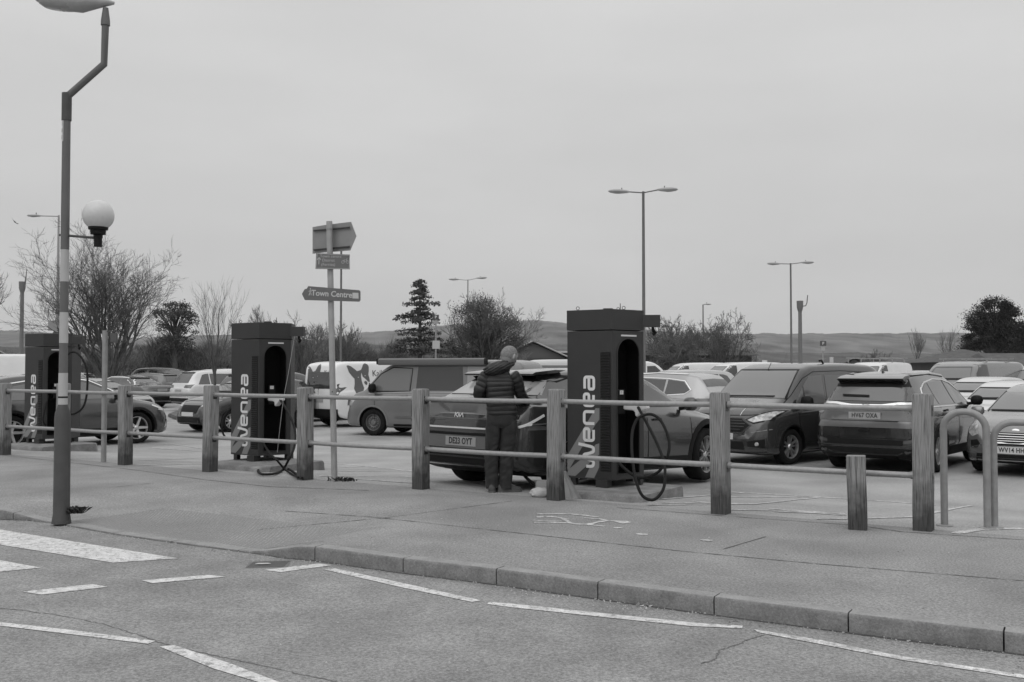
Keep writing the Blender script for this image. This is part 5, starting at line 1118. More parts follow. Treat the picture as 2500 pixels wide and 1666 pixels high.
# grip and cables of the nearest charger
def grip(c, dx, dy, z, label):
    mb = MB(); M = Matrix.Translation(near(c, dx, dy, z)) @ Matrix.Rotation(R(-38), 4, 'Z')
    mb.prism([(-.17, .03), (-.16, .075), (.06, .075), (.15, .04), (.16, 0), (.11, -.02), (.03, -.095), (0, -.095), (-.01, -.03), (-.05, -.02), (-.17, -.015)], .085, M @ Matrix.Rotation(R(90), 4, 'X') @ Matrix.Translation((0, 0, -.04)))
    return tag(mb.build('charging_connector', mat('connector_white', .55, .4), bevel=.01), label, 'plug')
grip(C3, .30, .03, .955, 'pale charging plug parked in the nearest charger'); grip(C2, .27, .03, .955, 'pale charging plug parked in the middle charger')
def lp(L, Ys): return [cpx(a, b, Y) for (a, b), Y in zip(L, Ys)]
cable(lp([(1558, 995), (1580, 1035), (1605, 1085), (1622, 1135), (1622, 1185), (1608, 1212), (1590, 1221), (1568, 1210), (1553, 1175), (1545, 1130), (1542, 1080), (1546, 1045), (1560, 1020), (1590, 1012), (1615, 1030), (1633, 1075), (1630, 1115), (1610, 1150), (1580, 1165), (1550, 1163), (1520, 1140), (1505, 1120)],
         [11.97, 11.7, 11.5, 11.3, 11.15, 11.08, 11.05, 11.05, 11.12, 11.3, 11.5, 11.65, 11.7, 11.7, 11.6, 11.5, 11.45, 11.5, 11.6, 11.7, 11.85, 12.0], ), 'thick black charging cable hanging in loops from the nearest charger')
YC = C2.location.y
cable(lp([(683, 975), (705, 1010), (720, 1050), (719, 1090), (706, 1120)], [YC - .05, YC - .35, YC - .55, YC - .75, YC - .95]) + [atg(a_, b_, .03) for a_, b_ in ((690, 1148), (668, 1157), (640, 1158), (630, 1149), (648, 1139), (678, 1136), (705, 1146), (738, 1168))], 'black charging cable falling from the middle charger and coiling on the ground')
cable(lp([(640, 1060), (645, 1085), (660, 1108), (674, 1122)], [YC + .15, YC - .1, YC - .55, YC - .95]) + [atg(a_, b_, .035) for a_, b_ in ((700, 1150), (728, 1166))], 'second black cable low down in front of the middle charger', r=.015)
cable(lp([(560, 1000), (546, 1020), (542, 1045), (548, 1065), (562, 1072)], [YC + .6, YC + .55, YC + .5, YC + .5, YC + .6]), 'short bend of black cable at the left side of the middle charger', r=.015)
cable(lp([(719, 822), (706, 900), (690, 990), (677, 1105)], [YC - .0, YC - .15, YC - .3, YC - .38]), 'thin pale cord hanging slantwise from the arm of the middle charger', r=.0035, name='hanging_cord', m=mat('pale_cord', .3, .6))
Y1 = C1.location.y
cable(lp([(150, 960), (158, 885), (166, 866), (182, 860), (200, 875), (212, 905), (213, 950), (207, 985), (195, 1003), (175, 1012), (160, 1005)], [Y1 + .1, Y1 + .05, Y1, Y1 - .05, Y1 - .08, Y1 - .1, Y1 - .1, Y1 - .1, Y1 - .1, Y1 - .05, Y1 + .05]), 'black cable looping out beside the leftmost charger', r=.02)
cable(lp([(118, 965), (110, 1000), (105, 1025), (112, 1040)], [Y1 + .1, Y1, Y1 - .03, Y1 + .05]), 'black cable hanging inside the leftmost charger', r=.014)
# ------------------------------------------------------------------ beacon pole with street light
BP = atp(150, 1254); bY = BP.y
PG = mat('pole_grey', .115, .55, noise_amt=.08, nscale=3, bump=.15, bscale=40); PW = mat('pole_white', .42, .5, noise_amt=.06, nscale=5); PD = mat('pole_dark', .06, .6, noise_amt=.15, nscale=6, bump=.3, bscale=60)
zpx = lambda py: atd(150, py, bY).z - BP.z
t = thing('beacon_pole', 'tall banded crossing pole carrying the round beacon and a street light', 'street light', BP)
def seg(name, z0, z1, r0, r1, m, parent=t, n=24):
    mb = MB(); mb.lathe([(r0, z0), (r1, z1)], n, cap=True); return mb.build(name, m, parent, smooth=True)
mb = MB(); mb.lathe([(.098, -.1), (.082, .0), (.080, zpx(1020)), (.074, zpx(1008)), (.047, zpx(988))], 28, cap=True); mb.build('base_column', PD, t, smooth=True)
zs = [988, 911, 838, 763, 688, 610]; ms = [PW, PG, PW, PD, PW]
mb = MB(); mb.lathe([(.047, zpx(988)), (.046, zpx(911))], 24); mb.build('white_band', PW, t, smooth=True)
for a, b, m, nm in ((911, 838, PG, 'dark_band'), (838, 763, PW, 'white_band'), (763, 688, PG, 'dark_band'), (688, 610, PW, 'white_band'), (610, 295, PG, 'upper_column')):
    seg(nm, zpx(a), zpx(b), .044, .043 if nm != 'upper_column' else .041, m)
seg('sleeve', zpx(295), zpx(228), .050, .050, PD)
mb = MB(); mb.lathe([(.0485, zpx(972) ), (.0485, zpx(968))], 20); mb.build('joint_ring', BLACK, t)
mb = MB(); M = basis((-.036, -.030, (zpx(296) + zpx(347)) / 2), (.7, -.7, 0), (0, 0, 1)); mb.box((0, 0, 0), (.001, .001, .001)); mb = MB()
mb.add([(math.sin(a) * .0435, -math.cos(a) * .0435, z) for z in (zpx(347), zpx(296)) for a in (R(-75), R(-60), R(-45), R(-30), R(-18))], [(k, k + 1, k + 6, k + 5) for k in range(4)]); so_ = mb.build('number_label', mat('label_white', .5, .5), t, smooth=True)
mb = MB()
for ch, k in (('1', 0), ('0', 1), ('E', 2)): add_text(mb, ch, .062, basis((math.sin(R(-46)) * .0455, -math.cos(R(-46)) * .0455, zpx(304 + 17 * k)), (math.cos(R(46)), -math.sin(R(46)), 0), (0, 0, 1)), extrude=.0004, sx=.6)
mb.build('label_lettering', INK, so_)
ex = lambda px, py: atd(px, py, bY) - BP
mb = MB(); a, b, c = ex(163, 237), ex(254, 157), ex(254, 58); c.x = b.x + .01; mb.tube([ex(160, 240), b, c], .037, 20); mb.build('outreach_arm', PG, t, smooth=True, ang=35)
mb = MB(); tp_ = ex(254, 20); mb.tube([c - Vector((0, 0, .02)), c + Vector((0, 0, .03)), Vector((c.x, 0, tp_.z + .0))], [.047, .046, .028], 20); mb.build('spigot', PG, t, smooth=True)
mb = MB(); M = Matrix.Translation((c.x - .33, 0, tp_.z + .06)) @ Matrix.Rotation(R(5), 4, 'Y')
# lantern: lofted pod
vs = []; sec = [(.42, .01, .015), (.36, .04, .03), (.25, .08, .06), (.08, .12, .085), (-.12, .13, .08), (-.26, .12, .06), (-.36, .08, .04), (-.41, .02, .015)]
for x, wy, hz in sec:
    for k in range(16): a = 2 * math.pi * k / 16; vs.append(M @ Vector((x, wy * math.cos(a), hz * math.sin(a) * (1.0 if math.sin(a) > 0 else 1.15) + .03 * (x > .2))))
mb.add(vs, [(i * 16 + k, i * 16 + (k + 1) % 16, (i + 1) * 16 + (k + 1) % 16, (i + 1) * 16 + k) for i in range(len(sec) - 1) for k in range(16)] + [tuple(range(16)), tuple(range(7 * 16, 8 * 16))])
ln = mb.build('lantern', mat('lantern_grey', .36, .5, noise_amt=.15, nscale=6), t, smooth=True)
mb = MB(); mb.lathe([(.001, -.10), (.10, -.085), (.135, -.03), (.14, 0)], 20, M @ Matrix.Translation((-.14, 0, -.03)) @ Matrix.Diagonal((1.7, .9, .6, 1))); mb.build('lantern_bowl', mat('lantern_bowl', .35, .15), ln, smooth=True)
gc = ex(242, 527); mb = MB(); mb.tube([(0, 0, zpx(575)), (gc.x - .02, -.02, zpx(582))], .0135, 10); mb.tube([(-.06, .0, zpx(574)), (.06, 0, zpx(576))], .012, 8); mb.build('beacon_bracket', PD, t, smooth=True)
mb = MB(); mb.lathe([(.001, .16)] + [(.16 * math.cos(R(a)), .16 * math.sin(R(a))) for a in range(80, -61, -10)] + [(.001, -.14)], 32, Matrix.Translation((gc.x, -.02, gc.z))); mb.build('beacon_globe', mat('beacon_globe', .56, .3, noise_amt=.04, nscale=30), t, smooth=True)
mb = MB(); mb.lathe([(.001, -.335), (.042, -.33), (.04, -.24), (.046, -.24), (.046, -.20), (.075, -.20), (.078, -.155), (.098, -.15), (.10, -.125), (.085, -.12), (.001, -.12)], 20, Matrix.Translation((gc.x, -.02, gc.z))); mb.build('beacon_collar', BLACK, t, smooth=True, ang=30)
# weeds at foot
LEAF = mat('weed_leaf', .035, .8, noise_amt=.4, nscale=20)
def weeds(p, r, n, h, label, seed=1):
    rnd = random.Random(seed); mb = MB()
    for _ in range(n):
        a, d = rnd.uniform(0, 6.28), rnd.uniform(0, r); b = Vector((p.x + d * math.cos(a), p.y + d * math.sin(a) * .6, pz(p.x, p.y) if fdist(p.x, p.y) < 0 else gz(p.x, p.y)))
        an = rnd.uniform(0, 6.28); hh = h * rnd.uniform(.3, 1); w = .012; dx, dy = math.cos(an), math.sin(an)
        mb.add([b + Vector((-dy * w, dx * w, 0)), b + Vector((dy * w, -dx * w, 0)), b + Vector((dx * hh * .5 + dy * w * .8, dy * hh * .5 - dx * w * .8, hh * .7)), b + Vector((dx * hh, dy * hh, hh * .75))], [(0, 1, 2, 3)])
    return tag(mb.build('weeds', LEAF), label, 'weeds', 'weeds at the feet of poles')
weeds(BP + Vector((.14, .02, 0)), .10, 90, .10, 'dark tuft of weeds at the foot of the striped beacon pole', 2)
# ------------------------------------------------------------------ sign pole
SP = atg(817, 1173); t = thing('signpost', 'leaning pale signpost with three signs, the lowest a Town Centre finger', 'signpost', SP)
top = atd(804, 541, SP.y + .02) - SP; mb = MB(); mb.tube([Vector((0, 0, -.05)), top], .0415, 20); mb.build('pole', mat('sign_pole_pale', .33, .5, metal=.15, noise_amt=.10, nscale=8), t, smooth=True)
mb = MB(); q = top * .34; mb.tube([q + Vector((.0, -.045, 0)), q + Vector((0, -.03, 0))], .008, 8); mb.build('pole_bolt', BLACK, t)
def sgn(P, th, m, name, depth, parent=t):
    pts = [atd(a, b, SP.y + depth + k) - SP for a, b, k in P]; c = sum(pts, Vector()) / len(pts)
    n = (pts[1] - pts[0]).cross(pts[2] - pts[0]).normalized()
    if n.y > 0: n = -n
    mb = MB(); k = len(pts); mb.add(pts + [p - n * th for p in pts], [tuple(range(k)), tuple(reversed(range(k, 2 * k)))] + [(i, (i + 1) % k, k + (i + 1) % k, k + i) for i in range(k)])
    return mb.build(name, m, parent), c, n, pts
SGB = mat('sign_back', .24, .6, noise_amt=.06, nscale=6); SGD = mat('sign_dark', .15, .5, noise_amt=.05, nscale=6); SGW = mat('sign_white', .50, .5); SG2 = mat('sign_town', .125, .5, noise_amt=.05, nscale=6)
# the arrow board seen from behind sits behind the pole
K = .07
o, c, n, pts = sgn([(763, 555, .22), (763, 620, .22), (790, 617, .12), (855, 612, -.16), (870, 577, -.20), (857, 542, -.16), (790, 550, .12)], .004, SGB, 'arrow_sign', K)
RL = mat('sign_rail', .06, .5)
for ya, yb in ((563, 555), (610, 602)):
    mb = MB(); mb.tube([atd(767, ya, SP.y + K + .19) - SP + n * .012, atd(855, yb, SP.y + K - .17) - SP + n * .012], .009, 6); mb.tube([atd(767, ya + 2.5, SP.y + K + .19) - SP + n * .008, atd(855, yb + 2.5, SP.y + K - .17) - SP + n * .008], .006, 6); mb.build('mounting_rail', RL, o)
mb = MB()
for f in (.865, .735, .97): mb.tube([top * f - Vector((0, 0, .012)), top * f + Vector((0, 0, .012))], .046, 16)
mb.build('pole_clamp', mat('clamp_grey', .25, .5), t, smooth=True)
# cycle route plate
o, c, n, pts = sgn([(770, 657, -.07), (854, 658, .07), (854, 622, .07), (772, 618, -.07)], .003, SGD, 'cycle_route_sign', -.06)
X = (pts[1] - pts[0]).normalized(); M0 = basis(c + n * .003, X, (pts[3] - pts[0]).normalized()); s_ = (pts[1] - pts[0]).length / 84.
def put(mb, s, u, v, size): add_text(mb, s, size, M0 @ Matrix.Translation(((u - 812) * s_, (639 - v) * s_, 0)), extrude=.001)
mb = MB(); put(mb, 'Town centre', 806, 626.5, .055); put(mb, 'District', 801, 636.5, .055); put(mb, '(Ferries)', 801, 647, .055)
mb.build('sign_lettering', SGW, o); mb = MB()
def cl(mb, pts, w): letter_stroke(mb, [((a - 812) * s_, (639 - b) * s_) for a, b in pts], w, M0, .0015)
cl(mb, [(778, 646), (778, 631)], .010); cl(mb, [(774, 635), (778, 630), (782, 635)], .010)
for cx_ in (836.5, 848): cl(mb, [(cx_ + 3.6 * math.cos(R(a)), 640 + 3.6 * math.sin(R(a))) for a in range(0, 361, 45)], .005)
cl(mb, [(836.5, 640), (839, 634.5), (846, 634.5), (842, 640.5), (839, 634.5)], .004); cl(mb, [(848, 640), (845, 632), (847.5, 632)], .004)
mb.build('sign_symbol', SGW, o)
mb = MB(); cl2 = lambda P, w: letter_stroke(mb, [((a - 812) * s_, (639 - b) * s_) for a, b in P], w, M0, .0012); cl2([(771.5, 656), (852.5, 656.5), (852.5, 623.5), (773, 620), (771.5, 656)], .006); mb.build('sign_border', SGW, o)
# finger sign
o, c, n, pts = sgn([(744, 733, .0), (877, 737, .0), (880, 733, .0), (880, 712, .0), (877, 709, .0), (753, 699, .0), (748, 706, 0), (744, 706, 0), (737, 718, .0)], .012, SG2, 'town_centre_finger', -.062)
X = (pts[1] - pts[0]).normalized(); M0 = basis(c + n * .002, X, (0, 0, 1)); s_ = 1 / (FPX / (SP.y - .06)); cc = c
def loc(a, b): p = atd(a, b, SP.y - .062) - SP - cc; return (p.dot(X), p.z - X.z * p.dot(X) if False else p.z)
mb = MB(); M1 = M0
def put2(s, a, b, size, bold=.0): x, z = loc(a, b); add_text(mb, s, size, M1 @ Matrix.Translation((x, p_fix(a, z), 0)), extrude=.0012, bold=bold)
def p_fix(a, z): return z - 0
slope = Vector((1, 0, -.058)).normalized(); M1 = basis(cc + n * .002, slope, (-slope.z, 0, slope.x))
def loc2(a, b): p = atd(a, b, SP.y - .062) - SP - cc; return p.dot(slope), p.dot(Vector((-slope.z, 0, slope.x)))
x, z = loc2(810, 718.5); add_text(mb, 'Town Centre', .108, M1 @ Matrix.Translation((x, z, 0)), extrude=.0012, bold=.0022, sx=.93)
mb.build('sign_lettering', SGW, o); mb = MB()
def cl3(P, w): letter_stroke(mb, [loc2(*q) for q in P], w, M1, .0014)
mb.prism([loc2(*q) for q in ((860.5, 729), (875.5, 729.5), (875, 715.5), (860.5, 715))], .0014, M1)
cl3([(758, 704.5), (757.8, 706.8)], .013); cl3([(757.5, 709), (757, 714.5), (754.5, 721)], .011); cl3([(757, 714.5), (759.5, 716.5), (759.5, 721)], .009); cl3([(757.5, 709.5), (753.5, 712)], .006); cl3([(757.5, 709), (760.5, 713)], .006)
mb.build('sign_symbol', SGW, o)
weeds(SP + Vector((.12, -.05, 0)), .22, 80, .07, 'low weeds at the foot of the leaning signpost', 4)
# slim pole with a small box
sp2 = atg(253, 1129); t = thing('slim_pole', 'slim grey pole with a small dark box at its top, right of the beacon pole', 'pole', sp2)
zt = atd(254, 807, sp2.y).z - sp2.z; mb = MB(); mb.tube([(0, 0, -.05), (0.0, 0, zt)], .042, 16); mb.build('pole', mat('slim_pole_grey', .27, .5, metal=.2, noise_amt=.1), t, smooth=True)
mb = MB(); mb.box((.09, .0, zt - .015), (.22, .04, .02)); mb.box((.15, -.01, zt - .12), (.11, .05, .15)); mb.build('sign_box', mat('box_grey', .08, .5), t, bevel=.006)
# ------------------------------------------------------------------ car-park lamp posts and masts
LG = mat('lamp_post_grey', .12, .55, metal=.1, noise_amt=.08); LH = mat('lamp_head_pale', .34, .45, noise_amt=.12, nscale=4)
def lamp(px, pyt, Y, arms, label, r0=.085, r1=.06, m=None, armlen=1.1, rise=.12, hs=1.0, box=False):
    p = pt(px, Y, PARKZ); z = atd(px, pyt, Y).z - PARKZ; t = thing('lamp_post', label, 'lamp post', p, group='car park lamp posts')
    mb = MB(); mb.tube([(0, 0, 0), (0, 0, 1.4), (0, 0, 1.45), (0, 0, z)], [r0 * 1.25, r0 * 1.2, r0, r1], 14); mb.build('column', m or LG, t, smooth=True)
    for (ax, up) in arms:
        d = Vector((ax, .25 * (1 if ax > 0 else -1), 0)).normalized(); L = abs(ax) * armlen
        a = Vector((0, 0, z - .06)); b = a + d * L * .55 + Vector((0, 0, up))
        mb = MB(); mb.tube([a, b], .028, 8); mb.build('arm', m or LG, t, smooth=True)
        M = basis(b + d * .38 * hs + Vector((0, 0, up * .2)), (d.x, d.y, up * .25), (-d.y, d.x, 0)); mb = MB(); vs = []
        sec = [(-.42, .03, .03), (-.3, .09, .06), (-.05, .15, .09), (.2, .16, .09), (.38, .12, .06), (.46, .03, .02)]
        for x, w, h in sec:
            for k in range(12): an = 2 * math.pi * k / 12; vs.append(M @ Vector((x * hs, w * hs * math.cos(an), h * hs * math.sin(an))))
        mb.add(vs, [(i * 12 + k, i * 12 + (k + 1) % 12, (i + 1) * 12 + (k + 1) % 12, (i + 1) * 12 + k) for i in range(5) for k in range(12)] + [tuple(range(12)), tuple(range(60, 72))])
        h = mb.build('lamp_head', LH, t, smooth=True)
        mb = MB(); mb.lathe([(.001, -.10), (.09, -.085), (.13, -.03), (.13, .0)], 14, M @ Matrix.Translation((.08 * hs, 0, 0)) @ Matrix.Rotation(R(180), 4, 'X') @ Matrix.Diagonal((1.7 * hs, hs, -hs, 1))); mb.build('lamp_bowl', mat('bowl_glass', .30, .15), h, smooth=True)
        mb = MB(); mb.tube([M @ Vector((-.1 * hs, 0, .07)), M @ Vector((-.1 * hs, 0, .17))], .02, 6); mb.build('light_sensor', BLACK, h)
    if box: mb = MB(); mb.box((.12, 0, box), (.2, .12, .35)); mb.build('sign_box', GALV, t)
    return t
lamp(1572, 468, 46, ((-1.3, .02), (1.3, .16)), 'tall double-headed lamp post rising behind the nearest charger', armlen=1.0, hs=1.15)
lamp(1932, 643, 74, ((-1.3, .0), (1.3, .12)), 'double-headed lamp post beyond the dark grey van, second tallest', armlen=1.25, hs=1.15)
lamp(1142, 683, 92, ((-1.3, .05), (1.3, .2)), 'pale double-headed lamp post in front of the ivy-clad tree', m=mat('lamp_post_pale', .30, .5), armlen=1.2, hs=1.1, box=3.2)
lamp(1717, 744, 90, ((1.0, .08),), 'slender single lamp post in front of the bare trees, right of the nearest charger', r0=.07, r1=.05, armlen=.3, hs=.75)
lamp(139, 526, 55, ((-1.3, .0),), 'slender lamp post with one long arm pointing left, seen beside the beacon pole', r0=.13, r1=.05, m=mat('lamp_post_pale', .3), armlen=1.3, hs=.85)
lamp(832, 585, 58, ((.6, .05),), 'thin lamp column rising behind the signpost', r0=.07, r1=.055, armlen=.2, hs=.5)
def mast(px, pyt, Y, label, hook):
    p = pt(px, Y, PARKZ); s = FPX / Y; z = atd(px, pyt, Y).z - PARKZ; t = thing('camera_mast', label, 'mast', p, group='camera masts'); m = mat('mast_grey', .15, .5, noise_amt=.05)
    mb = MB(); mb.lathe([(5.2 / s, 0), (4.4 / s, z - 24 / s)], 16, cap=True); mb.build('mast', m, t, smooth=True)
    mb = MB(); mb.lathe([(5.0 / s, z - 26 / s), (7 / s, z - 18 / s), (7.5 / s, z - 16 / s), (8 / s, z)], 16, cap=True); mb.build('mast_head', m, t, smooth=True, ang=25)
    mb = MB()
    if hook: mb.tube([(7 / s, 0, z - 13 / s), (14 / s, 0, z - 12 / s), (17 / s, 0, z - 5 / s), (19 / s, 0, z + 14 / s)], 1.3 / s, 8)
    else: mb.tube([(7 / s, 0, z - 3 / s), (9 / s, 0, z + 14 / s), (10.5 / s, 0, z + 32 / s)], [2 / s, 1.4 / s, .7 / s], 8)
    mb.build('camera_arm', m, t, smooth=True); return t
mast(1954, 735, 78, 'thick camera mast with a curved arm, right of the double-headed lamp post', True)
mast(52, 688, 70, 'thick mast with a square head and whip aerial at the far left', False)
def signpost(px, pyb, pyt, Y, w, h, label, panels, m=None):
    s = FPX / Y; p = pt(px, Y, PARKZ); t = thing('car_park_sign', label, 'sign', p, group='small car park signs'); zt = atd(px, pyt, Y).z - PARKZ
    mb = MB(); mb.tube([(0, 0, 0), (0, 0, zt)], .05, 8); mb.build('post', GALV, t)
    for (dx, py0, py1, ww, g_, txt) in panels:
        z0, z1 = atd(px, py1, Y).z - PARKZ, atd(px, py0, Y).z - PARKZ; mb = MB(); mb.box((dx / s, -.07, (z0 + z1) / 2), (ww / s, .03, z1 - z0)); o = mb.build('sign_panel', mat('sg%03d' % round(g_ * 1000), g_, .5), t)
        if txt: mb = MB(); add_text(mb, txt, (z1 - z0) * .75, basis((dx / s, -.09, (z0 + z1) / 2), (1, 0, 0), (0, 0, 1)), extrude=.004, bold=.01); mb.build('sign_lettering', SGW if g_ < .3 else INK, o)
signpost(1064, 900, 770, 62, 0, 0, 'car park sign on a pale post in front of the layered conifer', [(0, 769, 781, 15, .06, 'P'), (0, 783, 791, 13, .3, ''), (1, 832, 852, 18, .42, '')])
signpost(2009, 900, 832, 62, 0, 0, 'car park sign on a post right of the camera mast', [(0, 833, 845, 15, .07, 'P'), (0, 847, 857, 9, .35, '')])
signpost(1866, 900, 880, 56, 0, 0, 'small white notice in front of the far hedge, above the grey van', [(0, 880, 891, 12, .6, '')])
signpost(2029, 900, 872, 56, 0, 0, 'small pale notice on a post, right of the taller dark sign', [(0, 872, 886, 9, .45, '')])
signpost(132, 900, 783, 52, 0, 0, 'pale notice board above the leftmost charger', [(-3, 784, 808, 22, .32, '')])
# litter bags by the fence post
def lump(name, P, Yd, m, label, cat, sz):
    c = P; bm = bmesh.new(); bmesh.ops.create_icosphere(bm, subdivisions=3, radius=1)
    for v in bm.verts: v.co = Vector((v.co.x * sz[0], v.co.y * sz[1], v.co.z * sz[2])) * (1 + .22 * noise.noise(v.co * 2.2 + Vector(c)) + .08 * noise.noise(v.co * 7))
    me = bpy.data.meshes.new(name); bm.to_mesh(me); bm.free(); me.materials.append(m); o = link(name, me, smooth=True, loc=c); return tag(o, label, cat)
q = atp(1318, 1216) + Vector((0, .10, .045)); lump('plastic_bag', q, 0, mat('bag_white', .42, .5), 'crumpled pale plastic bag on the ground just left of a fence post', 'bag', (.12, .09, .065))
q = atp(1332, 1208) + Vector((0, .42, .06)); mb = MB(); mb.box((0, 0, 0), (.22, .14, .13)); o = mb.build('concrete_block', mat('block', .34, .9), bevel=.015, loc=q); tag(o, 'small pale block behind the plastic bag', 'block')
mb = MB(); q = posts[6] + FU * .13 + FN * -.02; rnd = random.Random(8)
vs = []
for i in range(6):
    for j in range(5): vs.append((q.x + (.005 + .045 * i / 5) * (j - 2) + rnd.uniform(-.012, .012) + .02 * i, q.y - .02 * math.sin(j * 1.9) + rnd.uniform(-.01, .01), .34 - .062 * i))
mb.add(vs, [(i * 5 + j, i * 5 + j + 1, (i + 1) * 5 + j + 1, (i + 1) * 5 + j) for i in range(5) for j in range(4)])
tag(mb.build('rag', mat('rag_cloth', .26, .9), smooth=True), 'torn rag caught at the foot of the post by the nearest charger', 'rag')
# litter on the road beside the kerb
mb = MB(); q = at(1570, 1482, ROADZ)
for k in range(4): mb.add([q + Vector((-.06 + .03 * k, .01 * (k % 2), .004)), q + Vector((-.03 + .03 * k, -.005, .03 * (1 - k % 2) + .006)), q + Vector((-.02 + .03 * k, .015, .012))], [(0, 1, 2)])
tag(mb.build('litter', mat('litter_white', .5, .6)), 'small white scrap of litter in the gutter against the kerb', 'litter')
mb = MB(); q = at(641, 1377, ROADZ + .015); mb.prism([(-.06, -.01), (0, -.02), (.07, .0), (.04, .025), (-.04, .02)], .004, Matrix.Translation(q)); tag(mb.build('litter', mat('litter_white', .5)), 'white scrap lying on the drain grating', 'litter')
# bird
mb = MB(); q = atd(34, 543, 60); mb.add([q + Vector(v) for v in ((-.15, 0, .3), (-.32, 0, .55), (-.02, 0, .12), (.0, .05, 0), (.05, 0, -.02), (.22, 0, -.12), (.35, -.1, -.1), (.08, 0, .05))], [(0, 1, 2), (2, 3, 0), (2, 7, 4, 3), (7, 5, 4), (5, 6, 4)])
tag(mb.build('bird', mat('bird_grey', .12, .8)), 'small dark gull in flight in the sky at the far left', 'bird')
# ------------------------------------------------------------------ vegetation
BARK = mat('bark_grey', .075, .9, noise_amt=.3, nscale=6); TWIG = mat('twig_grey', .10, .9, noise_amt=.3, nscale=2); TWIGP = mat('twig_pale', .12, .9, noise_amt=.3, nscale=2)
FIR = mat('conifer_needles', .075, .9, noise_amt=.5, nscale=3); IVY = mat('ivy_leaves', .075, .8, noise_amt=.5, nscale=3); HEDGE = mat('winter_hedge', .125, .95, noise_amt=.5, nscale=1.5); PINE = mat('pine_needles', .032, .9, noise_amt=.5, nscale=2)
def grow(seed, base, h, nmain, levels, spread=1.0, r0=.22, fork=.12, kids=(5, 6, 6, 5), upward=.25, lean=0.0, minr=.006, wander=.16, lenf=(.62, .75)):
    rnd = random.Random(seed); thick, thin = MB(), MB()
    def rv(): return Vector((rnd.gauss(0, 1), rnd.gauss(0, 1), rnd.gauss(0, 1))).normalized()
    def br(p, d, L, r, lv):
        n = 6 if lv < 2 else 4 if lv < levels else 3; pts = [p]; rr = [r]; dd = d.copy()
        for i in range(n):
            dd = (dd + rv() * wander * (1.2 if lv > 1 else .8) + Vector((0, 0, upward * .18))).normalized(); pts.append(pts[-1] + dd * L / n); rr.append(r * (1 - .72 * (i + 1) / n) if lv else r * (1 - .5 * (i + 1) / n))
        (thick if lv < 2 else thin).tube(pts, rr, 7 if lv == 0 else 5 if lv < 2 else 3, cap=False)
        if lv >= levels: return
        k = kids[min(lv, len(kids) - 1)]
        for j in range(k):
            t = (.25 + .75 * (j + rnd.random()) / k) * n; i = min(int(t), n - 1); q = pts[i].lerp(pts[i + 1], t - i); ax = (pts[i + 1] - pts[i]).normalized()
            s = rv(); s = (s - ax * s.dot(ax)).normalized(); nd = (ax + s * rnd.uniform(.45, 1.0) * spread + Vector((0, 0, upward * .6))).normalized()
            br(q, nd, L * rnd.uniform(*lenf) * (1 - .25 * t / n), max(minr, rr[i] * .55), lv + 1)
    th = h * fork
    if th > .1: thick.tube([Vector((0, 0, -.3)), Vector((lean * th, 0, th * .5)), Vector((lean * th * 1.5, 0, th * 1.05))], [r0 * 1.2, r0, r0 * .9], 10)
    for k in range(nmain):
        a = 2 * math.pi * (k + rnd.uniform(-.25, .25)) / nmain; tilt = rnd.uniform(.25, .85) * spread if k else .1
        d = Vector((math.cos(a) * tilt, math.sin(a) * tilt, 1)).normalized()
        br(Vector((lean * th * 1.5, 0, th * rnd.uniform(.8, 1.02))), d, (h - th) * rnd.uniform(.72, .95) * (1 if nmain > 1 else 1.1) * .62, r0 * (.62 if nmain > 1 else .9), 1)
    return thick, thin
def fit(mbs, W, H):
    """scale a grown tree so its crown is W wide and H high"""
    X = [v[0] for m in mbs for v in m.v]; Z = [v[2] for m in mbs for v in m.v]; sx = W / (max(X) - min(X)); sz = H / max(Z)
    for m in mbs: m.v = [(v[0] * sx, v[1] * sx, v[2] * sz) for v in m.v]
def bare(px0, px1, pytop, Y, label, seed, name='bare_tree', bpx=None, twm=None, group='bare winter trees', zb=PARKZ, **k):
    p = pt((px0 + px1) / 2 if bpx is None else bpx, Y, zb); H = atd(px0, pytop, Y).z - zb; W = (px1 - px0) / FPX * Y
    th, tn = grow(seed, None, H, **k); fit([th, tn], W, H); t = thing(name, label, 'tree', p, group=group)
    th.build('trunk', BARK, t, smooth=True); tn.build('crown', twm or TWIG, t); return t
def leafcloud(mb, blobs, n, size, rnd, squash=.6, dens=2.0, gate=.02):
    for (cx, cy, cz, rx, ry, rz, w) in blobs:
        for _ in range(int(n * w)):
            while True:
                u = Vector((rnd.uniform(-1, 1), rnd.uniform(-1, 1), rnd.uniform(-1, 1)))
                if u.length < 1: break
            p = Vector((cx + u.x * rx, cy + u.y * ry, cz + u.z * rz))
            if noise.noise(p * dens) + .6 * noise.noise(p * dens * 3.1) < gate: continue
            s = size * rnd.uniform(.5, 1.4); a = Vector((rnd.gauss(0, 1), rnd.gauss(0, 1), rnd.gauss(0, squash))).normalized() * s; b = a.cross(Vector((rnd.gauss(0, 1), rnd.gauss(0, 1), rnd.gauss(0, 1)))).normalized() * s * .55
            mb.add([p - a, p + b * .8, p + a, p - b], [(0, 1, 2, 3)])
def tufts(mb, c, r, n, size, rnd, flat=.7, droop=0.0):
    for _ in range(n):
        u = Vector((rnd.gauss(0, .5), rnd.gauss(0, .5), rnd.gauss(0, .5) * flat)); p = c + u * r; L = size * rnd.uniform(.6, 1.5)
        d = (u.normalized() * .6 + Vector((rnd.gauss(0, .5), rnd.gauss(0, .5), rnd.gauss(0, .5) - droop))).normalized() * L; w = d.cross(Vector((rnd.gauss(0, 1), rnd.gauss(0, 1), rnd.gauss(0, 1)))).normalized() * L * rnd.uniform(.16, .34)
        mb.add([p - w, p + d * .5 - w * 1.1, p + d, p + d * .5 + w * 1.1, p + w], [(0, 1, 2, 3, 4)])
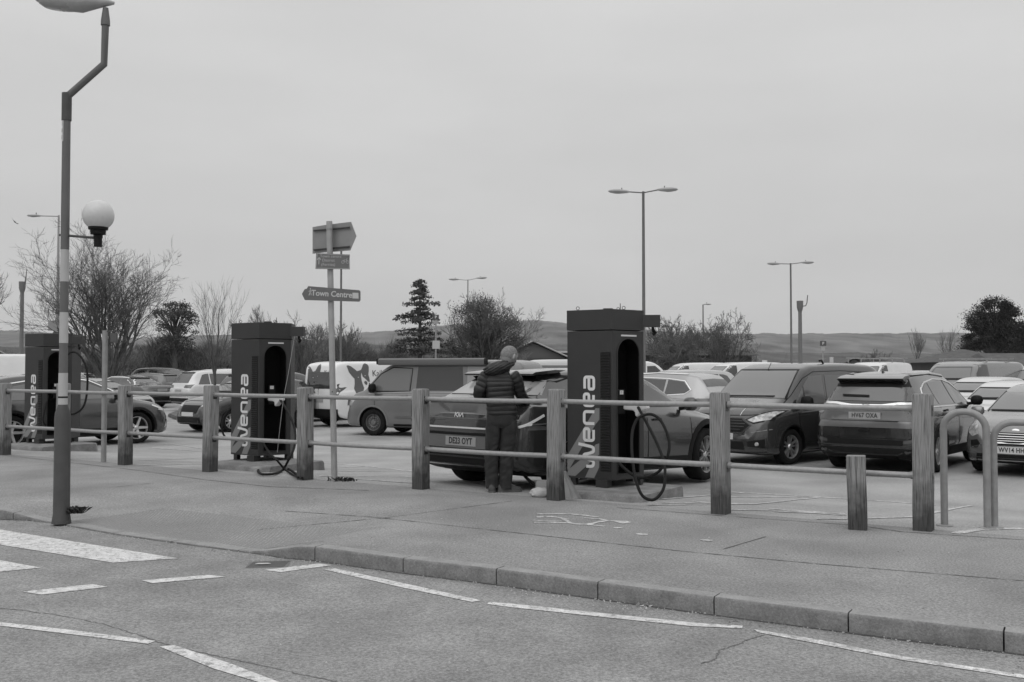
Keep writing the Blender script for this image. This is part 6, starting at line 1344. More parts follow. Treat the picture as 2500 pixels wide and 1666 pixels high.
def clad(px0, px1, pytop, Y, label, seed, blobs, m, name='evergreen_tree', clumps=90, per=150, size=.11, cr=.55, bpx=None, cat='tree', group=None, twigs=None, zb=PARKZ, flat=.6):
    """blobs in picture pixels (x, y, half-width, half-height, weight) give the envelope; it is filled with limbs carrying needle or leaf clumps"""
    s = FPX / Y; bx = (px0 + px1) / 2 if bpx is None else bpx; p = pt(bx, Y, zb); rnd = random.Random(seed); t = thing(name, label, cat, p, group=group)
    H = atd(bx, pytop, Y).z - zb; tw = sum(b[4] for b in blobs); mb, tb = MB(), MB(); spine = [Vector((0, 0, -.2)), Vector((.05, 0, H * .3)), Vector((-.05, 0, H * .65)), Vector((0, 0, H * .96))]
    tb.tube(spine, [.22, .17, .10, .02], 8)
    for x, y, w, h, wt in blobs:
        c0 = Vector(((x - bx) / s, 0, atd(x, y, Y).z - zb)); rx, rz = w / s, h / s
        for _ in range(max(2, int(clumps * wt / tw))):
            a = rnd.uniform(0, 6.28); q = rnd.random() ** .45; el_ = rnd.uniform(-1, 1); c = c0 + Vector((math.cos(a) * q * rx, math.sin(a) * q * min(rx, 2.2), el_ * rz * math.sqrt(max(0, 1 - q * q * .8))))
            f = max(.08, min(.9, (c.z - .5) / H * .85)); o = spine[0].lerp(spine[3], f); k = rnd.uniform(.4, 1.15)
            tb.tube([o, o.lerp(c, .55) + Vector((0, 0, .15)), c], [.05, .03, .008], 4, cap=False)
            tufts(mb, c, cr * k, int(per * k), size, rnd, flat)
    mb.build('crown', m, t); tb.build('trunk', BARK, t, smooth=True)
    if twigs:
        th, tn = grow(seed + 9, None, 1, **twigs); fit([th, tn], (px1 - px0) / s * 1.5, H * 1.08); th.build('branch', BARK, t); tn.build('twigs', TWIG, t)
    return t
def fir(px0, px1, pytop, Y, label, seed, m, name='conifer_tree', bpx=None, zb=PARKZ, group=None):
    """layered conifer: whorls of drooping boughs hung with needle sprays"""
    s = FPX / Y; bx = (px0 + px1) / 2 if bpx is None else bpx; p = pt(bx, Y, zb); rnd = random.Random(seed); t = thing(name, label, 'tree', p, group=group); H = atd(bx, pytop, Y).z - zb; W = (px1 - px0) / s / 2
    tb, mb = MB(), MB(); tb.tube([(0, 0, -.2), (.04, 0, H * .5), (0, 0, H * .99)], [.2, .12, .015], 8); z = .8
    while z < H * .97:
        f = z / H; R_ = W * (1.08 - f) ** .75 * (1 if f < .8 else .8); nb = rnd.randint(3, 6); a0 = rnd.uniform(0, 6.28)
        for k in range(nb):
            if rnd.random() < .12: continue
            a = a0 + 6.28 * k / nb + rnd.uniform(-.4, .4); L = max(.25, R_ * rnd.uniform(.55, 1.12)); d = Vector((math.cos(a), math.sin(a), 0)); up_ = rnd.uniform(-.05, .25)
            P = [Vector((0, 0, z)), Vector((0, 0, z)) + d * L * .5 + Vector((0, 0, L * up_ * .6)), Vector((0, 0, z)) + d * L + Vector((0, 0, L * (up_ - .12)))]
            tb.tube(P, [.035, .02, .006], 4, cap=False); steps = max(2, int(L / .28))
            for j in range(steps):
                q = (j + 1) / steps; c = P[0].lerp(P[1], q * 2) if q < .5 else P[1].lerp(P[2], q * 2 - 1)
                tufts(mb, c, .16 + .20 * (1 - f) * rnd.random(), int(34 * rnd.uniform(.5, 1.3)), .12, rnd, .45, .25)
        z += rnd.uniform(.22, .46) * (1.1 - .5 * f)
    mb.build('crown', m, t); tb.build('trunk', BARK, t, smooth=True); return t
bare(70, 500, 520, 52, 'large bare spreading tree with many upright limbs, right of the beacon pole', 11, bpx=268, nmain=12, levels=5, fork=.08, spread=1.0, r0=.19, kids=(0, 7, 6, 4, 3), upward=.20, minr=.008, lenf=(.56, .70), wander=.18)
bare(-170, 42, 600, 50, 'bare tree at the far left edge, only its twig ends in view', 23, nmain=5, levels=4, fork=.15, kids=(0, 6, 5, 5), lenf=(.5, .66), minr=.011, bpx=-60)
bare(468, 604, 668, 31, 'slender young bare tree left of the middle charger', 5, bpx=525, nmain=5, levels=4, fork=.34, spread=.75, r0=.055, kids=(0, 5, 4, 3), upward=.35, minr=.0045, twm=TWIGP)
bare(570, 700, 742, 66, 'bushy bare tree rising behind the middle charger', 31, nmain=7, levels=4, fork=.1, kids=(0, 6, 5, 5), lenf=(.5, .66), r0=.2, minr=.014)
bare(660, 812, 756, 62, 'bare gnarled tree between the middle charger and the signpost', 33, nmain=6, levels=4, fork=.1, kids=(0, 6, 5, 5), lenf=(.5, .66), r0=.25, minr=.014, bpx=735)
bare(792, 900, 780, 60, 'small round bare tree right of the signpost', 35, nmain=6, levels=4, fork=.2, kids=(0, 6, 5, 5), lenf=(.5, .66), r0=.16, minr=.013, bpx=843)
for k, (a, b, y, Y, lab) in enumerate(((1560, 1715, 768, 84, 'broad bare tree just right of the nearest charger'), (1620, 1780, 765, 88, 'bare tree behind the slender single lamp post'), (1690, 1850, 748, 80, 'bare rounded tree at the corner of the dark hut'), (1570, 1740, 790, 78, 'low bare tree over the far white vans'))):
    bare(a, b, y, Y, lab, 50 + k, nmain=10, levels=5, fork=.06, kids=(0, 6, 5, 4, 3), r0=.16, minr=.016, spread=1.3, upward=.05, lenf=(.5, .66))
bare(2215, 2262, 795, 95, 'faint slim bare tree above the white rack van', 61, nmain=3, levels=4, fork=.3, spread=.5, r0=.09, kids=(0, 6, 5, 4), minr=.010, upward=.5, twm=TWIGP)
bare(2285, 2345, 790, 98, 'faint slim bare tree left of the big dark pine', 62, nmain=3, levels=4, fork=.25, spread=.6, r0=.10, kids=(0, 6, 5, 4), minr=.010, upward=.5, twm=TWIGP)
bare(2095, 2185, 850, 90, 'low bare tree beyond the small gabled roof', 63, nmain=7, levels=4, fork=.15, kids=(0, 6, 5, 5), lenf=(.5, .66), r0=.14, minr=.014)
clad(376, 476, 735, 62, 'dark flat-topped pine behind the large bare tree', 71, [(428, 748, 26, 10, 1), (418, 765, 40, 10, 1.2), (440, 770, 34, 10, 1), (430, 790, 42, 10, .8), (405, 802, 26, 8, .5), (448, 808, 30, 8, .5), (425, 828, 42, 10, .9), (420, 850, 46, 16, 1.3)], FIR, name='pine_tree', clumps=70, per=130, size=.09, cr=.42)
fir(918, 1122, 678, 64, 'dark layered conifer with a narrow top, left of the ivy-clad tree', 72, FIR, bpx=1024)
clad(1082, 1292, 718, 66, 'big ivy-clad tree with bare twigs fanning out, behind the man', 73, [(1180, 745, 42, 24, 1.4), (1150, 765, 40, 24, 1.1), (1205, 775, 44, 26, 1.2), (1175, 800, 56, 26, 1.5), (1235, 800, 36, 28, 1.0), (1130, 815, 40, 24, .9), (1190, 840, 72, 28, 2.0), (1250, 845, 30, 24, .8), (1120, 852, 40, 22, 1.0)], IVY, name='ivy_tree', clumps=130, per=260, size=.065, cr=.55, twigs=dict(nmain=11, levels=5, fork=.10, kids=(0, 6, 5, 4, 3), r0=.022, minr=.0013, spread=1.25, lenf=(.5, .65)), flat=.8)
clad(2352, 2540, 726, 75, 'big dark pine with a domed top above the tiled bungalow', 74, [(2428, 748, 34, 20, 1.3), (2400, 775, 34, 18, 1.0), (2450, 770, 28, 20, 1.0), (2385, 798, 24, 16, .7), (2440, 800, 40, 20, 1.3), (2480, 806, 30, 22, 1.1), (2400, 825, 40, 20, 1.4), (2460, 840, 56, 26, 2.6), (2375, 848, 24, 20, .9), (2515, 832, 40, 34, 1.8)], PINE, name='pine_tree', clumps=250, per=300, size=.085, cr=.52, bpx=2430)
def hedge(a, b, yt, yb, Y, label, seed, m=HEDGE, n=2200, size=.12, name='hedge'):
    s = FPX / Y; p = pt((a + b) / 2, Y, PARKZ + .1); rnd = random.Random(seed); W = (b - a) / s; H = atd(a, yt, Y).z - p.z; mbs = [MB(), MB()]
    for i in range(int(n * 5)):
        x = rnd.uniform(-W / 2, W / 2); top = H * (.62 + .38 * (noise.noise(Vector((x * .55, seed, 0))) * 1.1 + .5)); y = rnd.uniform(-1.2, 1.2)
        z = top * rnd.random() ** .8; L = rnd.uniform(.25, .9); an = rnd.uniform(0, 6.28); t_ = rnd.uniform(.1, .9); d = Vector((math.cos(an) * t_, math.sin(an) * t_, rnd.uniform(.4, 1.2))).normalized() * L
        if z + d.z > top * 1.12: d *= .4
        w = rnd.uniform(.008, .022); q = Vector((x, y, max(0, z - d.z * .3))); sd_ = d.cross(Vector((rnd.gauss(0, 1), rnd.gauss(0, 1), rnd.gauss(0, 1)))).normalized() * w
        mbs[rnd.random() < .35].add([q - sd_, q + sd_, q + d], [(0, 1, 2)])
    t = thing(name, label, 'hedge', p, group='hedges and scrub'); mbs[0].build('branch_mass', m, t); mbs[1].build('dead_leaves', HEDGE2, t)
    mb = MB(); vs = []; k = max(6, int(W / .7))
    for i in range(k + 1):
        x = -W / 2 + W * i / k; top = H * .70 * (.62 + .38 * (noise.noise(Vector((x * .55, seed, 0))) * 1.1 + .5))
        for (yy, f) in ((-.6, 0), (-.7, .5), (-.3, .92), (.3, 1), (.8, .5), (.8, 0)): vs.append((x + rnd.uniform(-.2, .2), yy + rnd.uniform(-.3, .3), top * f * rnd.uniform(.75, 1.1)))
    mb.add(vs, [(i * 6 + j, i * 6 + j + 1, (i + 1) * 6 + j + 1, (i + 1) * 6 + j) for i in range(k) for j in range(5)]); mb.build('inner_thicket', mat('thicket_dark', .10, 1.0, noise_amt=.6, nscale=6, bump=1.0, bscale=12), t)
    return t
HEDGE2 = mat('hedge_pale_twigs', .20, .95, noise_amt=.4, nscale=3)
hedge(120, 330, 838, 905, 60, 'dark scrub under the large bare tree', 81, n=2200)
hedge(330, 560, 812, 905, 64, 'dark thicket left of the middle charger', 82, n=2200)
hedge(560, 800, 806, 905, 70, 'grey thicket behind the middle charger', 83, n=2200)
hedge(800, 990, 812, 905, 72, 'low grey scrub right of the signpost', 84, n=2200)
hedge(960, 1290, 838, 900, 72, 'dark hedge along the foot of the conifer and ivy tree', 85, n=2200)
hedge(1555, 1850, 812, 905, 92, 'dark hedge in front of the hut beyond the far white vans', 86, n=900, size=.22)
hedge(1850, 2360, 872, 905, 110, 'low hedge across the right background', 87, n=700, size=.28)
hedge(-60, 130, 845, 905, 80, 'scrub at the far left behind the leftmost charger', 88, n=700, size=.22)
hedge(1290, 1480, 868, 905, 90, 'low scrub left of the nearest charger', 89, n=700, size=.22)
# hedge twigs on top of the thickets
for k, (a, b, yt, Y) in enumerate(((335, 470, 800, 63), (470, 570, 806, 66), (800, 905, 805, 70), (880, 985, 812, 70))):
    bare(a, b, yt, Y, 'twiggy bare shrub in the thicket, number %s from the left' % ('one', 'two', 'three', 'four')[k] if False else ('twiggy bare shrub below the dark flat-topped pine', 'twiggy bare shrub at the left edge of the middle charger', 'twiggy bare shrub right of the small round bare tree', 'twiggy bare shrub at the left foot of the layered conifer')[k], 90 + k, name='bare_shrub', nmain=9, levels=3, fork=.03, kids=(0, 6, 6, 5), r0=.06, minr=.016, spread=.8)
# planted island with a low kerb in the car park
isl = [atg(a, b) for a, b in ((410, 1018), (450, 1001), (560, 985), (700, 975), (760, 1000), (640, 1027), (500, 1025), (430, 1026))]
mb = MB(); mb.prism([(p.x, p.y) for p in isl], .13, Matrix.Translation((0, 0, PARKZ - .01))); tag(mb.build('planted_island', mat('island_grass', .11, .95, noise_amt=.3, nscale=3, bump=.5, bscale=8), bevel=.03), kind='structure')
# ------------------------------------------------------------------ buildings far off
BR = mat('brick_wall', .10, .9, noise_amt=.2, nscale=3); TL = mat('roof_tiles', .075, .85, noise_amt=.3, nscale=2.5, bump=.6, bscale=6, stretch=(1, 1, 5)); FA = mat('fascia_white', .45, .6)
def house(px0, px1, pye, pyr, Y, label, hip=0.0, depth=8.0, win=0, fascia=True, walls=BR, roofm=TL, cat='building', gable=False, ye=None):
    p = pt((px0 + px1) / 2, Y, PARKZ); W = (px1 - px0) / FPX * Y; ze = atd(px0, pye, Y).z - PARKZ; zr = atd(px0, pyr, Y).z - PARKZ; t = thing('bungalow' if not gable else 'gabled_house', label, cat, p); w = W / 2
    mb = MB(); mb.box((0, depth / 2 + .3, ze / 2), (W - .6, depth, ze)); mb.build('wall', walls, t); mb = MB(); o = .4
    if gable:
        mb.add([(-w, -.1, ze), (w, -.1, ze), (0, -.1, zr), (-w, depth + .5, ze), (w, depth + .5, ze), (0, depth + .5, zr)], [(0, 2, 5, 3), (1, 4, 5, 2), (3, 5, 4), (0, 3, 4, 1)]); r = mb.build('roof', roofm, t)
        mb = MB(); mb.add([(-w + .3, .25, ze), (w - .3, .25, ze), (0, .25, zr - .15)], [(0, 1, 2)]); mb.build('gable', walls, t)
        if fascia:
            mb = MB()
            for sx in (-1, 1): mb.tube([(sx * w, -.13, ze), (0, -.13, zr)], .06, 4)
            mb.build('bargeboard', mat('bargeboard', .33, .6), r)
    else:
        h = W * hip; mb.add([(-w - o, -.1, ze), (w + o, -.1, ze), (w + o, depth + .6, ze), (-w - o, depth + .6, ze), (-w + h, depth / 2, zr), (w - h, depth / 2, zr)], [(0, 1, 5, 4), (1, 2, 5), (2, 3, 4, 5), (3, 0, 4), (0, 3, 2, 1)]); r = mb.build('roof', roofm, t)
        if fascia: mb = MB(); mb.box((0, -.14, ze - .07), (W + .8, .05, .16)); mb.build('fascia', FA, r)
    for k in range(win):
        x = -w + W * (k + .5) / win; mb = MB(); mb.box((x, .28, ze * .55), (1.3, .06, 1.1)); f = mb.build('window', FA, t); mb = MB(); mb.box((x, .24, ze * .55), (1.1, .04, .9)); mb.build('pane', GLASS, f)
    return t
DKR = mat('dark_roof', .075, .85, noise_amt=.2, nscale=2)
house(1560, 1846, 868, 846, 84, 'long dark hut with overhanging eaves behind the bare trees', hip=.12, walls=mat('dark_boards', .05, .9), roofm=mat('hut_roof', .05, .9), fascia=False, win=3)
house(1208, 1396, 876, 833, 78, 'grey gabled building with pale bargeboards right of the ivy tree', gable=True, walls=mat('grey_render', .11, .9), roofm=DKR)
house(1330, 1480, 858, 850, 100, 'low flat-roofed block left of the nearest charger', hip=.02, roofm=DKR, fascia=True)
house(2345, 2500, 884, 850, 60, 'tiled bungalow with a hipped roof below the big dark pine', hip=.46, fascia=False)
house(2455, 2740, 902, 860, 57, 'long tiled roof at the right edge beside the hipped bungalow', hip=.05, fascia=False, win=3)
house(2050, 2125, 893, 873, 95, 'small dark gabled roof above the white rack van', gable=True, roofm=DKR, fascia=False)
house(-70, 28, 872, 846, 95, 'small gabled house with white bargeboards at the far left', gable=True)
house(6, 62, 868, 853, 110, 'second small gabled house at the far left, beside the thick mast', gable=True, roofm=DKR, fascia=False)
# metal container with posts
p = pt(1046, 70, PARKZ); t = thing('storage_container', 'plain grey container standing before the hedge below the car park sign', 'container', p); s = FPX / 70
mb = MB(); mb.box((0, 1, (atd(0, 852, 70).z - PARKZ) / 2), (46 / s, 2, atd(0, 852, 70).z - PARKZ)); mb.build('box', mat('container_grey', .16, .7, noise_amt=.08), t)
mb = MB(); mb.box((-16 / s, -.1, (atd(0, 843, 70).z - PARKZ) / 2), (4 / s, .1, atd(0, 843, 70).z - PARKZ)); mb.box((19 / s, -.1, (atd(0, 850, 70).z - PARKZ) / 2), (3 / s, .1, atd(0, 850, 70).z - PARKZ)); mb.build('corner_post', mat('container_post', .32, .6), t)
# ------------------------------------------------------------------ the man
def skin(nodes, edges, root, sub=2):
    names = list(nodes); me = bpy.data.meshes.new('sk'); me.from_pydata([nodes[n][0] for n in names], [(names.index(a), names.index(b)) for a, b in edges], [])
    o = bpy.data.objects.new('sk', me); COL.objects.link(o); m = o.modifiers.new('s', 'SKIN'); m.use_smooth_shade = True
    if not me.skin_vertices: me.attributes.new('skin', 'FLOAT', 'POINT')
    for i, n in enumerate(names):
        r = nodes[n][1]; r = r if isinstance(r, tuple) else (r, r); me.skin_vertices[0].data[i].radius = r; me.skin_vertices[0].data[i].use_root = (n == root)
    sb = o.modifiers.new('u', 'SUBSURF'); sb.levels = sub; sb.render_levels = sub
    dg = bpy.context.evaluated_depsgraph_get(); dg.update(); out = bpy.data.meshes.new_from_object(o.evaluated_get(dg)); bpy.data.objects.remove(o)
    v = [Vector(q.co) for q in out.vertices]; f = [tuple(p.vertices) for p in out.polygons]; bpy.data.meshes.remove(out); return v, f
def chain(*ns): return list(zip(ns, ns[1:]))
MP = atp(1222, 1207); MP = Vector((MP.x * 1.021, MP.y * 1.021, 0)); MP.z = gz(MP.x, MP.y)
man = thing('person', 'bald man in a dark quilted jacket and jeans, his back to the camera', 'person', (MP.x, MP.y + .0, MP.z))
man.scale = (1.08, 1.06, 1.012)
SK = mat('skin', .30, .55, noise_amt=.06, nscale=20); JK = mat('jacket_nylon', .013, .5, noise_amt=.3, nscale=6, bump=.2, bscale=60); JN = mat('jeans_denim', .026, .9, noise_amt=.45, nscale=9, bump=.5, bscale=120); SH = mat('shoe_leather', .06, .7, noise_amt=.3, nscale=12); SOLE = mat('shoe_sole', .10, .8)
hd = Vector((.66, .70, -.46)).normalized()      # where the head looks
hc = Vector((.098, .03, 1.655)); side = hd.cross(Vector((0, 0, 1))).normalized(); up = side.cross(hd)
nodes = {'pel': ((0, 0, .92), (.13, .10)), 'wai': ((-.005, 0, 1.08), (.125, .095)), 'che': ((-.01, .02, 1.28), (.15, .10)), 'nb': ((.02, .02, 1.43), (.075, .07)), 'nk': ((.065, .025, 1.52), (.055, .058)),
  'hb': (tuple(hc - up * .055 + hd * .0), (.055, .060)), 'hm': (tuple(hc), (.05, .05)),
  'sl': ((-.165, .0, 1.42), .055), 'el': ((-.245, .02, 1.20), .042), 'wl': ((-.12, .25, 1.10), .028), 'sr': ((.165, .02, 1.42), .055), 'er': ((.225, .10, 1.19), .042), 'wr': ((.302, .28, 1.085), .027),
  'hl': ((-.085, 0, .86), .085), 'kl': ((-.105, .02, .48), .055), 'al': ((-.095, -.0, .09), .038), 'tl': ((-.11, .15, .035), .032), 'hr': ((.085, 0, .86), .085), 'kr': ((.065, .03, .48), .055), 'ar': ((.045, 0, .09), .038), 'tr': ((.18, .07, .035), .032)}
E_ = chain('pel', 'wai', 'che', 'nb', 'nk', 'hb', 'hm') + chain('che', 'sl', 'el', 'wl') + chain('che', 'sr', 'er', 'wr') + chain('pel', 'hl', 'kl', 'al', 'tl') + chain('pel', 'hr', 'kr', 'ar', 'tr')
mb = MB(); v, f = skin(nodes, E_, 'pel', 2); mb.add(v, f)
# head with face, sculpted in the head's own frame
bm = bmesh.new(); bmesh.ops.create_icosphere(bm, subdivisions=5, radius=1); i0 = len(mb.v); hv = []
def G(q, c, s_): return math.exp(-((q - Vector(c)).length / s_) ** 2)
for w_ in bm.verts:
    c = w_.co; x, y, z = c.x, c.y, c.z                      # x side, y forward, z up
    wx = .085 * (1 - .10 * max(0, y)) * (1 - .28 * max(0, -z) ** 1.3); wy = .113 * (1 - .08 * max(0, -z)) * (1 if y > 0 else 1.0 - .20 * max(0, -z - .2)); wz = .124 if z > 0 else .128
    q = Vector((x * wx, y * wy, z * wz)); u = Vector((x, y, z))
    q.y += .026 * G(u, (0, .98, -.18), .17) + .012 * G(u, (0, .95, .05), .14) + .008 * G(u, (0, .9, -.52), .22) + .012 * G(u, (0, .72, -.85), .3) + .006 * G(u, (0, .9, .32), .45)
    for sg in (1, -1): q.y -= .012 * G(u, (sg * .36, .92, .08), .16); q.x += sg * .003 * G(u, (sg * .75, .55, -.1), .3)
    q.y -= .005 * G(u, (0, .95, -.42), .09)
    hv.append(hc + side * q.x + hd * q.y + up * q.z)
HF = [tuple(v_.index for v_ in f_.verts) for f_ in bm.faces]; HC = [f_.calc_center_median() for f_ in bm.faces]; mb.add(hv, HF); bm.free()
hm_ = MB(); hm_.add([hc + (v_ - hc) * 1.016 for v_ in hv], [f_ for f_, c_ in zip(HF, HC) if c_.z > (-.45 if c_.y < -.15 else -.45 + (c_.y + .15) * 1.55) + .05 * noise.noise(c_ * 6) and not (abs(c_.x) > .8 and c_.z < .05 and -.25 < c_.y < .35)])
hm_.build('cropped_hair', mat('cropped_hair', .19, .9, noise_amt=.25, nscale=60), man, smooth=True)
for sg in (1, -1):
    c = hc + side * sg * .089 - up * .018 - hd * .002; vs = []
    for i in range(9):
        a = math.pi * i / 8
        for k in range(10): b = 2 * math.pi * k / 10; vs.append(c - hd * (.019 * math.cos(b) * (.25 + .75 * math.sin(a)) + .012) + up * (.036 * math.cos(a) - .004) + side * sg * (.010 + .011 * math.sin(b) * math.sin(a)))
    mb.add(vs, [(i * 10 + k, i * 10 + (k + 1) % 10, (i + 1) * 10 + (k + 1) % 10, (i + 1) * 10 + k) for i in range(8) for k in range(10)])
def hand(mb, w, d, palm_n, sgn, curl=.7):
    """w wrist, d hand direction, palm_n palm normal; five separate bent fingers"""
    d = Vector(d).normalized(); n = Vector(palm_n); n = (n - d * n.dot(d)).normalized(); s = d.cross(n).normalized() * sgn; w = Vector(w)
    pn = {'a': (tuple(w - d * .02), (.026, .020)), 'b': (tuple(w + d * .035), (.034, .016)), 'c': (tuple(w + d * .075), (.038, .014))}
    v, f = skin(pn, chain('a', 'b', 'c'), 'a', 2); mb.add(v, f)
    for k, (off, L) in enumerate(((-.030, .070), (-.010, .080), (.010, .076), (.029, .060))):
        p = w + d * .07 + s * off; nd = {'0': (tuple(p), .0088)}; dd = d.copy()
        for j, fr in enumerate((.45, .32, .23)):
            dd = (dd * math.cos(curl * .8) + n * math.sin(curl * .8)).normalized() if j or curl > .3 else dd; p = p + dd * L * fr; nd[str(j + 1)] = (tuple(p), .0082 - .0009 * j)
        v, f = skin(nd, chain('0', '1', '2', '3'), '0', 2); mb.add(v, f)
    p0 = w + d * .015 - s * .02; p1 = p0 - s * .022 + d * .025 + n * .008; p2 = p1 + d * .03 + n * .018 - s * .004; p3 = p2 + d * .02 + n * .012 + s * .004
    v, f = skin({'0': (tuple(p0), .012), '1': (tuple(p1), .011), '2': (tuple(p2), .0095), '3': (tuple(p3), .0085)}, chain('0', '1', '2', '3'), '0', 2); mb.add(v, f)
hand(mb, (.305, .285, 1.082), (.75, .45, -.30), (-.1, -.1, -1), 1, .75); hand(mb, (-.115, .255, 1.098), (.7, .6, -.25), (.2, .1, -1), -1, .6)
bd = mb.build('body', SK, man, smooth=True, ang=80)
# quilted jacket: body and two sleeves lofted ring by ring, with stitched channels
def loft(rings, name, m, par, quilt, puff, n=40, into=None, wr=.006):
    """rings: (centre, radius across, radius deep); resampled finely along the spine"""
    P = []; 
    for i in range(len(rings) - 1):
        r0, r1, r2, r3 = rings[max(i - 1, 0)], rings[i], rings[i + 1], rings[min(i + 2, len(rings) - 1)]
        L = (Vector(r2[0]) - Vector(r1[0])).length; k_ = max(3, int(L / .0065))
        for k in range(k_):
            t = k / k_; cr = lambda a, b, c, d: .5 * ((2 * b) + (c - a) * t + (2 * a - 5 * b + 4 * c - d) * t * t + (3 * b - a - 3 * c + d) * t ** 3)
            P.append((cr(*[Vector(q[0]) for q in (r0, r1, r2, r3)]), cr(r0[1], r1[1], r2[1], r3[1]), cr(r0[2], r1[2], r2[2], r3[2])))
    P.append((Vector(rings[-1][0]), rings[-1][1], rings[-1][2])); s_ = 0; vs = []; prev = Vector((1, 0, 0))
    for i, (c, a, b) in enumerate(P):
        d = (P[min(i + 1, len(P) - 1)][0] - P[max(i - 1, 0)][0]).normalized(); X = prev - d * prev.dot(d); X.normalize(); prev = X; Yv = d.cross(X)
        if i: s_ += (c - P[i - 1][0]).length
        q = abs(math.sin(math.pi * s_ / quilt)) ** .6
        for k in range(n):
            an = 2 * math.pi * k / n; wob = noise.noise(c * 9 + Vector((math.cos(an), math.sin(an), 0)) * 1.4); rad = (puff * q * (1 + .5 * wob) + .006 * wob - .004) if into is None else wr * noise.noise(Vector((c.x * 5 + math.cos(an) * 1.2, math.sin(an) * 1.2, c.z * 17 + 2.2 * math.cos(an + c.z * 8))))
            e = 2.6; ca, sa = math.cos(an), math.sin(an); sc_ = (abs(ca) ** e + abs(sa) ** e) ** (-1 / e)
            vs.append(c + X * ca * (a * sc_ + rad) + Yv * sa * (b * sc_ + rad))
    m_ = len(P); fs = [(i * n + k, i * n + (k + 1) % n, (i + 1) * n + (k + 1) % n, (i + 1) * n + k) for i in range(m_ - 1) for k in range(n)] + [tuple(range(n)), tuple(range((m_ - 1) * n, m_ * n))]
    if into is not None: return into.add(vs, fs)
    mb = MB(); mb.add(vs, fs); return mb.build(name, m, par, smooth=True, ang=70)
jk = loft([((.012, 0, .925), .150, .118), ((.012, 0, .96), .168, .128), ((.008, 0, 1.05), .166, .128), ((-.002, 0, 1.15), .160, .124), ((-.010, .005, 1.27), .168, .130), ((-.012, .01, 1.36), .172, .126), ((-.005, .01, 1.425), .150, .110), ((.015, .015, 1.475), .105, .088), ((.045, .02, 1.53), .070, .072)], 'jacket', JK, man, .058, .0085, n=48)
loft([((-.140, .005, 1.425), .070, .072), ((-.178, .0, 1.37), .078, .078), ((-.212, -.005, 1.29), .072, .076), ((-.242, .0, 1.215), .066, .070), ((-.225, .06, 1.165), .062, .064), ((-.18, .15, 1.13), .054, .056), ((-.13, .235, 1.105), .044, .045)], 'sleeve', JK, jk, .058, .010, n=28)
loft([((.125, .01, 1.43), .070, .072), ((.165, .02, 1.375), .078, .080), ((.192, .045, 1.29), .072, .076), ((.220, .09, 1.205), .066, .068), ((.248, .15, 1.155), .058, .060), ((.278, .22, 1.115), .050, .050), ((.300, .272, 1.088), .042, .042)], 'sleeve', JK, jk, .058, .010, n=28)
# hood lying on the shoulders
bm = bmesh.new(); bmesh.ops.create_icosphere(bm, subdivisions=5, radius=1); hq = Vector((-.035, -.06, 1.50))
for w_ in bm.verts:
    c = w_.co; r = 1 + .10 * abs(math.sin((c.x * 1.2 - c.z * 1.6) * 5.0)) ** .6 + .08 * noise.noise(c * 3)
    w_.co = Vector((c.x * .150 * r, c.y * .105 * r, c.z * .082 * r + c.x * .035)) + hq
me = bpy.data.meshes.new('hood'); bm.to_mesh(me); bm.free(); me.materials.append(JK); link('hood', me, man, True, ang=80)
# collar roll
mb = MB(); mb.tube([(.05 + .09 * math.cos(a), .02 + .09 * math.sin(a), 1.545 + .02 * math.sin(a) + .012 * math.cos(a)) for a in [R(20 * k) for k in range(19)]], .026, 10, cap=False); mb.build('collar', JK, man, smooth=True)
# jeans
jm = MB()
loft([((.012, 0, 1.0), .150, .112), ((.012, 0, .95), .158, .120), ((.010, -.004, .89), .168, .128), ((.008, 0, .82), .160, .122), ((.008, 0, .78), .120, .10)], '', None, None, 9, .002, n=40, into=jm)
loft([((-.070, 0, .86), .088, .108), ((-.080, 0, .78), .094, .108), ((-.092, .01, .64), .084, .092), ((-.102, .02, .50), .076, .082), ((-.106, .01, .33), .078, .082), ((-.097, 0, .16), .074, .078), ((-.090, 0, .05), .076, .08)], '', None, None, 9, .010, n=28, into=jm, wr=.016)
loft([((.092, 0, .86), .088, .108), ((.098, 0, .78), .096, .108), ((.088, .01, .64), .088, .094), ((.076, .02, .50), .080, .084), ((.066, .01, .33), .078, .082), ((.054, 0, .16), .074, .078), ((.050, 0, .05), .076, .08)], '', None, None, 9, .010, n=28, into=jm, wr=.016)
jm.build('jeans', JN, man, smooth=True, ang=80)
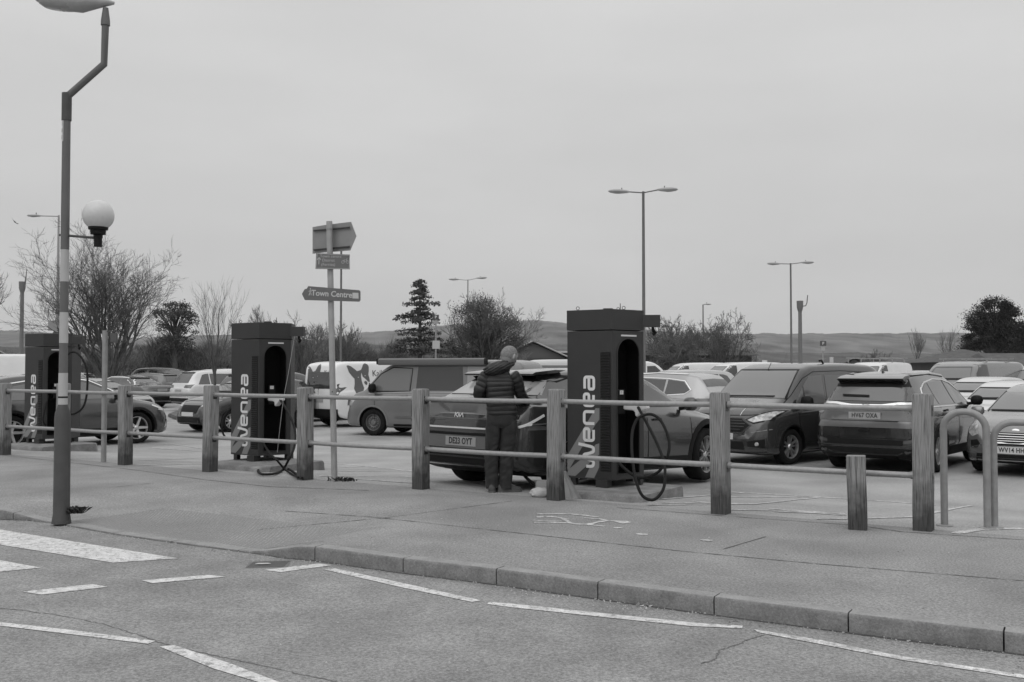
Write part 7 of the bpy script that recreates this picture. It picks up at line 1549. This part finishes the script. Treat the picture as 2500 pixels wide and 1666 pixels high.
for (x, y, a, L) in ((-.092, -.01, 84, .0), (.048, -.01, 20, .0)):
    d = Vector((math.cos(R(a)), math.sin(R(a)), 0)); s_ = Vector((-d.y, d.x, 0)); mb = MB(); vs = []
    for (t_, w, h) in ((-.085, .028, .06), (-.07, .040, .085), (-.02, .044, .10), (.05, .044, .085), (.11, .050, .058), (.16, .046, .045), (.195, .026, .032)):
        for k in range(12):
            an = 2 * math.pi * k / 12; vs.append(Vector((x, y, .018)) + d * t_ + s_ * w * math.cos(an) + Vector((0, 0, max(0, math.sin(an)) * h)))
    mb.add(vs, [(i * 12 + k, i * 12 + (k + 1) % 12, (i + 1) * 12 + (k + 1) % 12, (i + 1) * 12 + k) for i in range(6) for k in range(12)] + [tuple(range(12)), tuple(range(72, 84))]); so2 = mb.build('shoe', SH, man, smooth=True)
    mb = MB(); O = [Vector((x, y, 0)) + d * t_ + s_ * w for t_, w in ((-.09, -.03), (-.05, -.046), (.05, -.044), (.12, -.052), (.17, -.046), (.205, -.02), (.205, .02), (.17, .046), (.12, .052), (.05, .044), (-.05, .046), (-.09, .03))]
    mb.prism([(q.x, q.y) for q in O], .02); mb.build('sole', SOLE, so2)
# cable from the car to the ground beside him
M3 = man.location; pf = lambda x, y, z: Vector((M3.x + x, M3.y + y, M3.z + z))
cable([pf(.44, .50, .80), pf(.34, .42, .70), pf(.245, .38, .55), pf(.245, .36, .35), pf(.29, .34, .18), pf(.40, .30, .075), pf(.52, .26, .02), pf(.68, .34, .02), pf(.9, .50, .03)], 'thick black cable running from the car\'s charge port down past the man to the ground', r=.021)
mb = MB(); M = Matrix.Translation(pf(.47, .46, .80)) @ Matrix.Rotation(R(45), 4, 'Z') @ Matrix.Rotation(R(-70), 4, 'Y'); mb.prism([(-.05, -.03), (.10, -.022), (.16, -.012), (.16, .012), (.10, .022), (-.05, .03)], .05, M); tag(mb.build('charging_connector', BLACK, bevel=.008), 'black charging plug in the port of the dark car', 'plug')
# ------------------------------------------------------------------ air
HAZE = True
if HAZE:
    mb = MB(); mb.box((0, 1990, 97), (5400, 5000, 206)); hz = bpy.data.materials.new('haze_air'); hz.use_nodes = True; t = hz.node_tree; t.nodes.clear()
    o = t.nodes.new('ShaderNodeOutputMaterial'); pvn = t.nodes.new('ShaderNodeVolumePrincipled'); pvn.inputs['Color'].default_value = (1, 1, 1, 1); pvn.inputs['Density'].default_value = .00012; pvn.inputs['Anisotropy'].default_value = .3
    t.links.new(pvn.outputs[0], o.inputs['Volume']); tag(mb.build('haze', hz), kind='stuff')
bpy.context.view_layer.update()
